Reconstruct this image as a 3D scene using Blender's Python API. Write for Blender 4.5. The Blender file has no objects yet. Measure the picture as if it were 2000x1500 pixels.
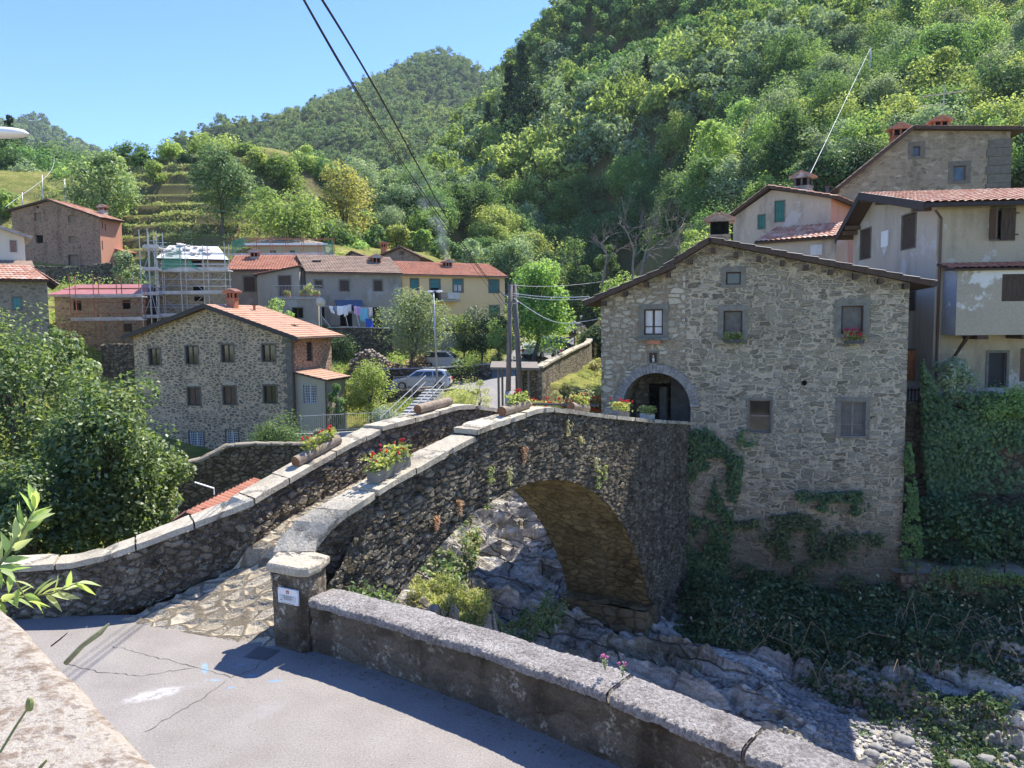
import bpy, math, random
import numpy as np
from mathutils import Vector, Matrix
R_=math.radians; rng=np.random.default_rng(7); random.seed(7)
S=bpy.context.scene; COL=S.collection
# ------------------------------------------------------------------ camera
FPX=1500.; PITCH=R_(4.7); ROLL=.012; CAMP=np.array([0,0,5.])
FW=np.array([0,math.cos(PITCH),-math.sin(PITCH)]); RT0=np.array([1.,0,0]); UP0=np.array([0,math.sin(PITCH),math.cos(PITCH)])
RT=RT0*math.cos(ROLL)-UP0*math.sin(ROLL); UPV=UP0*math.cos(ROLL)+RT0*math.sin(ROLL)
cam=bpy.data.cameras.new('camera'); cam.sensor_width=36; cam.lens=36*FPX/2000; cam.clip_start=.05; cam.clip_end=6000
camo=bpy.data.objects.new('camera',cam); COL.objects.link(camo)
camo.matrix_world=Matrix(((RT[0],UPV[0],-FW[0],CAMP[0]),(RT[1],UPV[1],-FW[1],CAMP[1]),(RT[2],UPV[2],-FW[2],CAMP[2]),(0,0,0,1)))
S.camera=camo
# ------------------------------------------------------------------ light
SUN_EL=R_(54); SUN_AZ=R_(37.5)     # azimuth measured from +Y towards +X
w=bpy.data.worlds.new("World"); S.world=w; w.use_nodes=True
wn=w.node_tree; wn.nodes.clear()
sky=wn.nodes.new('ShaderNodeTexSky'); sky.sky_type='NISHITA'; sky.sun_disc=False
sky.sun_elevation=SUN_EL; sky.sun_rotation=SUN_AZ; sky.altitude=1800; sky.air_density=1.0; sky.dust_density=.08; sky.ozone_density=4.5
bg=wn.nodes.new('ShaderNodeBackground'); bg.inputs[1].default_value=.15
wo=wn.nodes.new('ShaderNodeOutputWorld'); hs=wn.nodes.new('ShaderNodeHueSaturation'); hs.inputs['Hue'].default_value=.512; hs.inputs['Saturation'].default_value=1.16; wn.links.new(sky.outputs[0],hs.inputs['Color']); wn.links.new(hs.outputs[0],bg.inputs[0]); wn.links.new(bg.outputs[0],wo.inputs[0])
sl=bpy.data.lights.new('sun','SUN'); sl.energy=4.6; sl.angle=R_(.5); sl.color=(1,.95,.86)
so=bpy.data.objects.new('sun',sl); COL.objects.link(so); so.location=(40,40,80)
SD=np.array([math.sin(SUN_AZ)*math.cos(SUN_EL),math.cos(SUN_AZ)*math.cos(SUN_EL),math.sin(SUN_EL)])
so.rotation_euler=Vector(SD).to_track_quat('Z','Y').to_euler()
S.view_settings.view_transform='Standard'; S.view_settings.look='None'; S.view_settings.gamma=1; S.view_settings.use_curve_mapping=False
S.view_settings.exposure=1.15
S.cycles.max_bounces=6; S.cycles.diffuse_bounces=3; S.cycles.glossy_bounces=2; S.cycles.transmission_bounces=3; S.cycles.transparent_max_bounces=6
S.cycles.volume_bounces=0; S.cycles.use_denoising=True
# ------------------------------------------------------------------ photograph rays (to measure the place)
def ray(px,py): return FW+RT*(px-1000)/FPX-UPV*(py-750)/FPX
def at(px,py,Y): d=ray(px,py); return CAMP+d*Y/d[1]
def onz(px,py,z): d=ray(px,py); return CAMP+d*(z-5)/d[2]
def proj(P):
    v=np.asarray(P,float)-CAMP; z=v@FW; return np.stack([1000+FPX*(v@RT)/z,750-FPX*(v@UPV)/z,z],-1)
# ------------------------------------------------------------------ mesh helpers
class MB:
    def __init__(s): s.v=[]; s.f=[]; s.uv=None; s.n=0
    def add(s,v,f):
        v=np.asarray(v,float).reshape(-1,3); s.v.append(v); k=s.n
        s.f.extend([tuple(int(i)+k for i in q) for q in f]); s.n+=len(v); return k
    def box(s,a,b,j=0):
        x0,y0,z0=a; x1,y1,z1=b
        v=np.array([(x0,y0,z0),(x1,y0,z0),(x1,y1,z0),(x0,y1,z0),(x0,y0,z1),(x1,y0,z1),(x1,y1,z1),(x0,y1,z1)],float)
        if j: v+=rng.uniform(-j,j,v.shape)
        return s.add(v,BOXF)
    def hexa(s,v): return s.add(v,BOXF)
    def prism(s,poly,d):   # poly: 3d points (ccw seen from front), extruded by vector d
        p=np.asarray(poly,float); n=len(p); d=np.asarray(d,float)
        f=[tuple(range(n)),tuple(range(2*n-1,n-1,-1))]+[((i+1)%n,i,i+n,(i+1)%n+n) for i in range(n)]
        return s.add(np.r_[p,p+d],f)
    def tube(s,pts,r,n=8,cap=True):
        pts=[np.asarray(p,float) for p in pts]; m=len(pts); r=np.broadcast_to(np.asarray(r,float),(m,)); V=[]
        t0=pts[1]-pts[0]; t0/=np.linalg.norm(t0)+1e-9; a=np.cross(t0,[0,0,1.] if abs(t0[2])<.9 else [1.,0,0]); a/=np.linalg.norm(a)
        for i in range(m):
            t=(pts[min(i+1,m-1)]-pts[max(i-1,0)]); t/=np.linalg.norm(t)+1e-9
            a=a-t*(a@t); a/=np.linalg.norm(a)+1e-9; b=np.cross(t,a)
            for k in range(n):
                c=2*math.pi*k/n; V.append(pts[i]+r[i]*(a*math.cos(c)+b*math.sin(c)))
        f=[(i*n+k,i*n+(k+1)%n,(i+1)*n+(k+1)%n,(i+1)*n+k) for i in range(m-1) for k in range(n)]
        if cap: f+=[tuple(range(n-1,-1,-1)),tuple(range((m-1)*n,m*n))]
        return s.add(V,f)
    def grid(s,P):   # P [nv][nu][3]
        P=np.asarray(P,float); nv,nu=P.shape[:2]
        f=[(j*nu+i,j*nu+i+1,(j+1)*nu+i+1,(j+1)*nu+i) for j in range(nv-1) for i in range(nu-1)]
        return s.add(P.reshape(-1,3),f)
    def blob(s,c,r,seg=8,rings=5,j=.12):
        c=np.asarray(c,float); r=np.broadcast_to(np.asarray(r,float),(3,)); V=[c+[0,0,-r[2]]]
        for i in range(1,rings):
            a=-math.pi/2+math.pi*i/rings
            for k in range(seg):
                b=2*math.pi*k/seg; d=np.array([math.cos(a)*math.cos(b),math.cos(a)*math.sin(b),math.sin(a)])*r
                V.append(c+d*(1+rng.uniform(-j,j)))
        V.append(c+[0,0,r[2]]); n=len(V)
        f=[(0,1+(k+1)%seg,1+k) for k in range(seg)]
        for i in range(rings-2):
            f+=[(1+i*seg+k,1+i*seg+(k+1)%seg,1+(i+1)*seg+(k+1)%seg,1+(i+1)*seg+k) for k in range(seg)]
        f+=[(n-1,n-1-seg+k,n-1-seg+(k+1)%seg) for k in range(seg)]
        return s.add(V,f)
    def verts(s): return np.concatenate(s.v) if s.v else np.zeros((0,3))
BOXF=[(0,3,2,1),(4,5,6,7),(0,1,5,4),(1,2,6,5),(2,3,7,6),(3,0,4,7)]
def mesh_np(name,v,f,smooth=False):
    me=bpy.data.meshes.new(name)
    if isinstance(f,np.ndarray):
        k=f.shape[1]; me.vertices.add(len(v)); me.vertices.foreach_set('co',np.ascontiguousarray(v,dtype=np.float32).ravel())
        me.loops.add(f.size); me.loops.foreach_set('vertex_index',np.ascontiguousarray(f,dtype=np.int32).ravel())
        me.polygons.add(len(f)); me.polygons.foreach_set('loop_start',np.arange(0,f.size,k,dtype=np.int32))
        try: me.polygons.foreach_set('loop_total',np.full(len(f),k,dtype=np.int32))
        except Exception: pass
        me.update(calc_edges=True)
    else:
        me.from_pydata([tuple(p) for p in v],[],f); me.update()
    if smooth: me.polygons.foreach_set('use_smooth',np.ones(len(me.polygons),dtype=bool))
    return me
def weld(v,f,d=4):
    k=np.round(v,d); u,inv=np.unique(k,axis=0,return_inverse=True); inv=inv.ravel()
    out=[]
    for q in f:
        t=[]
        for i in q:
            j=int(inv[i])
            if not t or (t[-1]!=j): t.append(j)
        if len(t)>1 and t[0]==t[-1]: t.pop()
        if len(t)>=3: out.append(tuple(t))
    return u,out
def obj(name,mb,mat,parent=None,smooth=False,weldit=False,uv=None,bevel=0):
    v=mb.verts(); f=mb.f
    if weldit: v,f=weld(v,f)
    me=mesh_np(name,v,f,smooth); me.materials.append(mat)
    if uv is not None:
        l=me.uv_layers.new(name='uv'); idx=np.zeros(len(me.loops),dtype=np.int32); me.loops.foreach_get('vertex_index',idx)
        l.data.foreach_set('uv',np.asarray(uv,dtype=np.float32)[idx].ravel())
    o=bpy.data.objects.new(name,me); COL.objects.link(o)
    if parent is not None: o.parent=parent
    if bevel:
        m=o.modifiers.new('bevel','BEVEL'); m.width=bevel; m.segments=2; m.limit_method='ANGLE'
    return o
def tag(o,label=None,cat=None,group=None,kind=None):
    if label: o['label']=label
    if cat: o['category']=cat
    if group: o['group']=group
    if kind: o['kind']=kind
    return o
def thing(name,label,cat,loc=(0,0,0),rz=0,group=None):
    o=bpy.data.objects.new(name,None); COL.objects.link(o); o.location=tuple(loc); o.rotation_euler=(0,0,rz); o.empty_display_size=.3
    return tag(o,label,cat,group)
def single(name,mb,mat,label,cat,group=None,smooth=False,bevel=0,weldit=False):   # one mesh thing, origin at its base
    v=mb.verts(); c=np.array([(v[:,0].min()+v[:,0].max())/2,(v[:,1].min()+v[:,1].max())/2,v[:,2].min()])
    mb.v=[v-c]; o=obj(name,mb,mat,None,smooth,weldit,bevel=bevel); o.location=tuple(c); return tag(o,label,cat,group)
def dup(o,parent=None):
    c=o.copy(); COL.objects.link(c)
    if parent is not None: c.parent=parent
    for ch in o.children: dup(ch,c)
    return c
# ------------------------------------------------------------------ materials
LEAFK=2.35
class NT:
    def __init__(s,name):
        s.m=bpy.data.materials.new(name); s.m.use_nodes=True; s.t=s.m.node_tree; s.t.nodes.clear()
        s.out=s.n('OutputMaterial')
    def n(s,t,**k):
        x=s.t.nodes.new('ShaderNode'+t)
        for a,b in k.items(): setattr(x,a,b)
        return x
    def l(s,a,b): s.t.links.new(a,b)
    def val(s,sock,v):
        if hasattr(v,'is_output') or hasattr(v,'links'): s.l(v,sock)
        else: sock.default_value=v
    def math(s,op,a,b=0.,clamp=False):
        x=s.n('Math',operation=op,use_clamp=clamp); s.val(x.inputs[0],a); s.val(x.inputs[1],b); return x.outputs[0]
    def mix(s,f,a,b,bt='MIX'):
        x=s.n('Mix',data_type='RGBA',blend_type=bt); s.val(x.inputs[0],f); s.val(x.inputs[6],a if not isinstance(a,tuple) else a+(1,) if len(a)==3 else a)
        s.val(x.inputs[7],b if not isinstance(b,tuple) else b+(1,) if len(b)==3 else b); return x.outputs[2]
    def ramp(s,f,stops,interp='LINEAR'):
        x=s.n('ValToRGB'); cr=x.color_ramp; cr.interpolation=interp
        while len(cr.elements)<len(stops): cr.elements.new(.5)
        for e,(p,c) in zip(cr.elements,stops): e.position=p; e.color=(c,c,c,1) if not isinstance(c,tuple) else c+(1,)
        s.l(f,x.inputs[0]); return x.outputs[0]
    def step(s,v,a,b):
        x=s.n('MapRange',interpolation_type='SMOOTHSTEP'); s.val(x.inputs[0],v); x.inputs[1].default_value=a; x.inputs[2].default_value=b; return x.outputs[0]
    def coord(s,scale=(1,1,1),kind='Object',rot=(0,0,0)):
        c=s.n('TexCoord'); m=s.n('Mapping'); m.inputs['Scale'].default_value=scale; m.inputs['Rotation'].default_value=rot; s.l(c.outputs[kind],m.inputs[0]); return m.outputs[0]
    def noise(s,vec,scale,detail=3,rough=.55,out=0):
        x=s.n('TexNoise'); s.l(vec,x.inputs['Vector']); x.inputs['Scale'].default_value=scale; x.inputs['Detail'].default_value=detail; x.inputs['Roughness'].default_value=rough; return x.outputs[out]
    def warp(s,vec,scale,amt):
        nz=s.noise(vec,scale,2,.5,1); a=s.n('VectorMath',operation='SUBTRACT'); s.l(nz,a.inputs[0]); a.inputs[1].default_value=(.5,.5,.5)
        b=s.n('VectorMath',operation='SCALE'); s.l(a.outputs[0],b.inputs[0]); b.inputs['Scale'].default_value=amt
        c=s.n('VectorMath',operation='ADD'); s.l(vec,c.inputs[0]); s.l(b.outputs[0],c.inputs[1]); return c.outputs[0]
    def vor(s,vec,feature='F1',scale=1,rnd=1):
        x=s.n('TexVoronoi',feature=feature); s.l(vec,x.inputs['Vector']); x.inputs['Scale'].default_value=scale; x.inputs['Randomness'].default_value=rnd; return x
    def bsdf(s,col,rough=.8,normal=None,spec=.3,**k):
        b=s.n('BsdfPrincipled'); s.val(b.inputs['Base Color'],col if not isinstance(col,tuple) else col+(1,)); s.val(b.inputs['Roughness'],rough)
        b.inputs['Specular IOR Level'].default_value=spec
        for a,v in k.items(): s.val(b.inputs[a],v)
        if normal is not None: s.l(normal,b.inputs['Normal'])
        s.l(b.outputs[0],s.out.inputs[0]); return b
    def bump(s,h,strength=.5,dist=.02):
        b=s.n('Bump'); b.inputs['Strength'].default_value=strength; b.inputs['Distance'].default_value=dist; s.l(h,b.inputs['Height']); return b.outputs[0]
    def disp(s,h,amt,mid=.5):
        d=s.n('Displacement'); d.inputs['Midlevel'].default_value=mid; d.inputs['Scale'].default_value=amt; s.l(h,d.inputs['Height']); s.l(d.outputs[0],s.out.inputs[2])
        s.m.displacement_method='BOTH'
def warm(c): return (min(1,c[0]*1.07),c[1]*1.0,c[2]*.865)
def plain(name,col,rough=.7,spec=.3,metal=0,var=.15,nscale=3.,bump=0):
    t=NT(name); c=t.coord(); n=t.noise(c,nscale,4,.6)
    lo=tuple(max(0,x*(1-var)) for x in col); hi=tuple(min(1,x*(1+var)) for x in col)
    cc=t.ramp(n,[(.3,lo),(.7,hi)]); t.bsdf(cc,rough,t.bump(t.noise(c,nscale*12,3),.3,bump) if bump else None,spec,Metallic=metal); return t.m
def rubble(name,sz=(.34,.34,.17),cols=((.1,.09,.08),(.2,.19,.17),(.3,.28,.25)),mortar=(.25,.22,.18),mw=.05,disp=.06,lichen=.25,lcol=(.5,.49,.45),stain=.5,damp=None,rnd=.9,soft=.16,mtop=.0,flat=False,metric=None,rag=.7):
    cols=[warm(c) for c in cols]; mortar=warm(mortar); lcol=warm(lcol)
    t=NT(name); c0=t.coord(); c=t.warp(c0,1.6,.22); c=t.warp(c,1.1/sz[0],.3*sz[0])
    m=t.n('Mapping'); m.inputs['Scale'].default_value=tuple(1/x for x in sz); t.l(c,m.inputs[0]); v=m.outputs[0]
    v1=t.vor(v,'F1',1,rnd); ve=t.vor(v,'DISTANCE_TO_EDGE',1,rnd); ed=ve.outputs['Distance']
    if metric:
        v2=t.vor(v,'F2',1,rnd); v1.distance=metric; v2.distance=metric; ed=t.math('MULTIPLY',t.math('SUBTRACT',v2.outputs['Distance'],v1.outputs['Distance']),.6)
    fine=t.noise(c0,28,4,.7); med=t.noise(c0,7,4,.65); big=t.noise(c0,.55,4,.6)
    edge=t.math('ADD',ed,t.math('ADD',t.math('MULTIPLY',t.math('SUBTRACT',med,.5),.34*rag),t.math('MULTIPLY',t.math('SUBTRACT',fine,.5),.16*rag)))
    edge=t.math('SUBTRACT',edge,t.math('MULTIPLY',t.math('SUBTRACT',big,.42),mw*2.2*rag))
    msk=t.step(edge,mw*.6,mw*.6+soft)
    hard=t.step(edge,mw,mw+.06)
    sep=t.n('SeparateColor'); t.l(v1.outputs['Color'],sep.inputs[0])
    k=len(cols); sc=t.ramp(sep.outputs[0],[(i/(k-1),x) for i,x in enumerate(cols)])
    sc=t.mix(.65,sc,t.ramp(fine,[(.3,.25),(.7,.85)]),'OVERLAY')
    mo=t.mix(.5,mortar,t.ramp(med,[(.3,.3),(.7,.8)]),'OVERLAY')
    col=t.mix(hard,mo,sc)
    if lichen:
        lm=t.math('MULTIPLY',t.step(t.noise(c0,3.1,5,.7),.5,.66),t.step(t.noise(c0,17,3,.6),.44,.6)); lm=t.math('MULTIPLY',lm,lichen)
        col=t.mix(lm,col,lcol)
    if stain:
        sm=t.n('Mapping'); sm.inputs['Scale'].default_value=(1.1,1.1,.35); t.l(c0,sm.inputs[0])
        col=t.mix(t.math('MULTIPLY',t.step(t.noise(sm.outputs[0],.9,4,.6),.48,.7),stain),col,t.mix(1.,col,(.45,.42,.38),'MULTIPLY'))
    if damp:   # (z0, z1, colour): wet, mossy stone near the river below z0
        sx=t.n('SeparateXYZ'); t.l(c0,sx.inputs[0]); z=t.math('ADD',sx.outputs[2],t.math('MULTIPLY',t.math('SUBTRACT',t.noise(c0,.8,4,.7),.5),3.))
        col=t.mix(t.math('MULTIPLY',t.math('SUBTRACT',1.,t.step(z,damp[0],damp[1])),.75),col,damp[2])
    h=t.math('MULTIPLY',msk,t.math('ADD',.55,t.math('MULTIPLY',sep.outputs[1],.45)))
    h=t.math('ADD',h,t.math('MULTIPLY',t.math('SUBTRACT',fine,.5),.3))
    h=t.math('ADD',h,t.math('MULTIPLY',t.math('SUBTRACT',t.noise(c0,9,3,.6),.5),.35))
    if flat: t.bsdf(col,.92,t.bump(h,.9,disp),.15)
    else: t.bsdf(col,.92,None,.15); t.disp(h,disp,.5)
    return t.m
def plaster(name,base,dark,light=None,amt=.6,scale=.7,bump=.006,streak=True,lth=.56):
    base=warm(base); dark=warm(dark)
    t=NT(name); c=t.coord(); m=t.n('Mapping'); m.inputs['Scale'].default_value=(1.3,1.3,.45 if streak else 1.3); t.l(c,m.inputs[0])
    col=t.mix(t.math('MULTIPLY',t.step(t.noise(m.outputs[0],scale,6,.68),.45,.72),amt),base,dark)
    if light: col=t.mix(t.math('MULTIPLY',t.step(t.noise(c,scale*.8,5,.6),lth,lth+.04),.8),col,light)
    col=t.mix(.35,col,t.ramp(t.noise(c,22,4,.7),[(.3,.3),(.7,.75)]),'OVERLAY')
    t.bsdf(col,.95,t.bump(t.noise(c,24,4,.7),.6,bump),.12); return t.m
def tiles_mat(name,cols,dirt=.4):
    t=NT(name); uv=t.n('TexCoord').outputs['UV']; fl=t.n('VectorMath',operation='FLOOR'); t.l(uv,fl.inputs[0])
    wn_=t.n('TexWhiteNoise',noise_dimensions='2D'); t.l(fl.outputs[0],wn_.inputs['Vector'])
    col=t.ramp(wn_.outputs[0],[(i/(len(cols)-1),c) for i,c in enumerate(cols)])
    c=t.coord(); col=t.mix(t.math('MULTIPLY',t.step(t.noise(c,1.1,5,.7),.45,.7),dirt),col,(.12,.1,.08))
    col=t.mix(.4,col,t.ramp(t.noise(c,30,3,.6),[(.3,.3),(.7,.75)]),'OVERLAY')
    t.bsdf(col,.85,None,.2); return t.m
def wood(name,col,rough=.75,scale=(14,14,1.2)):
    t=NT(name); c=t.coord(scale); n=t.noise(c,2,4,.65); lo=tuple(x*.55 for x in col); hi=tuple(min(1,x*1.35) for x in col)
    t.bsdf(t.ramp(n,[(.3,lo),(.7,hi)]),rough,t.bump(n,.4,.006),.25); return t.m
def leafmat(name,a,b,c=None,trans=.4,gloss=.35,objvar=.5):
    a,b,c=[None if q is None else tuple(min(.6,x*LEAFK) for x in q) for q in (a,b,c)]; trans=min(.6,trans+.08)
    t=NT(name); g=t.n('NewGeometry'); r=g.outputs['Random Per Island']; oi=t.n('ObjectInfo')
    col=t.ramp(r,[(0,a),(.55,b),(1,c or b)])
    tc=t.coord((1,1,1),'Object'); nz=t.noise(tc,.55,2,.5)
    col=t.mix(t.step(nz,.35,.7),col,t.mix(1.,col,(.62,.74,.7),'MULTIPLY'))
    hsv=t.n('HueSaturation'); t.l(col,hsv.inputs['Color']); mr=t.n('MapRange'); t.l(oi.outputs['Random'],mr.inputs[0]); mr.inputs[3].default_value=1-objvar*.5; mr.inputs[4].default_value=1+objvar*.5; t.l(mr.outputs[0],hsv.inputs['Value'])
    hsv.inputs['Saturation'].default_value=.8; mr2=t.n('MapRange'); t.l(t.math('FRACT',t.math('MULTIPLY',oi.outputs['Random'],7.31)),mr2.inputs[0]); mr2.inputs[3].default_value=.5-.03*objvar; mr2.inputs[4].default_value=.5+.03*objvar; t.l(mr2.outputs[0],hsv.inputs['Hue'])
    col=hsv.outputs[0]
    d=t.n('BsdfDiffuse'); t.l(col,d.inputs[0]); tr=t.n('BsdfTranslucent'); t.l(t.mix(1.,col,(1.25,1.25,.7),'MULTIPLY'),tr.inputs[0])
    m=t.n('MixShader'); m.inputs[0].default_value=trans; t.l(d.outputs[0],m.inputs[1]); t.l(tr.outputs[0],m.inputs[2])
    gl=t.n('BsdfGlossy'); gl.inputs['Roughness'].default_value=.5; gl.inputs[0].default_value=(.8,.85,.75,1)
    m2=t.n('MixShader'); m2.inputs[0].default_value=.06*gloss; t.l(m.outputs[0],m2.inputs[1]); t.l(gl.outputs[0],m2.inputs[2])
    t.l(m2.outputs[0],t.out.inputs[0]); return t.m
def glassy(name,col=(.02,.025,.025),rough=.06):
    t=NT(name); c=t.coord(); t.bsdf(t.ramp(t.noise(c,2.5,3),[(.3,tuple(x*.6 for x in col)),(.7,tuple(x*1.5 for x in col))]),rough,None,.5); return t.m
# ------------------------------------------------------------------ noise
def _h(i,j,s): 
    x=(i.astype(np.int64)*374761393+j.astype(np.int64)*668265263+s*1274126177)&0xffffffff
    x=((x^(x>>13))*1274126177)&0xffffffff; return ((x^(x>>16))&0xffff)/65535.
def vnoise(x,y,s=0):
    x=np.asarray(x,float); y=np.asarray(y,float); i=np.floor(x); j=np.floor(y); u=x-i; v=y-j; u=u*u*(3-2*u); v=v*v*(3-2*v)
    a=_h(i,j,s); b=_h(i+1,j,s); c=_h(i,j+1,s); d=_h(i+1,j+1,s); return a+(b-a)*u+(c-a)*v+(a-b-c+d)*u*v-.5
def fbm(x,y,s=0,o=4,g=.5):
    r=0; a=1.
    for k in range(o): r=r+a*vnoise(np.asarray(x)*2**k+k*17.3,np.asarray(y)*2**k+k*9.1,s+k); a*=g
    return r
def sstep(v,a,b): t=np.clip((v-a)/(b-a),0,1); return t*t*(3-2*t)
# ------------------------------------------------------------------ terrain heights
CT=[(-9,10,-.4),(-30,10,-.4),(0,9,-.6),(10,4,-.6),(25,0,-1),(-12,18,-3.6),(-12,25,-3.6),(-22,30,-3.5),(-13,35,-3.5),(-26,45,-4),(-14,46.5,-4.1),(-20,49,-4),(-40,30,-3),(-60,40,-1),
 (-9,48,-2.2),(-5,48,-1.7),(-9,55,-1.2),(-8,61,-.3),(-3,61,-.2),(-2,50,0),(0,43,.2),(2,33,.2),(5,29.5,.35),(-3,44,-.2),
 (.5,58,.9),(2.4,68,1.5),(4.2,78,2.0),(6.2,92,2.4),(7.8,102,2.7),(7,118,3.2),(10,125,4),
 (-6,66,1.0),(-10,67,1.0),(-14,74,3.9),(-10,78,3.9),(-18,70,3.9),(-5,74,3.4),(-1,72,2.6),(1,80,3.4),(-6,86,5),
 (-28,66,3.9),(-22,62,2.),(-35,63,2.6),(-38,55,2.),(-30,56,.5),(-22,57,-1.5),(-42,60,6),(-42,66,6.5),(-55,60,6),(-80,60,8),
 (-51,88,11.6),(-60,90,12),(-42,88,11),(-36,80,8),(-30,78,7),(-38,73,6),
 (-26,88,12),(-34,88,11.5),(-18,92,12),(-12,95,11.5)]
CT+=[tuple(at(*p)) for p in [(300,462,94),(420,474,92),(330,400,104),(420,400,104),(400,330,112),(480,300,118),(400,296,121),(250,330,114),(150,370,108),(60,400,106),(10,395,104),(250,400,104),
 (560,300,126),(600,330,124),(640,400,122),(560,400,112),(700,450,118),(620,450,108),
 (720,490,112),(850,500,108),(700,430,130),(800,440,128),(900,450,130),(1000,475,140),(1100,490,138),(1150,560,132),(1150,630,124),(1210,630,108),
 (1250,500,88),(1400,430,84),(1500,380,82),(1600,330,84),(1750,260,88),(1950,210,92),(2200,150,95),(2500,100,95),(2400,450,60),
 (1300,300,140),(1150,350,145),(1000,400,148),(1500,200,135),(1700,120,135),(1900,60,138),(2200,0,140),
 (900,350,175),(800,380,165),(760,410,158),(1000,280,190),(1150,200,205),(1300,100,205),(1500,30,200),(1800,-60,200),(2300,-150,200),
 (870,315,215),(985,238,250),(1050,178,262),(1145,82,272),(1250,-5,280),(1500,-150,285),(1900,-250,285)]]
CT+=[(-30,150,24),(-50,150,24),(-70,140,25),(-90,120,27),(-90,150,31),(-110,110,28),(-120,140,35),(-75,115,28),(-130,90,25),(-60,175,22),(-20,190,22),(-40,220,22),(-10,260,25),(0,300,40),(-100,220,34),(60,330,110),(110,330,150),(180,300,190),(-120,300,40),(-35,330,30)]
CT+=[(14,27,.6),(16,36,1.8),(24,36,2.2),(24,30,2.2),(30,30,2.6),(20,42,4),(23,46,5.2),(16,46,3.2),(12,40,1.5),(13,60,.6),(30,52,9.3),(40,52,11),(50,45,10),(22,60,9),(60,40,14),(70,60,24),(8,50,-.8),(9,70,-.6),(12,85,.4),(12,100,1.6),(8,58,-1.2),(12,112,2.6)]
CT=np.array(CT,float)
def _tps(r2): return np.where(r2>0,.5*r2*np.log(np.maximum(r2,1e-12)),0)
_X=CT[:,:2]/50.; _n=len(_X); _d=((_X[:,None]-_X[None])**2).sum(-1); _K=_tps(_d)+np.eye(_n)*.004; _P=np.c_[np.ones(_n),_X]
_A=np.zeros((_n+3,_n+3)); _A[:_n,:_n]=_K; _A[:_n,_n:]=_P; _A[_n:,:_n]=_P.T
_W=np.linalg.solve(_A,np.r_[CT[:,2],0,0,0])
RIV=np.array([(34,4,-9.5),(20,13,-7.6),(12,18,-6.4),(5.5,22,-5.8),(1.8,25.5,-5.3),(1.0,29.5,-4.4),(1.2,34,-3.75),(2.2,40,-3.3),(4,48,-2.9),(7,60,-1.6),(11,80,0),(13,105,1.8)],float)
def riverdist(x,y):
    best=np.full(np.shape(x),1e9); bz=np.zeros(np.shape(x)); al=np.zeros(np.shape(x)); acc=0
    for a,b in zip(RIV[:-1],RIV[1:]):
        d=b[:2]-a[:2]; L=np.linalg.norm(d); t=np.clip(((x-a[0])*d[0]+(y-a[1])*d[1])/L**2,0,1)
        q=np.hypot(x-a[0]-t*d[0],y-a[1]-t*d[1]); m=q<best
        best=np.where(m,q,best); bz=np.where(m,a[2]+t*(b[2]-a[2]),bz); al=np.where(m,acc+t*L,al); acc+=L
    return best,bz,al
def HB(x,y):
    x=np.asarray(x,float); y=np.asarray(y,float); sh=x.shape; p=np.stack([x.ravel(),y.ravel()],-1)/50.; o=np.zeros(len(p))
    for i in range(0,len(p),20000):
        q=p[i:i+20000]; o[i:i+20000]=_tps(((q[:,None]-_X[None])**2).sum(-1))@_W[:_n]+_W[_n]+q@_W[_n+1:]
    return o.reshape(sh)
def terr_mask(x,y): return sstep(x,-62,-50)*sstep(-x,20,30)*sstep(y,89,92)*sstep(-y,-124,-116)
def Hz(x,y,detail=True):
    x=np.asarray(x,float); y=np.asarray(y,float); z=HB(x,y)
    m=terr_mask(x,y); st=1.75; zz=z+.25*fbm(x/9,y/9,3); k=np.floor(zz/st); f=zz/st-k; zt=(k+sstep(f,.52,.95))*st
    z=z*(1-m)+zt*m
    d,bz,_=riverdist(x,y); g=bz+np.maximum(d-2.6,0)*np.where((x>4)&(y>18),.3,.58)
    nb=(x+3)*-.861+(y-11.9)*.508; g=np.where((nb<3.2)&(x<6),bz+np.maximum(d-2.6,0)*.16+np.maximum(d-8.2-.5*np.clip(nb-1.5,0,2),0)*1.3,g)
    z=np.where((d<18)&(y<72),np.minimum(z,g+40*sstep(y,58,72)),z)
    if detail:
        far=sstep(y,40,90); z=z+(fbm(x/7,y/7,5)*.5+fbm(x/2,y/2,9)*.12)*(.25+.9*far)*(1-.75*m)
    return z
# ------------------------------------------------------------------ ground sheet
t=NT('ground_soil'); c=t.coord(kind='Object'); g=t.n('NewGeometry'); sp=t.n('SeparateXYZ'); t.l(g.outputs['Normal'],sp.inputs[0])
n1=t.noise(c,.35,5,.65); n2=t.noise(c,2.2,4,.7)
gr=t.ramp(n1,[(.3,(.09,.11,.028)),(.5,(.19,.2,.05)),(.68,(.3,.26,.09))])
gr=t.mix(.6,gr,t.ramp(n2,[(.3,.25),(.7,.8)]),'OVERLAY')
bank=t.mix(t.noise(c,1.3,4,.7),(.08,.08,.03),(.2,.17,.08))
col=t.mix(t.step(sp.outputs[2],.72,.9),bank,gr)
t.bsdf(col,.95,t.bump(t.noise(c,6,5,.7),.9,.15),.1); M_GROUND=t.m
xs=np.r_[np.arange(-190,-64,3.),np.arange(-64,40,.8),np.arange(40,100,1.8),np.arange(100,215,4.)]
ys=np.r_[np.arange(8,48,.6),np.arange(48,86,.8),np.arange(86,126,.45),np.arange(126,345,3.)]
X,Y=np.meshgrid(xs,ys); Z=Hz(X,Y)
near=(X>-7)&(X<26)&(Y>8)&(Y<41); dd,_,_=riverdist(X,Y); Z=np.where(near&(dd<13),Z-1.6,Z)
Z=np.where((Y<15)&(X<0),np.minimum(Z,-.25-1.5*sstep(Y,12.6,13.4)),Z)
mb=MB(); mb.grid(np.stack([X,Y,Z],-1)); tag(obj('ground',mb,M_GROUND,smooth=True),kind='structure')
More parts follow.
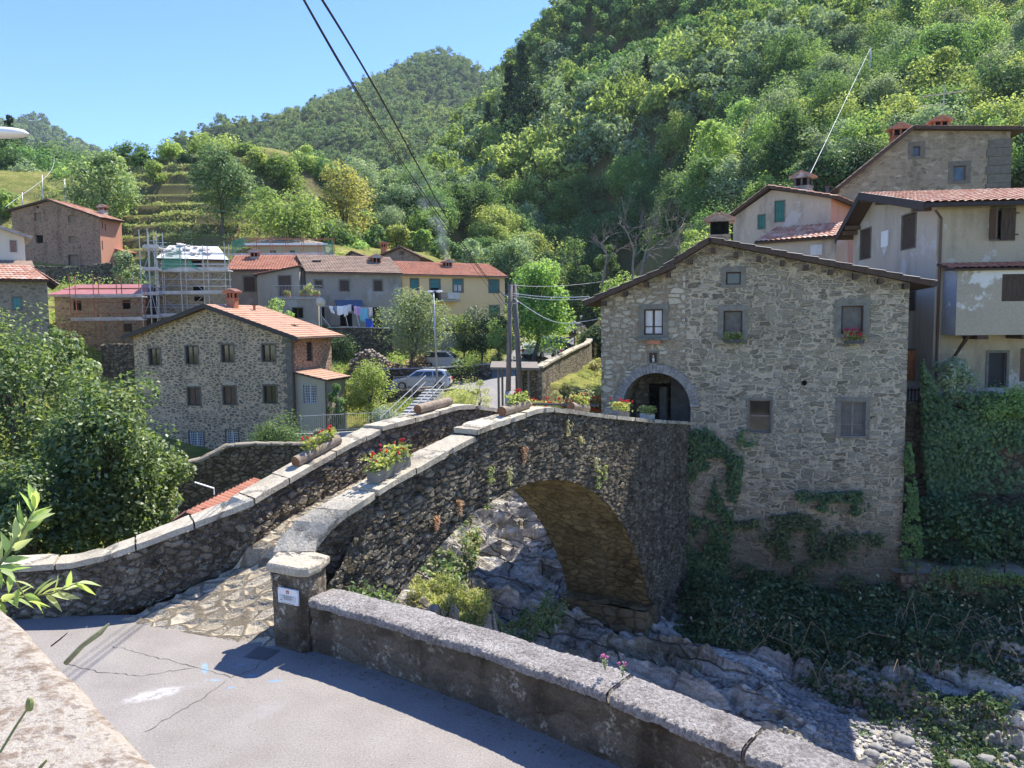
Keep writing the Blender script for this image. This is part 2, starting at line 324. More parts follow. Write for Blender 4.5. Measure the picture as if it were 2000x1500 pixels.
# rocky river bed: strata run along the river
t=NT('river_rock'); c0=t.coord(); rot=t.coord((1,1,1),'Object',(0,0,R_(33))); mp=t.n('Mapping'); mp.inputs['Scale'].default_value=(.35,3.2,2.); t.l(t.warp(rot,.6,.9),mp.inputs[0])
st=t.noise(mp.outputs[0],1.2,6,.68); fine=t.noise(c0,14,5,.7)
col=t.ramp(st,[(.3,(.15,.13,.105)),(.45,(.36,.325,.27)),(.6,(.52,.48,.41)),(.75,(.4,.365,.31))])
col=t.mix(.5,col,t.ramp(fine,[(.3,.25),(.7,.8)]),'OVERLAY')
gm=t.math('MULTIPLY',t.step(t.noise(c0,.5,5,.7),.5,.6),t.step(fine,.3,.6)); sx=t.n('SeparateXYZ'); t.l(c0,sx.inputs[0])
col=t.mix(t.math('MULTIPLY',gm,.8),col,t.mix(t.noise(c0,3,3),(.1,.1,.03),(.22,.17,.08)))
mp2=t.n('Mapping'); mp2.inputs['Scale'].default_value=(.3,1.35,1.2); t.l(t.warp(rot,.8,.6),mp2.inputs[0]); vc=t.vor(mp2.outputs[0],'DISTANCE_TO_EDGE',1,1.); v0=t.vor(mp2.outputs[0],'F1',1,1.); sep=t.n('SeparateColor'); t.l(v0.outputs['Color'],sep.inputs[0])
mp3=t.n('Mapping'); mp3.inputs['Scale'].default_value=(.4,9.,3.); t.l(t.warp(rot,1.3,.35),mp3.inputs[0]); ln=t.noise(mp3.outputs[0],1.,4,.6)
cr_=t.step(vc.outputs['Distance'],.0,.045); col=t.mix(t.math('MULTIPLY',t.math('SUBTRACT',1.,cr_),.42),col,(.08,.068,.055)); col=t.mix(.45,col,t.ramp(sep.outputs[0],[(0,.28),(1,.75)]),'OVERLAY'); col=t.mix(.5,col,t.ramp(ln,[(.35,.2),(.6,.75)]),'OVERLAY')
hh=t.math('ADD',t.math('MULTIPLY',cr_,.7),t.math('ADD',t.math('MULTIPLY',sep.outputs[1],.6),t.math('MULTIPLY',ln,.5)))
t.bsdf(col,.85,t.bump(t.math('ADD',hh,t.math('ADD',st,t.math('MULTIPLY',fine,.3))),1.,.16),.25); M_ROCK=t.m
xs=np.arange(-7,27,.13); ys=np.arange(9.5,42,.13); X,Y=np.meshgrid(xs,ys); Z=Hz(X,Y,False); d,bz,al=riverdist(X,Y)
ca,sa=math.cos(R_(-32)),math.sin(R_(-32)); U=X*ca+Y*sa; V=-X*sa+Y*ca
wv=fbm(X/2.5,Y/2.5,31,3)*1.2
s1=fbm(U*.22+wv*.2,(V+wv)*1.5,41,4,.6); blk=np.abs(fbm(X*.55+wv,Y*.55,51,3)); 
wgt=sstep(-d,-11,-6)*(1-.75*sstep(X,4,7)*sstep(Y,22.5,24.5))
SV=(V+wv*.55+.10*U)/.62; sw=SV-np.floor(SV); lay=_h(np.floor(SV),np.floor(SV)*0,5)
saw=np.where(sw<.8,sw/.8,(1-sw)/.2); SU=(U+.8*fbm(X/1.5,Y/1.5,33,2)+lay*3)/(1.1+1.5*lay); su=SU-np.floor(SU); crk=np.exp(-((np.minimum(su,1-su))/.05)**2)
Z=Z+wgt*(s1*.5+saw*.55*(.35+lay)-crk*.3*(lay>.35)+(np.abs(fbm((U+wv)*.35,V*.6,61,3,.6))*-.9+.2))
flat=sstep(-d,-2.2,-1.0)*sstep(X,7,9); Z=Z*(1-flat)+(bz-.1+.12*fbm(X,Y,71))*flat
mb=MB(); mb.grid(np.stack([X,Y,Z],-1)); tag(obj('riverbed',mb,M_ROCK,smooth=False),kind='structure')
RZ=(xs,ys,Z)
def rockz(x,y):
    i=int(np.clip(round((x-xs_r[0])/.13),0,len(xs_r)-1)); j=int(np.clip(round((y-ys_r[0])/.13),0,len(ys_r)-1)); return Zr[j,i]
xs_r,ys_r,Zr=RZ
# ------------------------------------------------------------------ far mountains
t=NT('far_woodland_floor'); c=t.coord(); t.bsdf(t.ramp(t.noise(c,.02,5,.6),[(.3,(.035,.05,.02)),(.7,(.06,.08,.03))]),1.,None,.05); M_FLOOR=t.m
MC=[tuple(at(*p)) for p in [(330,290,560),(430,277,640),(560,239,700),(700,181,760),(780,139,800),(835,123,820),(885,123,820),(935,154,830),(990,192,840),(1150,190,850),(1300,200,850),
  (450,320,480),(560,330,470),(650,360,430),(600,270,580),(720,250,590),(830,200,660),(900,200,680),(960,240,640),(800,300,480),(730,340,420),(880,300,470),(700,420,330),(850,390,330),(1050,330,480)]]
MC+=[(-260,520,40),(-330,420,20),(-120,330,20),(50,350,60),(-350,800,60),(-150,1000,120),(0,1000,180),(150,1000,200),(300,800,150),(-420,600,30),(250,500,120)]
MC=np.array(MC,float); X2=MC[:,:2]/300.; n2_=len(X2); A2=np.zeros((n2_+3,n2_+3)); A2[:n2_,:n2_]=_tps(((X2[:,None]-X2[None])**2).sum(-1))+np.eye(n2_)*.003; P2=np.c_[np.ones(n2_),X2]; A2[:n2_,n2_:]=P2; A2[n2_:,:n2_]=P2.T
W2=np.linalg.solve(A2,np.r_[MC[:,2],0,0,0])
def HM(x,y):
    x=np.asarray(x,float); y=np.asarray(y,float); p=np.stack([x.ravel(),y.ravel()],-1)/300.
    z=_tps(((p[:,None]-X2[None])**2).sum(-1))@W2[:n2_]+W2[n2_]+p@W2[n2_+1:]
    return z.reshape(x.shape)+fbm(x/60,y/60,81,4)*16
X,Y=np.meshgrid(np.arange(-480,340,8.),np.arange(325,960,8.)); Z=HM(X,Y); Z=np.where(Y<345,Z-6,Z)
mb=MB(); mb.grid(np.stack([X,Y,Z],-1)); tag(obj('mountain',mb,M_FLOOR,smooth=True),kind='structure')
# distant ridge at the left of the valley
def HR(x,y): 
    cx=-752; return np.maximum(0,330-.5*np.abs(x-cx)-.28*np.abs(y-1250))+fbm(x/70,y/70,91,4)*14
X,Y=np.meshgrid(np.arange(-1350,-380,14.),np.arange(950,1600,14.)); mb=MB(); mb.grid(np.stack([X,Y,HR(X,Y)],-1)); tag(obj('distant_ridge_hill',mb,M_FLOOR,smooth=True),kind='structure')
mb=MB(); mb.grid(np.array([[(-4000,900,-12),(4000,900,-12)],[(-4000,5000,-12),(4000,5000,-12)]],float)); tag(obj('valley_terrain',mb,M_FLOOR),kind='structure')
mb=MB(); mb.grid(np.array([[(-500,-200,-12),(500,-200,-12)],[(-500,900,-12),(500,900,-12)]],float)); tag(obj('valley_floor_terrain',mb,M_GROUND),kind='structure')
# ------------------------------------------------------------------ stone materials
M_BRIDGE=rubble('bridge_stone',(.2,.2,.115),((.06,.055,.047),(.115,.105,.09),(.2,.188,.165),(.08,.073,.06)),(.105,.097,.083),.04,.085,.75,(.42,.4,.36),.4)
M_PARAPET=rubble('parapet_stone',(.21,.21,.115),((.07,.063,.053),(.14,.127,.108),(.23,.215,.19),(.095,.086,.07)),(.10,.09,.075),.045,.08,.7,(.45,.43,.4),.4)
M_NEARWALL=rubble('rendered_wall_stone',(.42,.42,.24),((.07,.06,.05),(.15,.13,.11),(.105,.092,.077)),(.11,.096,.08),.02,.04,.95,(.46,.44,.40),.95,soft=.35)
M_COPE=rubble('coping_stone',(1.3,1.3,1.3),((.35,.33,.29),(.44,.415,.365)),(.26,.25,.23),.001,.035,.6,(.52,.51,.48),.5,soft=.01)
t=NT('rough_concrete_coping'); c=t.coord(); n=t.noise(c,24,6,.75); n2=t.noise(c,2.6,6,.7); n3=t.noise(c,110,3,.6)
col=t.ramp(n2,[(.3,(.26,.23,.205)),(.5,(.40,.36,.325)),(.7,(.5,.46,.42))]); col=t.mix(.75,col,t.ramp(n,[(.35,.12),(.65,.85)]),'OVERLAY'); col=t.mix(t.math('MULTIPLY',t.step(t.noise(c,6,4,.7),.6,.7),.6),col,(.12,.105,.09))
t.bsdf(col,.95,None,.1); t.disp(t.math('ADD',n,t.math('MULTIPLY',n3,.25)),.08,.5); M_ROUGHCOPE=t.m
t=NT('lichen_coping'); c=t.coord(); n=t.noise(c,22,7,.75); n2=t.noise(c,48,4,.65)
col=t.ramp(n,[(.3,(.15,.105,.075)),(.43,(.26,.205,.155)),(.53,(.42,.375,.315)),(.66,(.34,.28,.215)),(.74,(.19,.14,.105))]); col=t.mix(t.math('MULTIPLY',t.step(n2,.57,.64),.75),col,(.2,.16,.13))
t.bsdf(col,.95,None,.1); t.disp(t.math('ADD',n,t.math('MULTIPLY',n2,.4)),.014,.6); M_FGCOPE=t.m; M_COPE2=rubble('old_coping_stone',(.7,.7,.7),((.2,.185,.16),(.3,.28,.245)),(.16,.15,.13),.01,.04,.5,(.36,.35,.32),.5,soft=.05)
M_COBBLE=rubble('cobble_stone',(.38,.21,3.),((.27,.245,.205),(.36,.33,.28),(.44,.405,.35)),(.17,.148,.118),.04,.06,.25,(.46,.43,.38),.15,soft=.26,rnd=.8,rag=.12)
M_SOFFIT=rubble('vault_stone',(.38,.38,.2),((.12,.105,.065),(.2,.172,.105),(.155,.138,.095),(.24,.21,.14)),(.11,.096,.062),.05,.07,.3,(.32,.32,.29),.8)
# ------------------------------------------------------------------ bridge
BA=np.array([-3.0,11.9]); BB=np.array([6.5,28.]); BL=np.linalg.norm(BB-BA); BD=(BB-BA)/BL; BN=np.array([-BD[1],BD[0]])
def bp(s,n,z): p=BA+BD*s+BN*n; return np.array([p[0],p[1],z])
def lerp(x,tab): a=np.array(tab,float); return np.interp(x,a[:,0],a[:,1])
ZR=[(-.5,1.35),(0,1.65),(.35,1.9),(.9,2.04),(1.2,2.12),(1.6,2.21),(3.2,2.49),(4.35,2.66),(4.36,2.77),(4.9,2.82),(7.0,2.93),(7.9,2.87),(9.3,2.63),(11.7,2.24),(15,1.72),(19,1.18)]
ZD=[(-2.6,0.02),(-1.9,.2),(-1.24,.38),(-.18,.62),(.64,.85),(1.54,1.18),(2.4,1.37),(3.23,1.5),(4.4,1.68),(6,1.83),(7.5,1.87),(9.3,1.65),(12,1.2),(15,.72),(19.5,.38)]
AC=np.array([6.2,-7.91]); AR=9.15
bridge=thing('stone_bridge','old humpback stone footbridge with cobbled deck and one big arch over the rocky river','bridge',tuple(bp(7.5,1.5,-5)))
BO=np.array(bridge.location)
class LMB(MB):   # mesh in coordinates of a thing placed at BO
    def __init__(s,o=None): MB.__init__(s); s.o=np.array(o if o is not None else BO,float)
    def add(s,v,f): return MB.add(s,np.asarray(v,float).reshape(-1,3)-s.o,f)
def cols_face(mb,ss,bot,top,pos,dz,flip=False):
    nz=max(2,int(max(np.array(top)-np.array(bot))/dz)); P=[]
    for k in range(nz+1):
        P.append([pos(s,b+(tp-b)*k/nz) for s,b,tp in zip(ss,bot,top)])
    P=np.array(P); mb.grid(P[:,::-1] if flip else P)
ss=np.arange(1.2,18.75,.055); aspan=lambda s:(s>-1.6)&(s<14.9)
arch=lambda s: AC[1]+np.sqrt(np.maximum(AR**2-(s-AC[0])**2,0))
mb=LMB(); sa=ss[aspan(ss)]; cols_face(mb,sa,arch(sa),lerp(sa,ZR)-.1,lambda s,z:bp(s,0,z),.055)
sb=ss[ss>=14.85]; sb=np.r_[14.9,sb[sb>14.9]]; cols_face(mb,sb,np.full(len(sb),-7.),lerp(sb,ZR)-.1,lambda s,z:bp(s,0,z),.06)
sc_=np.arange(-.2,1.26,.06); cols_face(mb,sc_,arch(sc_),np.interp(sc_,[-.2,0,1.2],[.5,.7,1.9]),lambda s,z:bp(s,.02,z),.06)
sd=np.arange(.8,18.75,.3); cols_face(mb,sd,np.where(sd<14.9,arch(sd),-7.),lerp(sd,[(-1.6,1.0),(0,1.3)]+[(1,1.6),(2.2,2.0),(4.4,2.55),(8.2,2.65),(9.2,2.5),(13,1.9),(19,1.1)]),lambda s,z:bp(s,3.0,z),.3,True)
obj('spandrel_wall',mb,M_BRIDGE,bridge,smooth=True)
mb=LMB(); th0=math.atan2(arch(np.array(-1.6))-AC[1],-1.6-AC[0]); th1=math.atan2(arch(np.array(14.9))-AC[1],14.9-AC[0])
ths=np.linspace(th0,th1,170); ns=np.linspace(0,3.,26)
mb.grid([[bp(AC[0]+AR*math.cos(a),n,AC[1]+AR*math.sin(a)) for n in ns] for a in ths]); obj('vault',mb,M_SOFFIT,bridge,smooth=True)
mb=LMB(); v=[bp(s,n,z) for z in (-7.3,-4.42) for (s,n) in ((14.1,-.02),(15.6,-.02),(15.6,3.1),(14.1,3.1))]; mb.hexa(v)
G=LMB(); 
for (s0,s1,n0,n1,face) in ((14.1,15.6,-.02,3.1,0),):
    G.grid([[bp(14.1-.02,n,z)+[0,0,0] for n in np.arange(-.05,3.1,.08)][::-1] for z in np.arange(-7.2,-4.36,.08)])
    G.grid([[bp(s,n,-4.36+.05*fbm(s*2,n*2)) for n in np.arange(-.05,3.1,.1)] for s in np.arange(14.05,15.6,.1)])
    G.grid([[bp(s,-.05,z) for s in np.arange(14.1,15.2,.08)] for z in np.arange(-7.2,-4.36,.08)])
obj('abutment_ledge',G,rubble('abutment_stone',(.6,.6,.3),((.13,.11,.07),(.2,.17,.11),(.16,.15,.12)),(.1,.09,.06),.03,.06,.2,(.3,.3,.28),.8),bridge,smooth=True)
# wall strips that follow a path: outer and inner edge points with bottom and top heights
def resample(P,step):
    P=np.array(P,float); d=np.r_[0,np.cumsum(np.linalg.norm(np.diff(P[:,:2],axis=0),axis=1))]; n=max(2,int(d[-1]/step)+1)
    u=np.linspace(0,d[-1],n); return np.stack([np.interp(u,d,P[:,k]) for k in range(P.shape[1])],-1),d[-1]
def strip_wall(mb,a,b,step,nz=None,ntop=6,ends=True):  # a,b: [(x,y,zb,zt)] the two faces, a on the right hand going along
    n=max(2,int(max(np.linalg.norm(np.diff(np.array(a,float)[:,:2],axis=0),axis=1).sum(),.1)/step)+1)
    A=_rs(a,n); B=_rs(b,n); h=(A[:,3]-A[:,2]).max(); nz=nz or max(2,int(h/step)); rows=[]
    for k in range(nz+1): f=k/nz; rows.append(np.c_[A[:,:2],A[:,2]+(A[:,3]-A[:,2])*f])
    for k in range(1,ntop): f=k/ntop; rows.append(np.c_[A[:,:2]*(1-f)+B[:,:2]*f,A[:,3]*(1-f)+B[:,3]*f])
    for k in range(nz+1): f=1-k/nz; rows.append(np.c_[B[:,:2],B[:,2]+(B[:,3]-B[:,2])*f])
    G=np.array(rows); k0=mb.grid(G); m=len(rows)
    if ends:
        for col,fl in ((0,1),(n-1,0)):
            E=[]
            for k in range(nz+1):
                p,q=G[k][col],G[m-1-k][col]; E.append([p+(q-p)*f for f in np.linspace(0,1,ntop+1)])
            E=np.array(E); mb.grid(E[:,::-1] if fl else E)
def _rs(P,n):
    P=np.array(P,float); d=np.r_[0,np.cumsum(np.linalg.norm(np.diff(P[:,:2],axis=0),axis=1))]; u=np.linspace(0,d[-1],n)
    return np.stack([np.interp(u,d,P[:,k]) for k in range(P.shape[1])],-1)
def slabs(mb,a,b,th,lens,over=.05,gap=.014,jit=.012,res=.12,rise=0):   # coping stones along two edge paths [(x,y,z)]
    La=np.linalg.norm(np.diff(np.array(a,float)[:,:2],axis=0),axis=1).sum(); n=400; A=_rs(a,n); B=_rs(b,n); u=0; i=0
    while u<La-.05:
        l=lens[i%len(lens)]; i+=1; e=min(La,u+l); f0=(u+gap)/La; f1=(e-gap)/La; u=e
        k=max(2,int((f1-f0)*La/res)+1); fs=np.linspace(f0,f1,k)*(n-1); pa=np.stack([np.interp(fs,np.arange(n),A[:,c]) for c in range(3)],-1); pb=np.stack([np.interp(fs,np.arange(n),B[:,c]) for c in range(3)],-1)
        w=(pa-pb); w[:,2]=0; w/=np.linalg.norm(w,axis=1)[:,None]; pa=pa+w*(over+rng.uniform(-jit,jit*2)); pb=pb-w*(over+rng.uniform(-jit,jit*2)); dz=rng.uniform(-jit,jit)
        pa=pa+[0,0,dz]; pb=pb+[0,0,dz+rng.uniform(-jit,jit)]; dn=np.array([0,0,th]); nw=6
        ring=[pa-dn]+[pa*(1-f)+pb*f for f in np.linspace(0,1,nw)]+[pb-dn]
        G=np.array(ring)+0; G[1:-1]+=rng.uniform(-.006,.006,G[1:-1].shape); mb.grid(G)
        for col,fl in ((0,1),(k-1,0)):
            E=np.array([G[0,col]]+[G[j,col] for j in range(1,nw+1)]+[G[-1,col]]); m=len(E); f=tuple(range(m)); mb.add(E,[f if fl else f[::-1]])
        mb.add(np.r_[pa-dn,(pb-dn)],[(j+1,j,k+j,k+j+1) for j in range(k-1)])
# right parapet (downstream)
def par_pts(n,s0,s1,z,step=.25): return [tuple(bp(s,n,lerp(s,z)-.1)) for s in np.arange(s0,s1+1e-6,step)]
R_out=[(-3.28,12.08),(-3.26,12.24),(-3.02,12.4),(-2.8,12.5),tuple(bp(.9,0,0)[:2]),tuple(bp(1.2,0,0)[:2])]; R_in=[(-3.8,12.08),(-3.76,12.24),(-3.54,12.44),(-3.25,12.68),tuple(bp(.9,.47,0)[:2]),tuple(bp(1.2,.47,0)[:2])]
RZ_=[1.33,1.48,1.74,1.91,2.05,2.12]
mb=LMB(); strip_wall(mb,[(x,y,-.6,z-.1) for (x,y),z in zip(R_out,RZ_)],[(x,y,-.1,z-.1) for (x,y),z in zip(R_in,RZ_)],.05)
sI=np.arange(1.15,18.8,.07); cols_face(mb,sI,lerp(sI,ZD)-.15,lerp(sI,ZR)-.1,lambda s,z:bp(s,.47,z),.07,True)
pr=obj('parapet',mb,M_BRIDGE,bridge,smooth=True)
mb=LMB(); slabs(mb,[(x,y,z) for (x,y),z in zip(R_out,RZ_)],[(x,y,z) for (x,y),z in zip(R_in,RZ_)],.11,[.7,.9])
slabs(mb,[tuple(bp(s,0,lerp(s,ZR))) for s in np.arange(1.25,4.36,.1)],[tuple(bp(s,.47,lerp(s,ZR))) for s in np.arange(1.25,4.36,.1)],.10,[1.05,.95,1.2,.8])
slabs(mb,[tuple(bp(s,0,lerp(s,ZR))) for s in np.arange(4.37,18.75,.1)],[tuple(bp(s,.47,lerp(s,ZR))) for s in np.arange(4.37,18.75,.1)],.10,[1.15,.9,1.4,.75,1.1])
obj('coping',mb,M_COPE,pr,smooth=False)
# left parapet (upstream)
L_in=[(-14,12.55,-.2,.95),(-9.6,12.72,-.2,.95),(-8.3,12.80,-.2,.95),(-7.6,12.90,-.1,.97),(-7.0,12.98,0,1.08),(-6.4,13.2,.1,1.26),(-5.75,13.52,.3,1.46),(-5.21,13.9,.45,1.62)]
L_in+=[tuple(bp(s,2.55,0)[:2])+(lerp(s,ZD)-.2,z) for s,z in ((.75,1.78),(2.2,2.16),(3.4,2.44),(4.4,2.63),(4.41,2.7),(6,2.76),(7.4,2.84),(8.2,2.78),(9.2,2.6),(10.4,2.35),(12,2.05))]
L_out=[(-14,13.0,-3.5,.95),(-9.7,13.17,-3.5,.95),(-8.4,13.25,-3.5,.95),(-7.75,13.33,-3.5,.97),(-7.2,13.4,-3.5,1.08),(-6.6,13.6,-3.5,1.26),(-6.0,13.92,-3.5,1.46),(-5.5,14.25,-3.5,1.62)]
L_out+=[tuple(bp(s,3.0,0)[:2])+(z-1.6,z) for s,z in ((.75,1.78),(2.2,2.16),(3.4,2.44),(4.4,2.63),(4.41,2.7),(6,2.76),(7.4,2.84),(8.2,2.78),(9.2,2.6),(10.4,2.35),(12,2.05))]
mb=LMB(); strip_wall(mb,[p[:3]+(p[3]-.1,) for p in L_in],[p[:3]+(p[3]-.1,) for p in L_out],.06)
pl=obj('parapet',mb,M_PARAPET,bridge,smooth=True)
mb=LMB(); i0=[p[:2]+(p[3],) for p in L_in]; o0=[p[:2]+(p[3],) for p in L_out]
slabs(mb,i0[:12],o0[:12],.10,[1.1,.85,1.3,.95]); slabs(mb,i0[12:],o0[12:],.10,[1.2,1.0,1.5]); obj('coping',mb,M_COPE,pl)
# cobbled deck
dl=[(-6.75,12.6,-.09),(-6.7,12.72,-.02),(-6.3,12.98,.1),(-5.75,13.4,.3),(-5.2,13.85,.47)]+[tuple(bp(s,2.6,lerp(s,ZD))) for s in (.7,1.54,2.4,3.2,4.4,6,7.5,9.3,12,15,19.2)]
dr=[(-3.72,11.42,-.09),(-3.72,11.54,-.02),(-3.7,11.95,.12),(-3.66,12.25,.3),(-3.4,12.55,.52)]+[tuple(bp(s,.4,lerp(s,ZD))) for s in (1.0,1.54,2.4,3.2,4.4,6,7.5,9.3,12,15,19.2)]
A_=_rs(dl,430); B_=_rs(dr,430); mb=LMB(); mb.grid(np.array([A_*(1-f)+B_*f for f in np.linspace(0,1,64)])+[0,0,.012]); obj('deck',mb,M_COBBLE,bridge,smooth=True)
# pillar at the foot of the bridge
PV=[(-3.80,11.57),(-3.52,11.42),(-3.24,11.27),(-3.10,11.28),(-2.99,11.5),(-2.93,11.9),(-3.26,12.14),(-3.80,12.14)]
pc=np.mean(PV,0); mb=MB(); pillar=thing('gate_pillar','squat stone pillar with flat cap between the bridge and the roadside wall','pillar',(pc[0],pc[1],0))
def ringpoly(poly,z,ins): P=np.array(poly); return np.c_[pc+(P-pc)*(1-ins),np.full(len(P),z)]
def loftpoly(mb,poly,zs,ins,o,n=10):
    P=np.array(poly); Q=[]
    for i in range(len(P)):
        a,b=P[i],P[(i+1)%len(P)]; Q+= [a+(b-a)*k/n for k in range(n)]
    Q=np.array(Q); m=len(Q); rows=[np.c_[pc+(Q-pc)*(1-f),np.full(m,z)]-o for z,f in zip(zs,ins)]; k=MB.add(mb,np.concatenate(rows),[(j*m+i,j*m+(i+1)%m,(j+1)*m+(i+1)%m,(j+1)*m+i) for j in range(len(rows)-1) for i in range(m)])
    mb.f.append(tuple(k+(len(rows)-1)*m+i for i in range(m)))
po=np.array([pc[0],pc[1],0]); loftpoly(mb,PV,np.linspace(-.1,1.2,24),[.09]*24,po); obj('shaft',mb,M_NEARWALL,pillar,smooth=True)
mb=MB(); loftpoly(mb,PV,[1.21,1.21,1.25,1.31,1.325,1.33,1.33],[.2,.01,-.02,-.01,.03,.3,.7],po); obj('cap',mb,M_COPE,pillar)
# roadside parapet of the near road
Wf=[(-3.15,11.32),(-2.4,10.87),(-1.67,10.38),(-.35,9.42),(.95,8.32),(2.1,7.2),(3.6,5.75),(7,2.4)]; Wb=[(-2.85,11.76),(-2.15,11.36),(-1.12,10.69),(.07,9.77),(1.28,8.77),(2.4,7.66),(3.9,6.2),(7.4,2.8)]
ro=np.array([0,8.2,0]); roadwall=thing('roadside_wall','low lichen stained wall with rough pale coping along the asphalt road above the river','wall',tuple(ro))
mb=LMB(ro); ins=.05
strip_wall(mb,[(x+.03,y+.045,-.1,.72) for x,y in Wf],[(x-.02,y-.03,-1.6,.72) for x,y in Wb],.05,ntop=4); obj('wall',mb,M_NEARWALL,roadwall,smooth=True)
WF=_rs(Wf,260); WB=_rs(Wb,260); DF=np.r_[0,np.cumsum(np.linalg.norm(np.diff(WF,axis=0),axis=1))]
cr=[0,5.2,6.85,9.5,DF[-1]]
for q in range(4):
    m=(DF>=cr[q]+.004)&(DF<=cr[q+1]-.004); a=WF[m]; b=WB[m]; mb=LMB(ro); k=len(a); a=_rs(np.c_[a,a],max(6,int((cr[q+1]-cr[q])/.028)))[:,:2]; b=_rs(np.c_[b,b],len(a))[:,:2]
    wv_=fbm(a[:,0]*2.2,a[:,1]*2.2,13)*.06; rows=[]
    for f,z in [(0.02,.72),(.0,.735),(-.01,.77),(.0,.81),(.02,.83)]+[(g,.845+.012*math.sin(g*3.1)) for g in np.linspace(.06,.94,20)]+[(.98,.83),(1.0,.8),(1.0,.72)]:
        p=a*(1-f)+b*f; rows.append(np.c_[p,z+wv_*.6])
    G=np.array(rows); mb.grid(G); e=len(a)-1
    mb.add(G[:,0],[tuple(range(len(rows)))]); mb.add(G[:,e],[tuple(range(len(rows)))[::-1]])
    obj('coping',mb,M_ROUGHCOPE,roadwall,smooth=True)
# plaque with its writing
pv=np.array([.56,-.30,0])/math.hypot(.56,.30); pn=np.array([-.30,-.56,0])/math.hypot(.56,.30)
c0_=np.array([-3.52,11.42,0])+pn*.004; d_=ray(543.5,1146); p0=CAMP+d_*(((c0_-CAMP)@pn)/(d_@pn))
plaque=thing('plaque','small white information plaque with red crest on the pillar face','plaque',tuple(p0-[0,0,.235]))
po2=np.array(plaque.location)
def plq(u0,u1,z0,z1,d0,d1,name,mat,parent=plaque):
    mb=LMB(po2); v=[p0+pv*u+pn*(-d)+[0,0,z] for z in (z0,z1) for (u,d) in ((u0,-d1),(u1,-d1),(u1,-d0),(u0,-d0))]; mb.hexa(v); return obj(name,mb,mat,parent)
M_WHITE=plain('white_plate',(.78,.78,.76),.4,.4,var=.03); M_RED=plain('crest_red',(.45,.06,.05),.5); M_GREYP=plain('plate_grey',(.6,.61,.62),.5,var=.03); M_INK=plain('ink',(.12,.12,.13),.6); M_STEEL=plain('galvanised_steel',(.42,.43,.43),.45,.5,metal=.6)
plq(0,.40,-.235,0,-.02,.012,'panel',M_WHITE); cr_=plq(.17,.225,-.075,-.025,.012,.015,'crest',M_RED); plq(.19,.205,-.06,-.04,.015,.017,'crest_detail',M_WHITE,cr_); plq(.03,.37,-.2,-.095,.012,.0145,'text_panel',M_GREYP)
for u,z in ((.02,-.02),(.38,-.02),(.02,-.215),(.38,-.215)): plq(u-.006,u+.006,z-.006,z+.006,.012,.018,'screw',M_STEEL)
for i,(u0,u1,z) in enumerate([(.09,.31,-.112),(.12,.28,-.13),(.1,.3,-.148),(.13,.27,-.166),(.05,.1,-.185),(.06,.34,-.222)]):
    mb=LMB(po2); u=u0
    while u<u1:
        l=rng.uniform(.012,.035); v=[p0+pv*uu+pn*(-d)+[0,0,zz] for zz in (z-.0045,z+.0045) for (uu,d) in ((u,-.0165),(min(u+l,u1),-.0165),(min(u+l,u1),-.014),(u,-.014))]; mb.hexa(v); u+=l+.008
    obj('text_line',mb,M_INK,plaque)
# ------------------------------------------------------------------ road
t=NT('asphalt'); c=t.coord(); f=t.noise(c,42,4,.75); m_=t.noise(c,1.1,5,.6); n3=t.noise(c,14,3,.6)
col=t.ramp(m_,[(.3,(.222,.199,.177)),(.7,(.28,.255,.228))]); col=t.mix(.5,col,t.ramp(f,[(.35,.25),(.65,.75)]),'OVERLAY'); col=t.mix(t.math('MULTIPLY',t.step(n3,.62,.72),.4),col,(.36,.34,.32)); col=t.mix(t.math('MULTIPLY',t.step(t.noise(c,33,2,.5),.66,.7),.7),col,(.09,.08,.075))
sx=t.n('SeparateXYZ'); t.l(c,sx.inputs[0])
def ell(cx,cy,rx,ry,a=0):
    dx=t.math('SUBTRACT',sx.outputs[0],cx); dy=t.math('SUBTRACT',sx.outputs[1],cy); u=t.math('ADD',t.math('MULTIPLY',dx,math.cos(a)),t.math('MULTIPLY',dy,math.sin(a))); v=t.math('SUBTRACT',t.math('MULTIPLY',dy,math.cos(a)),t.math('MULTIPLY',dx,math.sin(a)))
    d=t.math('ADD',t.math('POWER',t.math('DIVIDE',u,rx),2.),t.math('POWER',t.math('DIVIDE',v,ry),2.)); return t.math('SUBTRACT',1.,t.step(d,.1,1.))
for (px,py,rx,ry,a,cc,k) in [(300,1357,.45,.2,.5,(.5,.49,.48),.75),(400,1305,.26,.06,2.0,(.2,.36,.5),.8),(418,1328,.15,.05,0,(.2,.36,.5),.7),(537,1330,.11,.045,.2,(.1,.32,.62),.95),(448,1343,.08,.03,.2,(.12,.33,.6),.9),(490,1320,.13,.05,.1,(.2,.36,.5),.5),(465,1300,.14,.04,.6,(.2,.36,.5),.5),(515,1390,.5,.2,.8,(.3,.29,.28),.4)]:
    p=onz(px,py,0); col=t.mix(t.math('MULTIPLY',t.math('MULTIPLY',ell(p[0],p[1],rx,ry,a),t.step(t.noise(c,7,5,.75),.36,.6)),k),col,cc)
t.bsdf(col,.9,t.bump(f,.35,.006),.2); M_ASPHALT=t.m
mb=MB(); pts=[(-40,12.5),(-6.6,12.95),(-5.8,12.55),(-3.74,11.68),(-3.5,11.7),(-3.0,11.42),(-1,10.12),(1.05,8.4),(7.05,2.5),(10,-6),(-40,-6)]
mb.add([(x,y,0) for x,y in pts],[tuple(range(len(pts)))[::-1]]); tag(obj('road',mb,M_ASPHALT),kind='structure')
M_CRACK=plain('crack_dark',(.05,.045,.04),.95,var=.3)
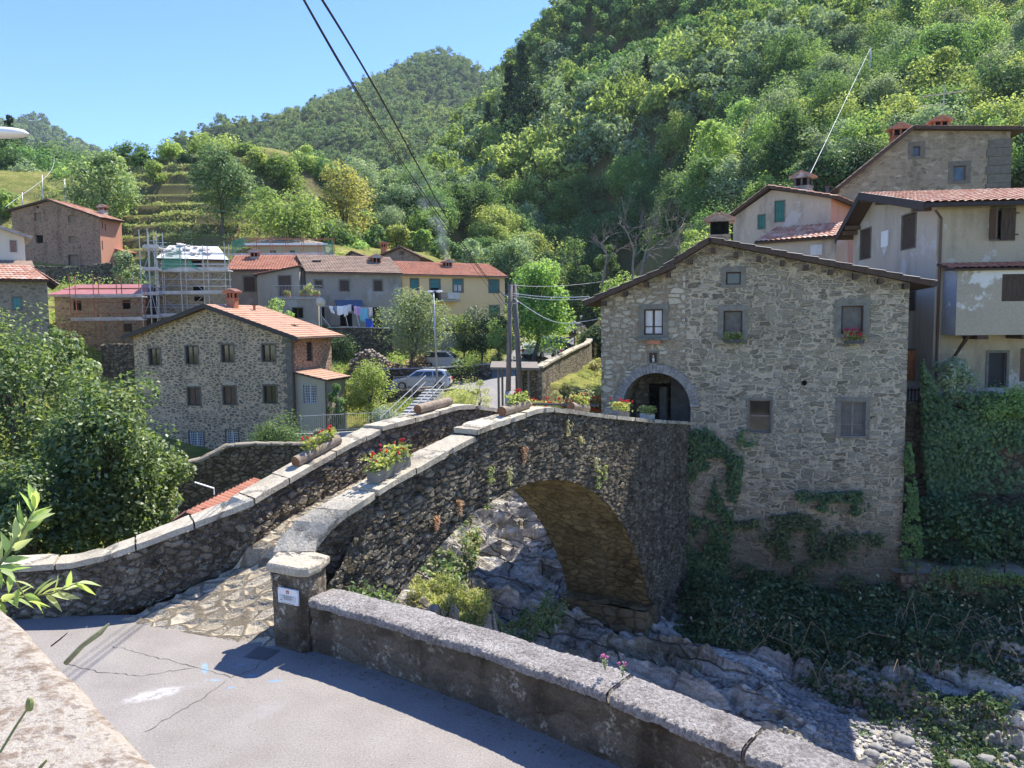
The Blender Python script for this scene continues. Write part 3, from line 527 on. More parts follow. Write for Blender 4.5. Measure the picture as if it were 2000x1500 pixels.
def crack(pxs,w=.018):
    P=[onz(x,y,.004) for x,y in pxs]; mb=MB(); Q=[]
    for a,b in zip(P[:-1],P[1:]):
        n=max(2,int(np.linalg.norm(b-a)/.07)); Q+=[a+(b-a)*k/n for k in range(n)]
    Q=np.array(Q+[P[-1]]); Q[1:-1,:2]+=rng.normal(0,.014,(len(Q)-2,2)); d=np.gradient(Q,axis=0); d/=np.linalg.norm(d,axis=1)[:,None]+1e-9; nrm=np.c_[-d[:,1],d[:,0],d[:,2]*0]; ww=(w*(.3+.7*rng.random(len(Q))))[:,None]/2
    mb.grid(np.array([Q-nrm*ww,Q+nrm*ww])); tag(obj('road_crack_marking',mb,M_CRACK),kind='structure')
crack([(130,1296),(190,1312),(280,1320),(330,1312),(385,1303)],.012); crack([(300,1282),(385,1303),(452,1322),(490,1310),(520,1287)],.012); crack([(440,1330),(400,1360),(320,1408),(280,1430)],.012); crack([(220,1262),(300,1282)],.01)
mb=MB(); q=[onz(*p,.005) for p in [(505,1262),(548,1270),(520,1290),(476,1283)]]; mb.add(q,[(3,2,1,0)]); tag(obj('drain_cover_plate',mb,plain('cast_iron',(.1,.095,.09),.7,.4)),'flat iron drain cover set in the asphalt by the pillar foot','drain cover')
mb=MB()
for _ in range(420):
    f=rng.random()**.8; p=_rs(Wf,200)[int(rng.uniform(0,130))]; r_=rng.uniform(.005,.016); o_=abs(rng.normal())*.16+.02; mb.blob((p[0]-.56*o_,p[1]-.83*o_,r_*.5),(r_*1.3,r_,r_*.7),5,4,.2)
o=obj('grit',mb,M_CONCRETE_GRIT if False else plain('road_grit',(.2,.18,.15),.95,.1,var=.5,nscale=9)); tag(o,'loose grit and crumbs along the foot of the roadside wall',kind='stuff')
# wall in front of the camera
fa=[(-4.2,4.75),(-1.33,1.93),(-1.0,1.61),(-.55,1.165),(.25,.36)]; 
nvec=np.array([-.70,-.71]); fo=np.array([-1.4,1.0,0]); fgw=thing('terrace_wall','sunlit lichen covered stone wall top running under the leafy twig','wall',tuple(fo))
A_=_rs([(x,y) for x,y in fa],220); Bk=A_+nvec*1.5; mb=LMB(fo); jag=(fbm(A_[:,0]*6,A_[:,1]*6,3)*.01)[:,None]
rows=[np.c_[A_+nvec*(f-.0)+jag*max(0,1-f*6)*[.7,.7],np.full(len(A_),4.3)+z] for f,z in [(.03,-.3),(.0,-.09),(-.005,-.03),(.01,-.008),(.03,0)]+[(g,.012*math.sin(g*4)) for g in np.linspace(.05,1.5,90)]]
mb.grid(np.array(rows)); obj('coping',mb,M_FGCOPE,fgw,smooth=True)
mb=LMB(fo); strip_wall(mb,[(x-.05,y-.05,-.02,4.05) for x,y in fa],[(x-1.05,y-1.05,-.02,4.05) for x,y in fa],.15,ntop=3); obj('wall',mb,M_NEARWALL,fgw,smooth=True)
# ------------------------------------------------------------------ building kit
class Bld:
    def __init__(s,name,label,ref,deg,zb,cat='house',group=None):
        P=at(*ref); s.x,s.y=P[0],P[1]; s.zb=zb; s.a=R_(deg); s.c,s.s=math.cos(s.a),math.sin(s.a)
        s.root=thing(name,label,cat,(s.x,s.y,zb),s.a,group)
        s.F=(np.zeros(3),np.array([1.,0,0]),np.array([0,-1.,0]))       # front face: origin, along, outward
    def loc(s,P): d=np.asarray(P,float)-[s.x,s.y,s.zb]; return np.array([d[0]*s.c+d[1]*s.s,-d[0]*s.s+d[1]*s.c,d[2]])
    def front(s,px,py,w=0.):
        d=ray(px,py); n=np.array([-s.s,s.c]); o=np.array([s.x,s.y])+n*w; t_=(n@o)/(n@d[:2]); L=s.loc(CAMP+d*t_); return L[0],L[2]
    def side(s,px,py,U=0.):
        d=ray(px,py); n=np.array([s.c,s.s]); o=np.array([s.x,s.y])+n*U; t_=(n@o)/(n@d[:2]); L=s.loc(CAMP+d*t_); return L[1],L[2]
    def sideface(s,U,right=True): return (np.array([U,0,0.]),np.array([0,1.,0]),np.array([1.,0,0])) if right else (np.array([U,0,0.]),np.array([0,1.,0]),np.array([-1.,0,0]))
    def fr(s,x0,y0,x1,y1,w=0):
        a=s.front(x0,y0,w); b=s.front(x1,y1,w); c=s.front(x0,y1,w); d=s.front(x1,y0,w); return ((a[0]+c[0])/2,(b[0]+d[0])/2,(b[1]+c[1])/2,(a[1]+d[1])/2)
    def sr(s,x0,y0,x1,y1,U=0):
        a=s.side(x0,y0,U); b=s.side(x1,y1,U); c=s.side(x0,y1,U); d=s.side(x1,y0,U); r=((a[0]+c[0])/2,(b[0]+d[0])/2,(b[1]+c[1])/2,(a[1]+d[1])/2)
        return r if r[0]<r[1] else (r[1],r[0],r[2],r[3])
def fbox(mb,f,u0,u1,d0,d1,z0,z1):   # box on a face: u along, d inward depth
    O,U,N=f; v=[O+U*u-N*d+np.array([0,0,z]) for z in (z0,z1) for (u,d) in ((u0,d0),(u1,d0),(u1,d1),(u0,d1))]
    if np.cross(U,[0,0,1.])@N<0: v=[v[i] for i in (1,0,3,2,5,4,7,6)]
    mb.hexa(v)
def panel(mb,f,u0,u1,zb,top,ops=(),step=.5,dep=.25):
    O,U,N=f; top=np.array(top,float)
    def lines(a,b,extra):
        L=set(np.round(np.linspace(a,b,max(2,int(abs(b-a)/step)+1)),4)); ex=[e for e in extra if a<e<b]; L={x for x in L if all(abs(x-e)>step*.35 for e in ex) or x in (a,b)}|set(np.round(ex,4)); return np.array(sorted(L))
    us=lines(round(u0,4),round(u1,4),[x for o in ops for x in o[:2]]+list(top[:,0])); zt=top[:,1].max(); zs=lines(round(zb,4),round(zt,4),[x for o in ops for x in o[2:4]])
    T=np.interp(us,top[:,0],top[:,1]); nu=len(us); V=np.array([[O+U*u+np.array([0,0,min(z,tp)]) for u,tp in zip(us,T)] for z in zs]).reshape(-1,3)
    F=[]; fl=np.cross(U,[0,0,1.])@N<0
    for j in range(len(zs)-1):
        zc=(zs[j]+zs[j+1])/2
        for i in range(nu-1):
            if zs[j]>=max(T[i],T[i+1])-1e-6: continue
            uc=(us[i]+us[i+1])/2
            if any(o[0]<uc<o[1] and o[2]<zc<o[3] and (len(o)<5 or o[4] is None or o[4](uc,zc)) for o in ops): continue
            q=(j*nu+i,j*nu+i+1,(j+1)*nu+i+1,(j+1)*nu+i); F.append(q[::-1] if fl else q)
    mb.add(V,F)
    for o in ops:
        if len(o)>4 and o[4] is not None: continue
        a,b,c,d=o[:4]; P=lambda u,z,dd: O+U*u-N*dd+np.array([0,0,z])
        for (p,q) in (((a,c),(a,d)),((a,d),(b,d)),((b,d),(b,c)),((b,c),(a,c))):
            k=[P(*p,0),P(*q,0),P(*q,dep),P(*p,dep)]; mb.add(k,[(3,2,1,0) if fl else (0,1,2,3)])
M_GLASS=glassy('window_glass'); M_GLASSB=glassy('window_glass_blue',(.05,.07,.08)); M_DARK=plain('dark_interior',(.012,.011,.01),.95,.05)  # dark_interior: near-black colour stands in for the shade inside openings
M_WOODD=wood('dark_wood',(.075,.05,.035)); M_WOODB=wood('brown_wood',(.13,.085,.055)); M_WOODG=wood('grey_wood',(.2,.17,.14)); M_SHUT=wood('shutter_brown',(.075,.05,.042),.6); M_SHUTG=plain('shutter_green',(.03,.14,.11),.5); M_SHUTT=plain('shutter_teal',(.06,.2,.2),.5); M_ORANGE=wood('orange_wood',(.42,.16,.06))
M_FRAMEST=plain('grey_dressed_stone',(.175,.167,.14),.9,.1,var=.25,nscale=4,bump=.01); M_DARKST=plain('dark_dressed_stone',(.15,.14,.115),.9,.1,var=.25,nscale=4,bump=.01); M_CURT=plain('white_curtain',(.55,.54,.52),.9,.1,var=.1,nscale=6); M_FASCIA=plain('dark_fascia',(.045,.035,.032),.6); M_SOFF=wood('soffit_wood',(.36,.2,.09)); M_IRON=plain('wrought_iron',(.05,.05,.055),.6,.4); M_WHITEM=plain('white_metal',(.62,.64,.66),.5,.4,var=.05); M_PIPE=plain('copper_pipe',(.11,.06,.045),.5,.4); M_CONC=plain('concrete',(.36,.35,.33),.9,.1,var=.2,nscale=2,bump=.006)
T_RED=tiles_mat('roof_tiles_red',((.33,.125,.078),(.42,.185,.12),(.37,.155,.095)),.35); T_ORANGE=tiles_mat('roof_tiles_orange',((.44,.25,.165),(.54,.33,.225),(.49,.285,.19)),.12); T_GREY=tiles_mat('roof_tiles_old',((.24,.16,.115),(.33,.23,.17),(.27,.19,.14)),.5); T_MIX=tiles_mat('roof_tiles_mixed',((.38,.17,.11),(.56,.35,.25),(.44,.2,.13),(.62,.45,.36)),.2); T_SLATE=tiles_mat('roof_slabs_stone',((.24,.225,.2),(.36,.34,.31),(.3,.285,.26)),.4)
M_BRICK=rubble('chimney_brick',(.26,.26,.085),((.36,.12,.07),(.44,.17,.1),(.4,.14,.085)),(.3,.2,.15),.03,.02,.1,(.4,.3,.25),.3,rnd=.35,flat=True)
def window(b,f,r,kind,fr=None,sw=.12,surround=M_FRAMEST,sill=False,d=.1,mull=True,curt=False,name='window',glass=None,proud=.03):
    u0,u1,z0,z1=r; fr=fr or M_WOODD; mb=MB(); t_=.05; 
    if kind=='shutter':
        w=MB(); n=max(2,int((u1-u0)/.16)); e=np.linspace(u0,u1,n+1)
        for i in range(n): fbox(w,f,e[i]+.004,e[i+1]-.004,.03+rng.uniform(0,.006),.07,z0+.01,z1-.01)
        m=(u0+u1)/2
        for zz in (z0+.15*(z1-z0),z1-.15*(z1-z0)):
            fbox(w,f,u0+.02,m-.015,.012,.03,zz-.04,zz+.04); fbox(w,f,m+.015,u1-.02,.012,.03,zz-.04,zz+.04)
        o=obj('shutter',w,fr,b.root); k=MB(); fbox(k,f,u0,u1,.09,.11,z0,z1); obj('backing_panel',k,M_DARK,o)
        hd=o
    else:
        fbox(mb,f,u0,u0+t_,d,d+.06,z0,z1); fbox(mb,f,u1-t_,u1,d,d+.06,z0,z1); fbox(mb,f,u0+t_,u1-t_,d,d+.06,z0,z0+t_); fbox(mb,f,u0+t_,u1-t_,d,d+.06,z1-t_,z1)
        if mull: m=(u0+u1)/2; fbox(mb,f,m-.04,m+.04,d-.004,d+.056,z0+t_,z1-t_)
        if kind=='cross': fbox(mb,f,u0+t_,u1-t_,d+.003,d+.05,z0+.32*(z1-z0)-.02,z0+.32*(z1-z0)+.02)
        if kind=='mid': fbox(mb,f,u0+t_,u1-t_,d+.003,d+.05,(z0+z1)/2-.03,(z0+z1)/2+.03)
        if kind=='grille':
            n=max(3,int((u1-u0)/.13)); 
            for i in range(1,n): u=u0+(u1-u0)*i/n; fbox(mb,f,u-.012,u+.012,d-.07,d-.046,z0,z1)
            n=max(3,int((z1-z0)/.15))
            for i in range(1,n): z=z0+(z1-z0)*i/n; fbox(mb,f,u0,u1,d-.045,d-.025,z-.012,z+.012)
        o=hd=obj(name,mb,fr,b.root); k=MB(); fbox(k,f,u0+.02,u1-.02,d+.03,d+.05,z0+.02,z1-.02); obj('pane',k,glass or (M_DARK if kind=='dark' else M_GLASS),o)  # dark kind: open hole, a matte black sheet paints the shade inside
        if curt:
            k=MB(); c0,c1=(u0+t_,u1-t_); n=30; G=[]
            for z in (z0+t_,z1-t_): G.append([f[0]+f[1]*(c0+(c1-c0)*i/n)-f[2]*(d+.018+.009*math.sin(i*1.7))+np.array([0,0,z]) for i in range(n+1)])
            k.grid(np.array(G)); obj('curtain',k,M_CURT if curt is True else curt,o,smooth=True)
    if sw:
        k=MB(); fbox(k,f,u0-sw,u0,-proud,.2,z0-sw*.6,z1+sw); fbox(k,f,u1,u1+sw,-proud-.002,.2,z0-sw*.6,z1+sw); fbox(k,f,u0,u1,-proud-.004,.2,z1,z1+sw*1.02); fbox(k,f,u0,u1,-proud-.004,.2,z0-sw*.62,z0); obj('surround',k,surround,hd)
    if sill: k=MB(); fbox(k,f,u0-sw-.06,u1+sw+.06,-.16,.1,z0-sw*.6-.09,z0-sw*.6+.005); obj('sill',k,surround,hd)
    return hd
def opening(r,sw=0): return (r[0]-sw*.5,r[1]+sw*.5,r[2]-sw*.3,r[3]+sw*.5)
def roof(b,name,P,mat,pitch=.24,row=.38,amp=.04,thick=.14,under=M_WOODD,sub=5,edge=True):
    P=[np.asarray(p,float) for p in P]; e0,e1,r1,r0=P; L=max(np.linalg.norm(e1-e0),np.linalg.norm(r1-r0)); H=np.linalg.norm(r0-e0)
    n=np.cross(e1-e0,r0-e0); n/=np.linalg.norm(n); 
    if n[2]<0: n=-n
    nu=max(4,int(L/pitch)*sub); rows=max(2,int(H/row)); V=[];UV=[]
    us=np.linspace(0,1,nu+1); wv_=np.abs(np.sin(us*nu/sub*math.pi))*amp
    for j in range(rows):
        for q,off in ((0.,.045),(1.,.008)):
            v=(j+q)/rows; jit=.012*(vnoise(us*nu/sub*1.0,np.full(nu+1,j*3.7),5))
            base=(e0+(e1-e0)*us[:,None])*(1-v)+(r0+(r1-r0)*us[:,None])*v
            V.append(base+n*(wv_+off+jit)[:,None]); UV.append(np.c_[us*nu/sub,np.full(nu+1,j+.5)])
    mb=MB(); mb.grid(np.array(V)); o=obj(name,mb,mat,b.root,uv=np.concatenate(UV))
    k=MB(); q=[e0,e1,r1,r0]; 
    if np.cross(e1-e0,r0-e0)[2]<0: q=[e1,e0,r0,r1]
    k.hexa([p-n*thick for p in q]+[p+n*.006 for p in q]); obj('roof_boards',k,under,o); return o
def chimney(b,c,sx,sy,h,mat=M_BRICK,cap=T_MIX,gap=.35,top=M_BRICK,name='chimney'):
    x,y,z=c; mb=MB(); mb.box((x-sx/2,y-sy/2,z),(x+sx/2,y+sy/2,z+h)); mb.box((x-sx/2-.05,y-sy/2-.05,z+h),(x+sx/2+.05,y+sy/2+.05,z+h+.06)); o=obj(name,mb,mat,b.root)
    mb=MB(); z1=z+h+.06; p=.11
    for ax in (-1,1):
        for ay in (-1,1): mb.box((x+ax*sx/2-(p if ax>0 else 0),y+ay*sy/2-(p if ay>0 else 0),z1),(x+ax*sx/2+(0 if ax>0 else p),y+ay*sy/2+(0 if ay>0 else p),z1+gap))
    mb.box((x-.05,y-sy/2+.003,z1),(x+.05,y+sy/2-.003,z1+gap)); obj('vent_posts',mb,top,o); mb=MB(); mb.box((x-sx/2+.1,y-sy/2+.1,z1),(x+sx/2-.1,y+sy/2-.1,z1+gap)); obj('flue',mb,M_DARK,o)
    z2=z1+gap; k=.16; mb=MB(); mb.prism([(x-sx/2-k,y-sy/2-k,z2),(x+sx/2+k,y-sy/2-k,z2),(x+sx/2+k*.9,y-sy/2-k,z2+.06),(x,y-sy/2-k,z2+.06+sx*.3),(x-sx/2-k*.9,y-sy/2-k,z2+.06)],(0,sy+2*k,0)); cp=obj('chimney_cap',mb,mat,o)
    mb=MB()
    for sgn in (-1,1):
        n=max(3,int((sy+2*k)/.16)); 
        for i in range(n):
            yy=y-sy/2-k+(i+.5)*(sy+2*k)/n
            mb.tube([(x+sgn*(sx/2+k+.06),yy,z2+.075),(x+sgn*.02,yy,z2+.1+sx*.3)],.07,6)
    obj('cap_tiles',mb,plain('cap_tile',(.42,.22,.15),.85,var=.3,nscale=6) if 'cap_tile' not in bpy.data.materials else bpy.data.materials['cap_tile'],o)
    return o
# ------------------------------------------------------------------ stone house at the end of the bridge
M_HOUSE=rubble('house_stone',(.42,.42,.165),((.135,.128,.105),(.25,.235,.195),(.19,.186,.16),(.32,.305,.265)),(.40,.365,.305),.03,.05,.5,(.55,.53,.47),.35,(2.2,5.6,(.105,.098,.072)),soft=.12,metric='CHEBYCHEV',rag=.85)
M_GATE=rubble('gate_wing_stone',(.42,.42,.2),((.27,.25,.215),(.37,.35,.305),(.44,.42,.37),(.31,.285,.24)),(.25,.22,.175),.05,.06,.55,(.6,.58,.53),.3,None,soft=.12,metric='CHEBYCHEV')
H=Bld('stone_house','tall old rubble stone house at the far end of the bridge with arched passage',(1175,830,29),-17,-6.5)
hz=6.5; E0=5.72+hz; RDG=7.72+hz; E1=6.2+hz; UR=10.45; DP=7.5; UG=3.05
topH=[(0,E0+.05),(UG,7.22+hz),(3.92,RDG),(UR,E1+.1)]
wins=[((1258,604,1295,654),'cross',(.14,)),((1413,607,1450,658),'glass',()),((1418,531,1447,556),'glass',()),((1643,597,1686,652),'glass',()),((1462,781,1506,844),'mid',()),((1641,784,1690,851),'cross',())]
rects=[H.fr(*w_[0]) for w_ in wins]; sws=[.19,.19,.17,.21,.06,.14]
ops=[opening(r,s_) for r,s_ in zip(rects,sws)]
ca=H.fr(1216,727,1349,826); acx=(ca[0]+ca[1])/2; arad=(ca[1]-ca[0])/2; az=ca[3]-arad
archop=(ca[0],ca[1],.0,ca[3],lambda u,z:z>hz-.6 and (z<az or (u-acx)**2+(z-az)**2<arad**2))
nich=H.fr(1270,690,1282,707)
mb=MB(); panel(mb,H.F,UG,UR,0,topH,[o for o in ops if o[0]>UG]+[archop],.07); 
panel(mb,H.sideface(UR),0,DP,0,[(0,E1+.1),(DP,E1+.1)],(),.12); panel(mb,(np.array([0,DP,0]),np.array([1.,0,0]),np.array([0,1.,0])),0,UR,0,topH,(),.6); obj('wall',mb,M_HOUSE,H.root,smooth=True,weldit=True)
fg=(np.array([0,-.03,0]),np.array([1.,0,0]),np.array([0,-1.,0]))
mb=MB(); panel(mb,fg,0,UG+.04,0,[(u,z-.02) for u,z in topH],[o for o in ops if o[1]<UG]+[archop,(nich[0]-.05,nich[1]+.05,nich[2]-.05,nich[3]+.05)],.06); panel(mb,H.sideface(0,False),-.03,DP,0,[(-.03,E0),(DP,E0)],(),.15); obj('gate_wing_wall',mb,M_GATE,H.root,smooth=True,weldit=True)
for (w_,r,s_) in zip(wins,rects,sws):
    i=rects.index(r); fr_=M_WOODG if i in (4,5) else M_WOODD
    window(H,H.F if r[0]>UG else fg,r,w_[1],fr_,s_,M_FRAMEST,i==0,.1,i in (0,5),curt=(True if i in (0,) else plain('grey_net_%d'%i,(.13,.125,.11),.9,var=.2,nscale=5) if i in (1,3,5) else False),glass=M_GLASS)
# arch ring, passage, niche
mb=MB(); n=34
for i in range(n):
    a0,a1=math.pi*i/n,math.pi*(i+.94)/n; r0,r1=arad-.02,arad+.27+rng.uniform(-.04,.05); dd=-.06-rng.uniform(0,.03)
    v=[np.array([acx+r*math.cos(a),d_,az+r*math.sin(a)]) for (r,a) in ((r0,a0),(r1,a0),(r1,a1),(r0,a1)) for d_ in (dd-.0,.42)]
    mb.add(v,[(0,2,4,6),(1,7,5,3),(0,1,3,2),(2,3,5,4),(4,5,7,6),(6,7,1,0)])
obj('arch_ring',mb,plain('arch_stone',(.24,.23,.21),.92,.1,var=.35,nscale=5,bump=.012),H.root)
mb=MB(); th=np.linspace(0,math.pi,26); dpt=np.linspace(.38,3.6,12); prof=[(ca[0],hz-.7)]+[(acx-arad*math.cos(a),az+arad*math.sin(a)) for a in th]+[(ca[1],hz-.7)]
mb.grid(np.array([[(u,d_,z) for u,z in prof] for d_ in dpt])); mb.grid(np.array([[(u,d_,hz-.55) for u in np.linspace(ca[0]-.1,ca[1]+.1,4)] for d_ in np.linspace(.0,6,4)])); mb.box((ca[1]-.75,3.55,hz-.6),(ca[1]+.1,3.75,ca[3])); mb.box((ca[0]-.1,3.55,az+.55),(ca[1],3.75,ca[3]+.1)); mb.box((ca[0]-.1,3.55,hz-.6),(ca[0]+.55,3.75,ca[3])); obj('passage',mb,M_GATE,H.root,smooth=False)
mb=MB(); mb.tube([(ca[0]+1.25,2.6,hz-.6),(ca[0]+1.25,2.6,az+.5)],[.2,.17],8); mb.box((ca[0]+1.55,2.6,hz-.6),(ca[1],2.75,az+arad*.93)); obj('passage_pier',mb,M_FRAMEST,H.root)
mb=MB(); fbox(mb,fg,nich[0]-.05,nich[1]+.05,.12,.16,nich[2]-.05,nich[3]+.05); nb=obj('niche',mb,M_WOODB,H.root); mb=MB()
for q in ((nich[0]-.09,nich[0]-.03,nich[2]-.08,nich[3]+.08),(nich[1]+.03,nich[1]+.09,nich[2]-.08,nich[3]+.08),(nich[0]-.03,nich[1]+.03,nich[3]+.02,nich[3]+.08),(nich[0]-.03,nich[1]+.03,nich[2]-.08,nich[2]-.02)): fbox(mb,fg,q[0],q[1],-.02,.1,q[2],q[3])
obj('niche_frame',mb,M_FRAMEST,nb); mb=MB(); um=(nich[0]+nich[1])/2; mb.blob((um,.02,nich[2]+.08),(.05,.04,.1)); mb.blob((um,.02,nich[2]+.22),(.03,.03,.04)); obj('statuette',mb,plain('white_plaster_figure',(.6,.55,.5),.7),nb,smooth=True)
# buttress foot at the left of the arch
mb=MB(); P=[(-.35,-.55,hz-1.2),(.75,-.55,hz-1.2),(.75,.1,hz-1.2),(-.35,.1,hz-1.2),(-.02,-.06,hz+1.3),(.55,-.06,hz+1.3),(.55,.1,hz+1.3),(-.02,.1,hz+1.3)]
P=np.array(P); rows=[]
for k in range(26):
    f=k/25; q=P[:4]*(1-f)+P[4:]*f; rows.append([q[0]+(q[1]-q[0])*g for g in np.linspace(0,1,12)]); 
mb.grid(np.array(rows)); rows=[]
for k in range(26):
    f=k/25; q=P[:4]*(1-f)+P[4:]*f; rows.append([q[3]+(q[0]-q[3])*g for g in np.linspace(0,1,9)])
mb.grid(np.array(rows)); obj('buttress',mb,M_GATE,H.root,smooth=True,weldit=True)
# drain hole
hu,hzz=H.front(1571,748); mb=MB(); mb.tube([(hu,-.04,hzz),(hu,.3,hzz)],.09,10); obj('drain_hole',mb,M_DARK,H.root)
# roofs
RO=.45
def PT(u,w_,z): return np.array([u,w_,z])
rl=(RDG-E0)/3.92
roof(H,'roof',[PT(11.2,DP+.4,E1-.1),PT(11.2,-RO,E1-.1),PT(3.92,-RO,RDG+.14),PT(3.92,DP+.4,RDG+.14)],T_SLATE,.45,.5,.03,.16)
roof(H,'roof',[PT(2.35,-RO,6.93+hz),PT(2.35,DP+.4,6.93+hz),PT(3.95,DP+.4,RDG+.14),PT(3.95,-RO,RDG+.14)],T_SLATE,.45,.45,.03,.16)
roof(H,'roof',[PT(-.62,-RO-.1,E0-.05),PT(-.62,DP+.4,E0-.05),PT(2.7,DP+.4,6.98+hz),PT(2.7,-RO-.1,6.98+hz)],T_SLATE,.45,.45,.03,.16)
mb=MB()
for u in np.arange(.15,10.6,.78):
    z=np.interp(u,[0,2.6,3.92,10.45],[E0-.02,6.8+hz,RDG-.12,E1-.08])-.12
    mb=MB(); mb.box((u-.075,-RO+.06,z-.13),(u+.075,.1,z+.05)); obj('rafter_end',mb,M_WOODD,H.root)
mb=MB(); mb.tube([(11.1,-RO,E1-.2),(11.25,DP,E1-.2)],.07,6); obj('gutter',mb,M_FASCIA,H.root)
cu,cz=H.front(1405,462,1.6); chimney(H,(cu,1.9,RDG-.35),.66,.6,.72,plain('sooty_brick',(.3,.22,.17),.9,.1,var=.5,nscale=3),T_MIX,.48,M_DARK)
# ------------------------------------------------------------------ renovated stone mill on the left bank
M_MILL=rubble('mill_stone',(.36,.36,.17),((.11,.105,.095),(.16,.152,.135),(.21,.19,.16)),(.45,.365,.29),.08,.03,.12,(.4,.36,.3),.2,soft=.1)
M_MILLS=rubble('mill_side_stone',(.3,.3,.17),((.2,.135,.1),(.26,.18,.135),(.17,.13,.1)),(.40,.3,.23),.08,.03,.1,(.4,.36,.3),.2,soft=.1)
B=Bld('mill_house','renovated stone mill with four upper windows and a new orange tiled roof across the river',(572,780,49.5),-16,-4.3)
uL=B.front(262,700)[0]; zE=B.front(572,655)[1]; uA,zA=B.front(408,598); zEl=B.front(262,655)[1]; DPm=5.2
mw=[(291,681,313,713),(363,676,386,711),(433,673,456,707),(512,673,537,706),(367,757,391,791),(436,755,461,790),(515,753,540,787)]
rr=[B.fr(*q) for q in mw]; gr_=[B.fr(370,843,399,897),B.fr(441,840,466,868)]
top=[(uL,zEl),(uA,zA-.12),(0,zE)]
mb=MB(); panel(mb,B.F,uL,0,0,top,[opening(r,.1) for r in rr]+gr_,.085); obj('wall',mb,M_MILL,B.root,smooth=True)
sl_=B.sr(599,668,611,705); mb=MB(); panel(mb,B.sideface(0),0,DPm,0,[(0,zE),(DPm,zE)],[sl_],.1); panel(mb,B.sideface(uL,False),0,DPm,0,[(0,zEl),(DPm,zEl)],(),.6); panel(mb,(np.array([0,DPm,0]),np.array([1.,0,0]),np.array([0,1.,0])),uL,0,0,top,(),.8); obj('side_wall',mb,M_MILLS,B.root,smooth=True)
for i,r in enumerate(rr): window(B,B.F,r,'glass',M_WOODD,.09,M_DARKST,False,.12,True,glass=M_GLASS,curt=(M_WOODB if i in (4,5) else False))
for r in gr_: window(B,B.F,r,'grille',M_WHITEM,.05,M_DARKST,False,.1)
for i in (4,5,6):
    u0,u1,z0,z1=rr[i]; mb=MB(); mb.prism([(u0-.06,-.02,z1+.13),(u1+.06,-.02,z1+.13),(u1-.1,-.02,z1+.28),((u0+u1)/2,-.02,z1+.33),(u0+.1,-.02,z1+.28)],(0,.1,0)); obj('lintel_arch',mb,plain('lintel_sand',(.42,.35,.27),.9) if i==4 else bpy.data.materials['lintel_sand'],B.root)
window(B,B.sideface(0),sl_,'grille',M_IRON,.05,M_MILLS,False,.1,False)
mb=MB(); 
for k in range(int(zE/.32)):
    l=.62 if k%2 else .38; mb.box((-l,-.035,k*.32+.01),(.035,.4 if not k%2 else .25,k*.32+.31),.012)
obj('quoins',mb,M_DARKST,B.root)
ov=.55; slp=(zA-zE)/(-uA)
roof(B,'roof',[PT(.75,-ov,zE-.75*slp+.1),PT(.75,DPm+.5,zE-.75*slp+.1),PT(uA,DPm+.5,zA+.1),PT(uA,-ov,zA+.1)],T_ORANGE,.3,.4,.03,.1,M_SOFF)
roof(B,'roof',[PT(uL-.5,DPm+.5,zEl-.2+.1),PT(uL-.5,-ov,zEl-.2+.1),PT(uA,-ov,zA+.1),PT(uA,DPm+.5,zA+.1)],T_ORANGE,.3,.4,.03,.1,M_SOFF)
mb=MB()
for (a,b_) in (((.78,zE-.75*slp),(uA,zA)),((uL-.52,zEl-.2),(uA,zA))): 
    mb.prism([(a[0],-ov-.03,a[1]-.13),(b_[0],-ov-.03,b_[1]-.13),(b_[0],-ov-.03,b_[1]+.17),(a[0],-ov-.03,a[1]+.17)],(0,.05,0)); 
obj('verge_board',mb,M_FASCIA,B.root)
mb=MB(); mb.tube([(.8,-ov,zE-.75*slp+.05),(.8,DPm+.5,zE-.75*slp+.05)],.07,6); gt=obj('gutter',mb,M_PIPE,B.root); mb=MB(); mb.tube([(.75,-.1,zE-.3),(.12,-.1,zE-.55),(.1,-.1,.3)],.05,6); obj('downpipe',mb,M_PIPE,B.root)
mb=MB(); p=B.front(520,630,2); roofz=lambda u: zA+.16+(u-uA)*(-slp)
mb.box((-1.6,2.6,roofz(-1.6)),(-1.2,3.2,roofz(-1.2)+.16)); obj('skylight',mb,M_IRON,B.root)
cu=B.front(450,590,1.5)[0]; chimney(B,(cu,1.7,roofz(cu)-.3),.62,.5,.85,M_BRICK,T_ORANGE,.3)
cu=B.front(493,592,3.)[0]; mb=MB(); mb.tube([(cu,3.2,roofz(cu)-.2),(cu,3.2,roofz(cu)+.3)],.09,8); mb.tube([(cu,3.2,roofz(cu)+.3),(cu,3.2,roofz(cu)+.34)],.14,8); obj('vent_pipe',mb,M_BRICK,B.root)
# annex
aw1=2.1; zan=B.side(640,741,0)[1]; az1=B.front(578,722,.3)[1]; au=2.6
M_ANNEX=plaster('annex_plaster',(.34,.33,.3),(.2,.19,.17),None,.5); wa=.25
gl=B.fr(593,752,617,787,wa); fa_=(np.array([0,wa,0]),np.array([1.,0,0]),np.array([0,-1.,0])); zh=B.front(574,725,wa)[1]; zl=B.front(640,740,wa)[1]; ul=B.front(637,760,wa)[0]; zb_=2.
mb=MB(); panel(mb,fa_,.06,ul,zb_-1,[(.06,zh-.1),(ul,zl-.1)],[gl],.4); panel(mb,(np.array([ul,wa,0]),np.array([0,1.,0]),np.array([1.,0,0])),0,2.6,zb_-1,[(0,zl-.1),(2.6,zl-.1)],(),.5); obj('annex_wall',mb,M_ANNEX,B.root)
window(B,fa_,gl,'grille',M_WHITEM,.05,M_CONC,False,.1)
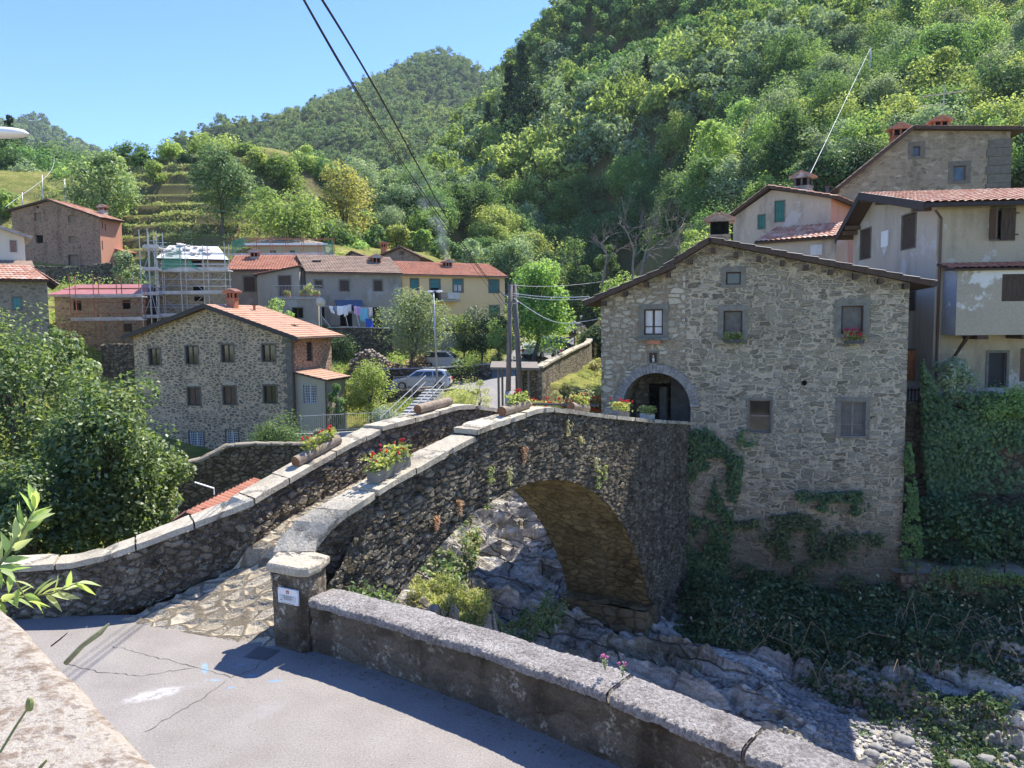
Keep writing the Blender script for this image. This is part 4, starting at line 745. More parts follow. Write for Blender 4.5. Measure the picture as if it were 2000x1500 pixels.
sl2=(zh-zl)/(ul-.06); roof(B,'annex_roof',[PT(ul+.3,wa-.3,zl-.3*sl2),PT(ul+.3,3.2,zl-.3*sl2),PT(.04,3.2,zh),PT(.04,wa-.3,zh)],T_ORANGE,.3,.38,.03,.1,M_FASCIA)
mb=MB(); mb.tube([(ul+.02,wa-.08,zl-.2),(ul+.02,wa-.08,zb_-1)],.05,6); obj('downpipe',mb,M_PIPE,B.root)
HOUSE=H
# ------------------------------------------------------------------ the other houses
def box_house(b,u0,u1,D,top,ops=(),wall=None,side_ops=(),zb=-1.5,side=None,step=.5,right=True,name='wall'):
    mb=MB(); panel(mb,b.F,u0,u1,zb,top,ops,step); U=u1 if right else u0; t2=top[-1][1] if right else top[0][1]; t1=top[0][1] if right else top[-1][1]
    if side is None: panel(mb,b.sideface(U,right),0,D,zb,[(0,t2),(D,t2)],side_ops,step)
    panel(mb,b.sideface(u0 if right else u1,not right),0,D,zb,[(0,t1),(D,t1)],(),2.); panel(mb,(np.array([0,D,0]),np.array([1.,0,0]),np.array([0,1.,0])),u0,u1,zb,top,(),2.)
    o=obj(name,mb,wall,b.root)
    if side is not None: mb=MB(); panel(mb,b.sideface(U,right),0,D,zb,[(0,t2),(D,t2)],side_ops,step); obj('side_wall',mb,side,b.root)
    return o
def eave_roof(b,u0,u1,z,D,rise,mat,ov=.45,ove=.25,**k):   # ridge parallel to the front
    m=D/2; s_=rise/m
    roof(b,'roof',[PT(u0-ove,-ov,z-ov*s_+.12),PT(u1+ove,-ov,z-ov*s_+.12),PT(u1+ove,m,z+rise+.12),PT(u0-ove,m,z+rise+.12)],mat,**k)
    roof(b,'roof',[PT(u1+ove,D+ov,z-ov*s_+.12),PT(u0-ove,D+ov,z-ov*s_+.12),PT(u0-ove,m,z+rise+.12),PT(u1+ove,m,z+rise+.12)],mat,**k)
    mb=MB()
    for u in (u0-.02,u1-.1): mb.prism([(u,0,z-.01),(u,m,z+rise-.02),(u,D,z-.01)],(.12,0,0))
    obj('gable_wall',mb,k.get('gm',M_CONC),b.root)
    mb=MB(); mb.tube([(u0-ove,-ov-.02,z-ov*s_+.03),(u1+ove,-ov-.02,z-ov*s_+.03)],.06,6); obj('gutter',mb,M_PIPE,b.root)
M_PGREY=plaster('grey_plaster',(.27,.265,.265),(.15,.148,.148),(.33,.325,.32),.7); M_PGREY2=plaster('grey_plaster_pale',(.285,.28,.275),(.2,.195,.19),None,.5); M_PYEL=plaster('yellow_plaster',(.72,.57,.36),(.58,.46,.29),None,.35)
M_RUB=rubble('ruin_stone',(.4,.4,.2),((.17,.15,.12),(.24,.213,.175),(.13,.115,.095)),(.29,.255,.2),.06,.03,.15,(.4,.36,.3),.3,flat=True)
M_RUBG=rubble('grey_rubble',(.4,.4,.22),((.15,.14,.125),(.22,.21,.19),(.11,.1,.09)),(.24,.225,.2),.05,.03,.25,(.42,.4,.37),.3,flat=True)
# grey row house with the red roof
B=Bld('row_house','grey plastered row house with red roof and a flowered balcony wing',(512,560,73),8,3.4)
r=lambda *q:B.fr(*q); ul=r(446,600,447,610)[0]; ur=r(606,600,607,610)[0]; ze=B.front(500,527)[1]
w1=r(477,541,498,569); box_house(B,ul,ur,8,[(ul,ze),(ur,ze)],[w1],M_PGREY); window(B,B.F,w1,'shutter',M_SHUT,.14,M_FRAMEST)
eave_roof(B,ul,ur-1.2,ze,8,1.55,T_RED,.35,.05,pitch=.26)
cu=r(485,490,490,495)[0]; chimney(B,(cu,3.2,ze+.9),.8,.7,.5,M_CONC,T_RED,.4)
# balcony wing
wx0=r(509,560,510,561)[0]; wx1=r(583,560,584,561,-1.6)[0]; fw_=(np.array([0,-1.6,0]),np.array([1.,0,0]),np.array([0,-1.,0])); zt0=B.front(512,537,-1.6)[1]; zt1=B.front(583,521,-1.6)[1]; wd=B.fr(545,539,568,583,-1.6); wl=B.fr(571,601,592,621,-1.6)
mb=MB(); panel(mb,fw_,wx0,wx1+.1,-1.5,[(wx0,zt0),(wx1+.1,zt1)],[wd],.5); panel(mb,(np.array([wx0,-1.6,0]),np.array([0,1.,0]),np.array([-1.,0,0])),0,1.6,-1.5,[(0,zt0),(1.6,zt0)],(),1.); panel(mb,(np.array([wx1+.1,-1.6,0]),np.array([0,1.,0]),np.array([1.,0,0])),0,3.6,-1.5,[(0,zt1),(3.6,zt1)],(),1.); obj('wing_wall',mb,M_PGREY2,B.root)
window(B,fw_,wd,'shutter',M_SHUT,.1,M_FRAMEST)
roof(B,'wing_roof',[PT(wx0-.3,-1.95,zt0+.02),PT(wx0-.3,1.6,zt0+.02),PT(wx1+.3,1.6,zt1+.12),PT(wx1+.3,-1.95,zt1+.12)],T_RED,.26,.4,.03,.12)
zb1=B.front(540,581,-3.4)[1]; bx0=B.front(535,580,-3.4)[0]; bx1=B.front(625,580,-3.4)[0]; mb=MB(); mb.box((bx0,-3.45,zb1-.15),(bx1,-1.55,zb1)); bal=obj('balcony',mb,M_CONC,B.root)
zr1=B.front(540,558,-3.4)[1]; mb=MB(); mb.tube([(bx0,-3.4,zr1),(bx1,-3.4,zr1)],.03,6); mb.tube([(bx0,-3.4,zb1+.08),(bx1,-3.4,zb1+.08)],.02,6); mb.tube([(bx1,-3.4,zr1),(bx1,-1.6,zr1)],.03,6); mb.tube([(bx0,-3.4,zr1),(bx0,-1.6,zr1)],.03,6)
for u in np.arange(bx0,bx1+.01,.13): mb.tube([(u,-3.4,zb1),(u,-3.4,zr1)],.013,4,False)
obj('railing',mb,M_STEEL,bal)
BALC=[B.root.matrix_basis,bx0,bx1,zb1,(B.x,B.y,B.zb,B.a)]
mb=MB(); z0=-1.5; panel(mb,(np.array([0,-3.3,0]),np.array([1.,0,0]),np.array([0,-1.,0])),bx0+.1,bx1-.2,z0,[(bx0+.1,zb1-.16),(bx1-.2,zb1-.16)],[B.fr(571,601,592,621,-3.3)],.6); panel(mb,(np.array([bx1-.2,-3.3,0]),np.array([0,1.,0]),np.array([1.,0,0])),0,1.8,z0,[(0,zb1-.16),(1.8,zb1-.16)],(),1.); obj('basement_wall',mb,M_PGREY,B.root); window(B,(np.array([0,-3.3,0]),np.array([1.,0,0]),np.array([0,-1.,0])),B.fr(571,601,592,621,-3.3),'dark',M_WOODD,.06,M_FRAMEST)
# grey row house with brown roof
B=Bld('row_house','long grey row house with weathered brown tile roof above the washing lines',(700,580,75),26,3.4); r=lambda *q:B.fr(*q)
ul=r(598,560,599,561)[0]; ur=r(784,560,785,561)[0]; ze=B.front(700,532)[1]
ws=[r(664,548,681,568),r(730,548,746,568),r(615,548,629,562)]; low=[r(663,632,689,660),r(731,603,747,640)]
box_house(B,ul,ur,8,[(ul,ze),(ur,ze)],ws+low[:0],M_PGREY,right=False)
for q in ws: window(B,B.F,q,'shutter',M_SHUT,.13,M_FRAMEST)
eave_roof(B,ul,ur,ze,8,1.75,T_GREY,.4,.1,pitch=.26)
cu=r(748,505,752,507)[0]; chimney(B,(cu,2.6,ze+.6),.9,.8,.45,M_CONC,T_GREY,.5); mb=MB(); cu=r(628,505,632,507)[0]; mb.box((cu-.4,2.0,ze+1.0),(cu+.4,2.6,ze+1.22)); obj('skylight',mb,M_FASCIA,B.root)
q=r(653,586,706,596); mb=MB(); P=[PT(q[0],0,q[3]),PT(q[1],0,q[3]),PT(q[1],-1.1,q[2]-.1),PT(q[0],-1.1,q[2]-.1)]; mb.hexa([p-[0,0,.05] for p in P[::-1]]+[p for p in P[::-1]]); obj('awning',mb,plain('awning_blue',(.1,.14,.2),.8),B.root)
for q_ in ((621,600,634,622),(664,612,688,640),(728,600,745,640)): 
    q=r(*q_); window(B,B.F,(q[0],q[1],q[2],q[3]),'dark',M_WOODD,.0,d=-.04)
# yellow house
B=Bld('yellow_house','pale yellow house with green shutters and red roof above the parked cars',(895,580,82),31,2.4); r=lambda *q:B.fr(*q)
ul=r(786,560,787,561)[0]; ur=r(986,560,987,561)[0]; ze=B.front(895,538)[1]
sh=[r(803,546,816,565),r(956,548,973,571),r(957,598,974,617)]; op_=[r(841,547,858,585),r(886,547,903,570)]
box_house(B,ul,ur,8,[(ul,ze),(ur,ze)],sh+op_,M_PYEL,zb=-3)
for q in sh: window(B,B.F,q,'shutter',M_SHUTT if q is not sh[2] else M_SHUTG,.16,M_FRAMEST)
window(B,B.F,op_[0],'dark',M_WOODD,.16,M_FRAMEST,mull=False); window(B,B.F,op_[1],'glass',M_WOODD,.16,M_FRAMEST,curt=True)
for q in op_: mb=MB(); fbox(mb,B.F,q[0],q[1],.02,.06,q[2]+(q[3]-q[2])*.6,q[3]); obj('roller_blind',mb,M_SHUTT,B.root)
eave_roof(B,ul,ur,ze,8,1.5,T_RED,.4,.25,pitch=.26)
cu=r(895,505,900,507)[0]; chimney(B,(cu,2.6,ze+.5),.8,.8,.55,M_CONC,T_RED,.4)
q=r(846,573,890,587); mb=MB(); mb.box((q[0],-1.1,q[2]-.12),(q[1],0,q[2])); bal=obj('balcony',mb,M_CONC,B.root); mb=MB(); mb.tube([(q[0],-1.08,q[3]),(q[1],-1.08,q[3])],.03,6)
for u in np.arange(q[0],q[1],.14): mb.tube([(u,-1.08,q[2]),(u,-1.08,q[3])],.014,4,False)
obj('railing',mb,M_IRON,bal); mb=MB(); mb.grid(np.array([[PT(u,-1.13-.02*math.sin(u*9),z) for u in np.linspace(q[0]+1.1,q[1]-.1,12)] for z in np.linspace(q[2]+.15,q[3]+.05,3)])); tag(obj('towel',mb,M_CURT),'pale striped cloth hung over the yellow house balcony rail','towel').matrix_world=B.root.matrix_basis
mb=MB(); fbox(mb,B.F,ul,ur,-.03,.02,B.front(895,592)[1]-.05,B.front(895,592)[1]+.05); obj('string_course',mb,M_PYEL,B.root)
# low outhouse gables behind the row
for (nm,lab,ref,deg,pl,pr,ap,ev,mat,D) in (('gabled_house','small gabled house with pale soffit behind the brown roof',(690,505,92),-5,665,730,(688,492),507,M_CONC,6),('gabled_house','small stone gabled house with a red chimney and attic window behind the brown roof',(780,505,94),-5,731,826,(783,483),502,M_RUBG,7)):
    B=Bld(nm,lab,ref,deg,at(*ref)[2]-3); u0=B.front(pl+4,505)[0]; u1=B.front(pr-6,505)[0]; ua,za=B.front(*ap); zev=B.front(ref[0],ev)[1]
    box_house(B,u0,u1,D,[(u0,zev),(ua,za-.1),(u1,zev)],(),mat,zb=-2,step=1); sl=(za-zev)/max(.1,ua-u0); s2=(za-zev)/(u1-ua)
    roof(B,'roof',[PT(u0-.5,D,zev-.5*sl+.1),PT(u0-.5,-.5,zev-.5*sl+.1),PT(ua,-.5,za+.1),PT(ua,D,za+.1)],T_GREY,.26,.4,.03,.2); roof(B,'roof',[PT(u1+.5,-.5,zev-.5*s2+.1),PT(u1+.5,D,zev-.5*s2+.1),PT(ua,D,za+.1),PT(ua,-.5,za+.1)],T_GREY,.26,.4,.03,.2)
    if mat is M_RUBG: q=B.fr(781,491,789,497); window(B,B.F,q,'dark',M_WOODD,.05,M_FRAMEST,d=-.03); cu=B.front(750,480,2)[0]; chimney(B,(cu,2,za-1.),.7,.6,1.2,M_BRICK,T_RED,.35)
# tall house under scaffolding
B=Bld('renovation_house','tall stone house under renovation wrapped in scaffolding with a half stripped roof',(370,600,66),24,3.4); r=lambda *q:B.fr(*q)
ul=r(312,560,313,561)[0]; ur=r(441,560,442,561)[0]; ze=B.front(370,506)[1]; q1=[r(375,507,394,526),r(377,557,398,572),r(379,579,398,588)]
box_house(B,ul,ur,6.5,[(ul,ze),(ur,ze)],q1,M_RUB)
for q in q1: window(B,B.F,q,'dark',M_WOODD,.0,mull=False)
M_SLABP=plain('slab_pale',(.5,.45,.4),.8,var=.4,nscale=2); T_SHEET=plain('roof_membrane_white',(.62,.63,.62),.6,.3,var=.15,nscale=2); za=B.front(370,480,3)[1]
roof(B,'roof',[PT(ul-.2,-.4,ze-.05),PT(ur+.3,-.4,ze-.05),PT(ur-.3,3.2,za),PT(ul+.9,3.2,za)],T_SHEET,1.,2.,.01,.12); roof(B,'roof',[PT(ur+.3,6.9,ze-.05),PT(ul-.2,6.9,ze-.05),PT(ul+.9,3.2,za),PT(ur-.3,3.2,za)],T_SHEET,1.,2.,.01,.12)
mb=MB(); sl=(za-ze)/3.6
for k in range(26): u=rng.uniform(ul+.7,ur-.6); v=rng.uniform(.15,2.9); z=ze+.1+sl*(v+.4); d=rng.uniform(.2,.55); mb=MB(); mb.hexa([PT(u+a*d-d/2,v+b_*d*.7,z+b_*d*.7*sl+h) for h in (0,.14) for a,b_ in ((0,0),(1,0),(1,1),(0,1))]); obj('loose_slab',mb,M_SLABP,B.root)
# low house with a red membrane roof
B=Bld('renovation_house','low long stone house under renovation with a flat red membrane roof and rusty scaffold poles',(195,610,64),6,2.0); r=lambda *q:B.fr(*q)
ul=r(107,600,108,601)[0]; ur=r(281,600,282,601)[0]; ze=B.front(195,576)[1]; q1=[r(143,587,159,606),r(238,586,255,604),r(240,632,258,648)]
box_house(B,ul,ur,6,[(ul,ze),(ur,ze)],q1,M_RUB)
for q in q1: window(B,B.F,q,'dark' if q is not q1[2] else 'grille',M_WOODD,.0,mull=q is not q1[1])
za=B.front(195,561,3)[1]; T_MEMB=plain('roof_membrane_red',(.36,.14,.125),.5,.4,var=.15,nscale=2); roof(B,'roof',[PT(ul-.4,-.5,ze),PT(ur+.2,-.5,ze),PT(ur-.2,3.4,za+.25),PT(ul+.5,3.4,za+.25)],T_MEMB,1.,2.,.01,.14,M_CONC); roof(B,'roof',[PT(ur+.2,6.5,ze),PT(ul-.4,6.5,ze),PT(ul+.5,3.4,za+.25),PT(ur-.2,3.4,za+.25)],T_MEMB,1.,2.,.01,.14,M_CONC)
# upper house with netting
B=Bld('renovation_house','low white edged house with stripped roof and green netting above the red roof',(560,495,88),6,10.5); r=lambda *q:B.fr(*q)
ul=r(493,490,494,491)[0]; ur=r(636,490,637,491)[0]; ze=B.front(560,478)[1]; ua,za=B.front(545,462,3.)
q1=[r(528,489,539,497),r(566,489,576,497)]; box_house(B,ul,ur,6,[(ul,ze),(ur,ze)],q1,plaster('beige_render',(.42,.38,.3),(.3,.27,.21)),zb=-2)
for q in q1: window(B,B.F,q,'shutter',M_SHUTG,.0)
roof(B,'roof',[PT(ul-.7,-.6,ze),PT(ur+.3,-.6,ze),PT(ua+2.2,3,za),PT(ua-.8,3,za)],plain('roof_boarding',(.33,.25,.19),.85,var=.35,nscale=1.5),1.,2.,.01,.12,M_CONC); mb=MB(); mb.box((ul-.75,-.66,ze-.1),(ur+.35,-.6,ze+.12)); obj('white_fascia',mb,M_WHITE,B.root)
# pink stone farmhouse on the slope
M_FARM=rubble('farm_wall',(.5,.5,.26),((.13,.11,.095),(.21,.165,.14),(.165,.125,.105)),(.28,.19,.16),.09,.03,.3,(.3,.25,.21),.6,flat=True); B=Bld('farmhouse','big old pinkish stone farmhouse with gable front on the slope below the terraces',(196,470,88),-13,10.); r=lambda *q:B.fr(*q)
ul=r(25,460,26,461)[0]; ze=B.front(196,424)[1]; zl=B.front(25,411)[1]; ua,za=B.front(97,391); q1=[r(67,416,81,431),r(133,420,148,435),r(70,459,84,475),r(134,461,149,475),r(71,402,76,407),r(134,498,152,518)]
D=B.side(215,437,0.)[0]; D=max(3.5,min(D,8)); sq=[B.sr(199,432,201,446),B.sr(205,437,207,450),B.sr(199,470,201,488)]
box_house(B,ul,0,D,[(ul,zl),(ua,za),(0,ze)],q1,M_FARM,side=plaster('farm_side_pink',(.55,.29,.22),(.42,.23,.18)),side_ops=sq,zb=-3)
for i,q in enumerate(q1): window(B,B.F,q,'dark',M_WOODD if i in(2,4) else M_FARM,.0 if i!=5 else .08,M_DARKST,d=.18,glass=M_DARK if i in (2,4) else plaster('bricked_%d'%i,(.21,.165,.14),(.14,.11,.09)),mull=False)
for q in sq: window(B,B.sideface(0),q,'shutter',M_SHUT,.0)
sl=(za-zl)/(ua-ul); s2=(za-ze)/-ua
roof(B,'roof',[PT(ul-.5,D,zl-.5*sl+.1),PT(ul-.5,-.4,zl-.5*sl+.1),PT(ua,-.4,za+.1),PT(ua,D,za+.1)],T_MIX,.28,.4,.03,.18); roof(B,'roof',[PT(.6,-.4,ze-.6*s2+.1),PT(.6,D,ze-.6*s2+.1),PT(ua,D,za+.1),PT(ua,-.4,za+.1)],T_MIX,.28,.4,.03,.18)
chimney(B,(-2.,3.,ze+.7),.7,.6,.5,M_CONC,T_MIX,.3); mb=MB(); mb.hexa([PT(.0,2.2,ze-3.4),PT(1.6,2.2,ze-3.8),PT(1.6,4.6,ze-3.8),PT(0,4.6,ze-3.4),PT(.0,2.2,ze-3.3),PT(1.6,2.2,ze-3.7),PT(1.6,4.6,ze-3.7),PT(0,4.6,ze-3.3)]); pt=obj('porch_roof',mb,T_RED,B.root); mb=MB(); mb.tube([PT(1.5,2.3,-1),PT(1.5,2.3,ze-3.8)],.08,6); obj('porch_post',mb,M_CONC,pt)
# white house at the frame edge
B=Bld('white_house','white walled house with brown shutter partly cut off by the frame edge',(49,490,60),36,6.2); ul=B.front(-70,480)[0]; ze=B.front(49,461)[1]; q=B.fr(20,470,32,492); D=7
box_house(B,ul,0,D,[(ul,ze+1.2),(0,ze)],[q],plaster('white_render',(.62,.58,.53),(.5,.46,.41),None,.3),zb=-2.2); window(B,B.F,q,'shutter',wood('shutter_light_brown',(.3,.19,.14)),.05,M_CONC)
roof(B,'roof',[PT(.5,-.6,ze-.1),PT(.5,D,ze-.1),PT(ul,D,ze+1.4),PT(ul,-.6,ze+1.4)],T_GREY,.28,.4,.03,.16,M_CONC); z2=B.front(30,513,-1.4)[1]; roof(B,'lean_to_roof',[PT(.4,-1.8,z2-.35),PT(.4,.0,z2+.25),PT(ul,.0,z2+.25),PT(ul,-1.8,z2-.35)],T_GREY,.28,.4,.03,.12) ; mb=MB(); mb.box((ul,-1.4,-2.5),(0,-.01,z2-.2)); obj('lean_to_wall',mb,M_PGREY2,B.root); q=B.fr(-6,516,17,531,-1.4); window(B,(np.array([0,-1.4,0]),np.array([1.,0,0]),np.array([0,-1.,0])),q,'shutter',M_WOODB,.0,d=-.05)
# grey stone house with teal shutter
B=Bld('stone_cottage','grey stone cottage with teal shutter and mixed tile roof behind the leafy tree',(94,590,54),33,1.2); ul=B.front(-60,590)[0]; ze=B.front(94,553)[1]; ua,za=B.front(72,538); zl=B.front(-60,556)[1]; q=B.fr(25,581,41,605); D=7
box_house(B,ul,0,D,[(ul,ze+.3),(0,ze+.1)],[q],M_RUBG,zb=-3); window(B,B.F,q,'shutter',M_SHUTT,.08,M_DARKST)
roof(B,'roof',[PT(ul,-.5,ze+.2),PT(.1,-.5,ze+.2),PT(-.9,2.6,ze+1.35),PT(ul,2.6,ze+1.35)],T_MIX,.3,.42,.035,.16); roof(B,'roof',[PT(.7,-.5,ze-.1),PT(.7,D,ze-.1),PT(-.9,D,ze+1.35),PT(-.9,2.6,ze+1.35)],T_MIX,.3,.42,.035,.16)
# ------------------------------------------------------------------ plastered house at the right
M_PLL=plaster('pale_plaster',(.43,.395,.365),(.26,.235,.215),(.5,.47,.44),.65); M_PLR=plaster('ochre_grey_plaster',(.40,.355,.29),(.21,.185,.15),(.52,.48,.42),.75,.8,.02)
B=Bld('plaster_house','plastered house with dark shutters, red roof and a patched enclosed balcony',(1825,600,30),-5,1.6); UE=9.5; DG=8.3
ze=B.front(1825,401)[1]; zg=B.side(1712,383,0)[1]; wg=B.side(1712,383,0)[0]; zbk=B.side(1668,460,0)[1]; wb=B.side(1667,460,0)[0]
LF=(np.zeros(3),np.array([0,1.,0]),np.array([-1.,0,0]))
q1=[B.sr(1681,448,1701,505),B.sr(1762,419,1789,485),B.sr(1773,570,1788,606),B.sr(1771,684,1787,742)]
f1=B.fr(1932,408,1978,468); dor=B.fr(1930,689,1965,757); f2=B.fr(1992,680,2012,745)
mb=MB(); panel(mb,B.F,0,UE,-1.2,[(0,ze),(UE,ze)],[f1,dor,f2],.5); panel(mb,(np.array([UE,0,0]),np.array([0,1.,0]),np.array([1.,0,0])),0,wb,-1.2,[(0,ze),(wg,zg),(wb,zbk)],(),1.); panel(mb,(np.array([0,wb,0]),np.array([1.,0,0]),np.array([0,1.,0])),0,UE,-1.2,[(0,zbk),(UE,zbk)],(),2); obj('wall',mb,M_PLR,B.root)
mb=MB(); panel(mb,LF,0,wb,-1.2,[(0,ze),(wg,zg),(wb,zbk)],q1,.5); obj('gable_wall',mb,M_PLL,B.root)
for q in q1[:3]: window(B,LF,q,'shutter',M_WOODD,.06,M_FRAMEST)
window(B,LF,q1[3],'glass',M_ORANGE,.06,M_FRAMEST,curt=M_ORANGE)
mb=MB(); w0=q1[3][0]; mb.box((-.45,w0-.06,q1[3][2]),(-.0,w0-.01,q1[3][3])); obj('shutter',mb,M_ORANGE,B.root)
um=f1[0]+(f1[1]-f1[0])*.32; window(B,B.F,(f1[0]+.12,f1[1],f1[2],f1[3]),'glass',M_FRAMEST,.09,M_FRAMEST,mull=False,glass=M_GLASS)
mb=MB(); e=np.linspace(f1[0]+(f1[1]-f1[0])*.45,f1[1]+.06,5)
for i in range(4): mb.box((e[i]+.004,-.09,f1[2]-.02),(e[i+1]-.004,-.045,f1[3]+.02))
for z in (f1[2]+.15,f1[3]-.2): mb.box((e[0],-.105,z),(e[-1]+.12,-.088,z+.05))
obj('shutter',mb,M_WOODD,B.root); mb=MB(); mb.box((f1[0]-.02,-.55,f1[2]),(f1[0]+.03,-.05,f1[3])); obj('shutter',mb,M_WOODB,B.root)
mb=MB(); fbox(mb,B.F,dor[0]+.01,dor[1]-.01,.12,.16,dor[2],dor[3]-.01); obj('door',mb,plain('door_dark',(.02,.02,.025),.5),B.root); mb=MB(); 
for (a,b_) in ((dor[0]-.1,dor[0]),(dor[1],dor[1]+.1)): fbox(mb,B.F,a,b_,-.03,.1,dor[2],dor[3]+.1)
fbox(mb,B.F,dor[0],dor[1],-.028,.1,dor[3],dor[3]+.1); obj('door_frame',mb,M_FRAMEST,B.root); window(B,B.F,f2,'shutter',M_WOODB,.0)
s_=(zg-ze)/wg; s3=(zg-zbk)/(wb-wg); ge=.75
roof(B,'roof',[PT(-ge,-.55,ze-.55*s_+.14),PT(UE+.3,-.55,ze-.55*s_+.14),PT(UE+.3,wg,zg+.14),PT(-ge,wg,zg+.14)],T_MIX,.3,.38,.05,.12); roof(B,'roof',[PT(UE+.3,wb+.4,zbk-.4*s3+.14),PT(-ge,wb+.4,zbk-.4*s3+.14),PT(-ge,wg,zg+.14),PT(UE+.3,wg,zg+.14)],T_MIX,.3,.38,.05,.12)
mb=MB(); 
for (a,b_) in (((-.58,ze-.55*s_),(wg,zg)),((wb+.42,zbk-.4*s3),(wg,zg))): mb.prism([(-ge-.04,a[0],a[1]-.14),(-ge-.04,b_[0],b_[1]-.14),(-ge-.04,b_[0],b_[1]+.2),(-ge-.04,a[0],a[1]+.2)],(.05,0,0))
obj('verge_board',mb,M_FASCIA,B.root)
mb=MB()
for w_ in (.6,wg-1.8,wg,wg+2.,wb-.5): z=np.interp(w_,[0,wg,wb],[ze,zg,zbk])-.1; mb=MB(); mb.box((-ge+.05,w_-.09,z-.16),(.1,w_+.09,z+.02)); obj('purlin',mb,M_WOODB,B.root)
mb=MB(); mb.tube([(-.3,-.55,ze-.28),(.1,-.1,ze-.5),(.12,-.09,-.6)],.05,7); obj('downpipe',mb,M_PIPE,B.root); mb=MB(); mb.tube([(-ge,-.6,ze-.55*s_+.03),(UE,-.6,ze-.55*s_+.03)],.07,6); obj('gutter',mb,M_FASCIA,B.root)
# small notice and patch on the gable
q=B.sr(1722,451,1735,482); mb=MB(); fbox(mb,LF,q[0],q[1],-.03,.0,q[2],q[3]); obj('wall_panel',mb,M_WHITE,B.root); q=B.sr(1723,484,1732,500); mb=MB(); mb.prism([(-.012,q[0],q[3]),(-.012,(q[0]+q[1])/2,q[3]+.1),(-.012,q[1],q[3]-.1),(-.012,q[1]-.05,q[2]+.25),(-.012,(q[0]+q[1])/2,q[2]),(-.012,q[0]+.03,q[2]+.3)][::-1],(.01,0,0)); obj('plaster_patch',mb,M_CURT,B.root)
# enclosed balcony
wv=-1.15; by0=B.front(1866,655,wv); by1=B.front(1866,527,wv); bx0=by0[0]; z0,z1=by0[1],by1[1]
M_BAY=plaster('patched_plaster',(.36,.335,.29),(.28,.26,.22),(.70,.69,.65),.4,.55,.008,False,.5); sh_=B.fr(1957,535,2010,588,wv)
mb=MB(); fb=(np.array([0,wv,0]),np.array([1.,0,0]),np.array([0,-1.,0])); panel(mb,fb,bx0,UE,z0,[(bx0,z1),(UE,z1)],[sh_],.5); mb.add([PT(bx0,wv,z0),PT(UE,wv,z0),PT(UE,0,z0),PT(bx0,0,z0)],[(3,2,1,0)]); bay=obj('enclosed_balcony',mb,M_BAY,B.root)
mb=MB(); panel(mb,(np.array([bx0,wv,0]),np.array([0,1.,0]),np.array([-1.,0,0])),0,-wv,z0,[(0,z1),(-wv,z1)],(),.5); obj('balcony_side',mb,plaster('bluish_patch',(.38,.39,.43),(.55,.55,.58),(.75,.75,.73),.5,.8,.008,False),bay)
window(B,fb,sh_,'shutter',M_WOODD,.0); roof(B,'balcony_roof',[PT(bx0-.25,wv-.2,z1+.02),PT(UE,wv-.2,z1+.02),PT(UE,0.,z1+.3),PT(bx0-.25,0.,z1+.3)],T_RED,.26,.35,.04,.07)
mb=MB()
for u in np.arange(bx0+1.,UE,1.6): mb=MB(); mb.box((u-.2,wv+.03,z0-.16),(u+.2,0,z0-.003)); obj('balcony_beam',mb,M_WOODD,bay)
mb=MB()
mb.hexa([PT(bx0+.25,-.12,z0-1.1),PT(bx0+.37,-.12,z0-1.1),PT(bx0+.37,0,z0-1.2),PT(bx0+.25,0,z0-1.2),PT(bx0+.5,wv+.1,z0-.01),PT(bx0+.62,wv+.1,z0-.01),PT(bx0+.62,wv+.25,z0-.01),PT(bx0+.5,wv+.25,z0-.01)]); obj('bracket',mb,M_WOODD,bay)
PB=B
# wooden gate beside the house
q=B.sr(1774,756,1806,815); q0=B.loc(at(1774,815,31.2)); mb=MB(); g0=at(1772,815,29.6); g1=at(1807,815,28.6); gd=(g1-g0)/np.linalg.norm(g1-g0); hgt=1.15
go=g0.copy(); gate=thing('wooden_gate','dark wooden slatted gate on the terrace beside the stone house corner','gate',tuple(go)); gl_=np.linalg.norm(g1-g0)
for i in range(6): p=gd*gl_*i/5; mb.tube([p,p+[0,0,hgt]],.035,4)
obj('slats',mb,M_WOODD,gate); mb=MB()
for z in (.15,.6,1.05): mb.tube([np.array([0,0,z])-[0,.05,0],gd*gl_+np.array([0,-.05,z])],.03,4)
mb.tube([np.array([0,-.07,.15]),gd*gl_+np.array([0,-.07,1.05])],.03,4); obj('rails',mb,M_WOODD,gate)
# pink and grey house behind
B=Bld('pink_house','weathered grey house with green shutters and a faded pink side behind the stone house',(1622,430,43),-38,4.); r=lambda *q:B.fr(*q)
ul=B.front(1432,440)[0]; zr=B.front(1622,386)[1]; zp=B.front(1507,371)[1]; uP=B.front(1507,371)[0]; zl=B.front(1436,424)[1]; D=B.side(1700,430,0)[0]; D=min(max(D,4),9); q1=[r(1514,393,1532,433),r(1481,420,1494,447)]
M_PK=plaster('pink_faded',(.55,.31,.25),(.3,.245,.22),None,.6,.9); M_PG=plaster('stained_grey',(.42,.37,.335),(.17,.155,.145),(.5,.44,.4),.75,.8,.012)
box_house(B,ul,0,D,[(ul,zl),(uP,zp),(0,zr)],q1,M_PG,side=M_PK,zb=-2)
for q in q1: window(B,B.F,q,'shutter',M_SHUTG,.05,M_FRAMEST)
roof(B,'roof',[PT(.45,-.4,zr-.02),PT(.45,D+.3,zr-.02),PT(uP-.1,D+.3,zp+.22),PT(uP-.1,-.4,zp+.22)],T_MIX,.26,.4,.05,.14); roof(B,'roof',[PT(ul-.5,D+.3,zl-.15),PT(ul-.5,-.4,zl-.15),PT(uP-.1,-.4,zp+.22),PT(uP-.1,D+.3,zp+.22)],T_MIX,.26,.4,.05,.14)
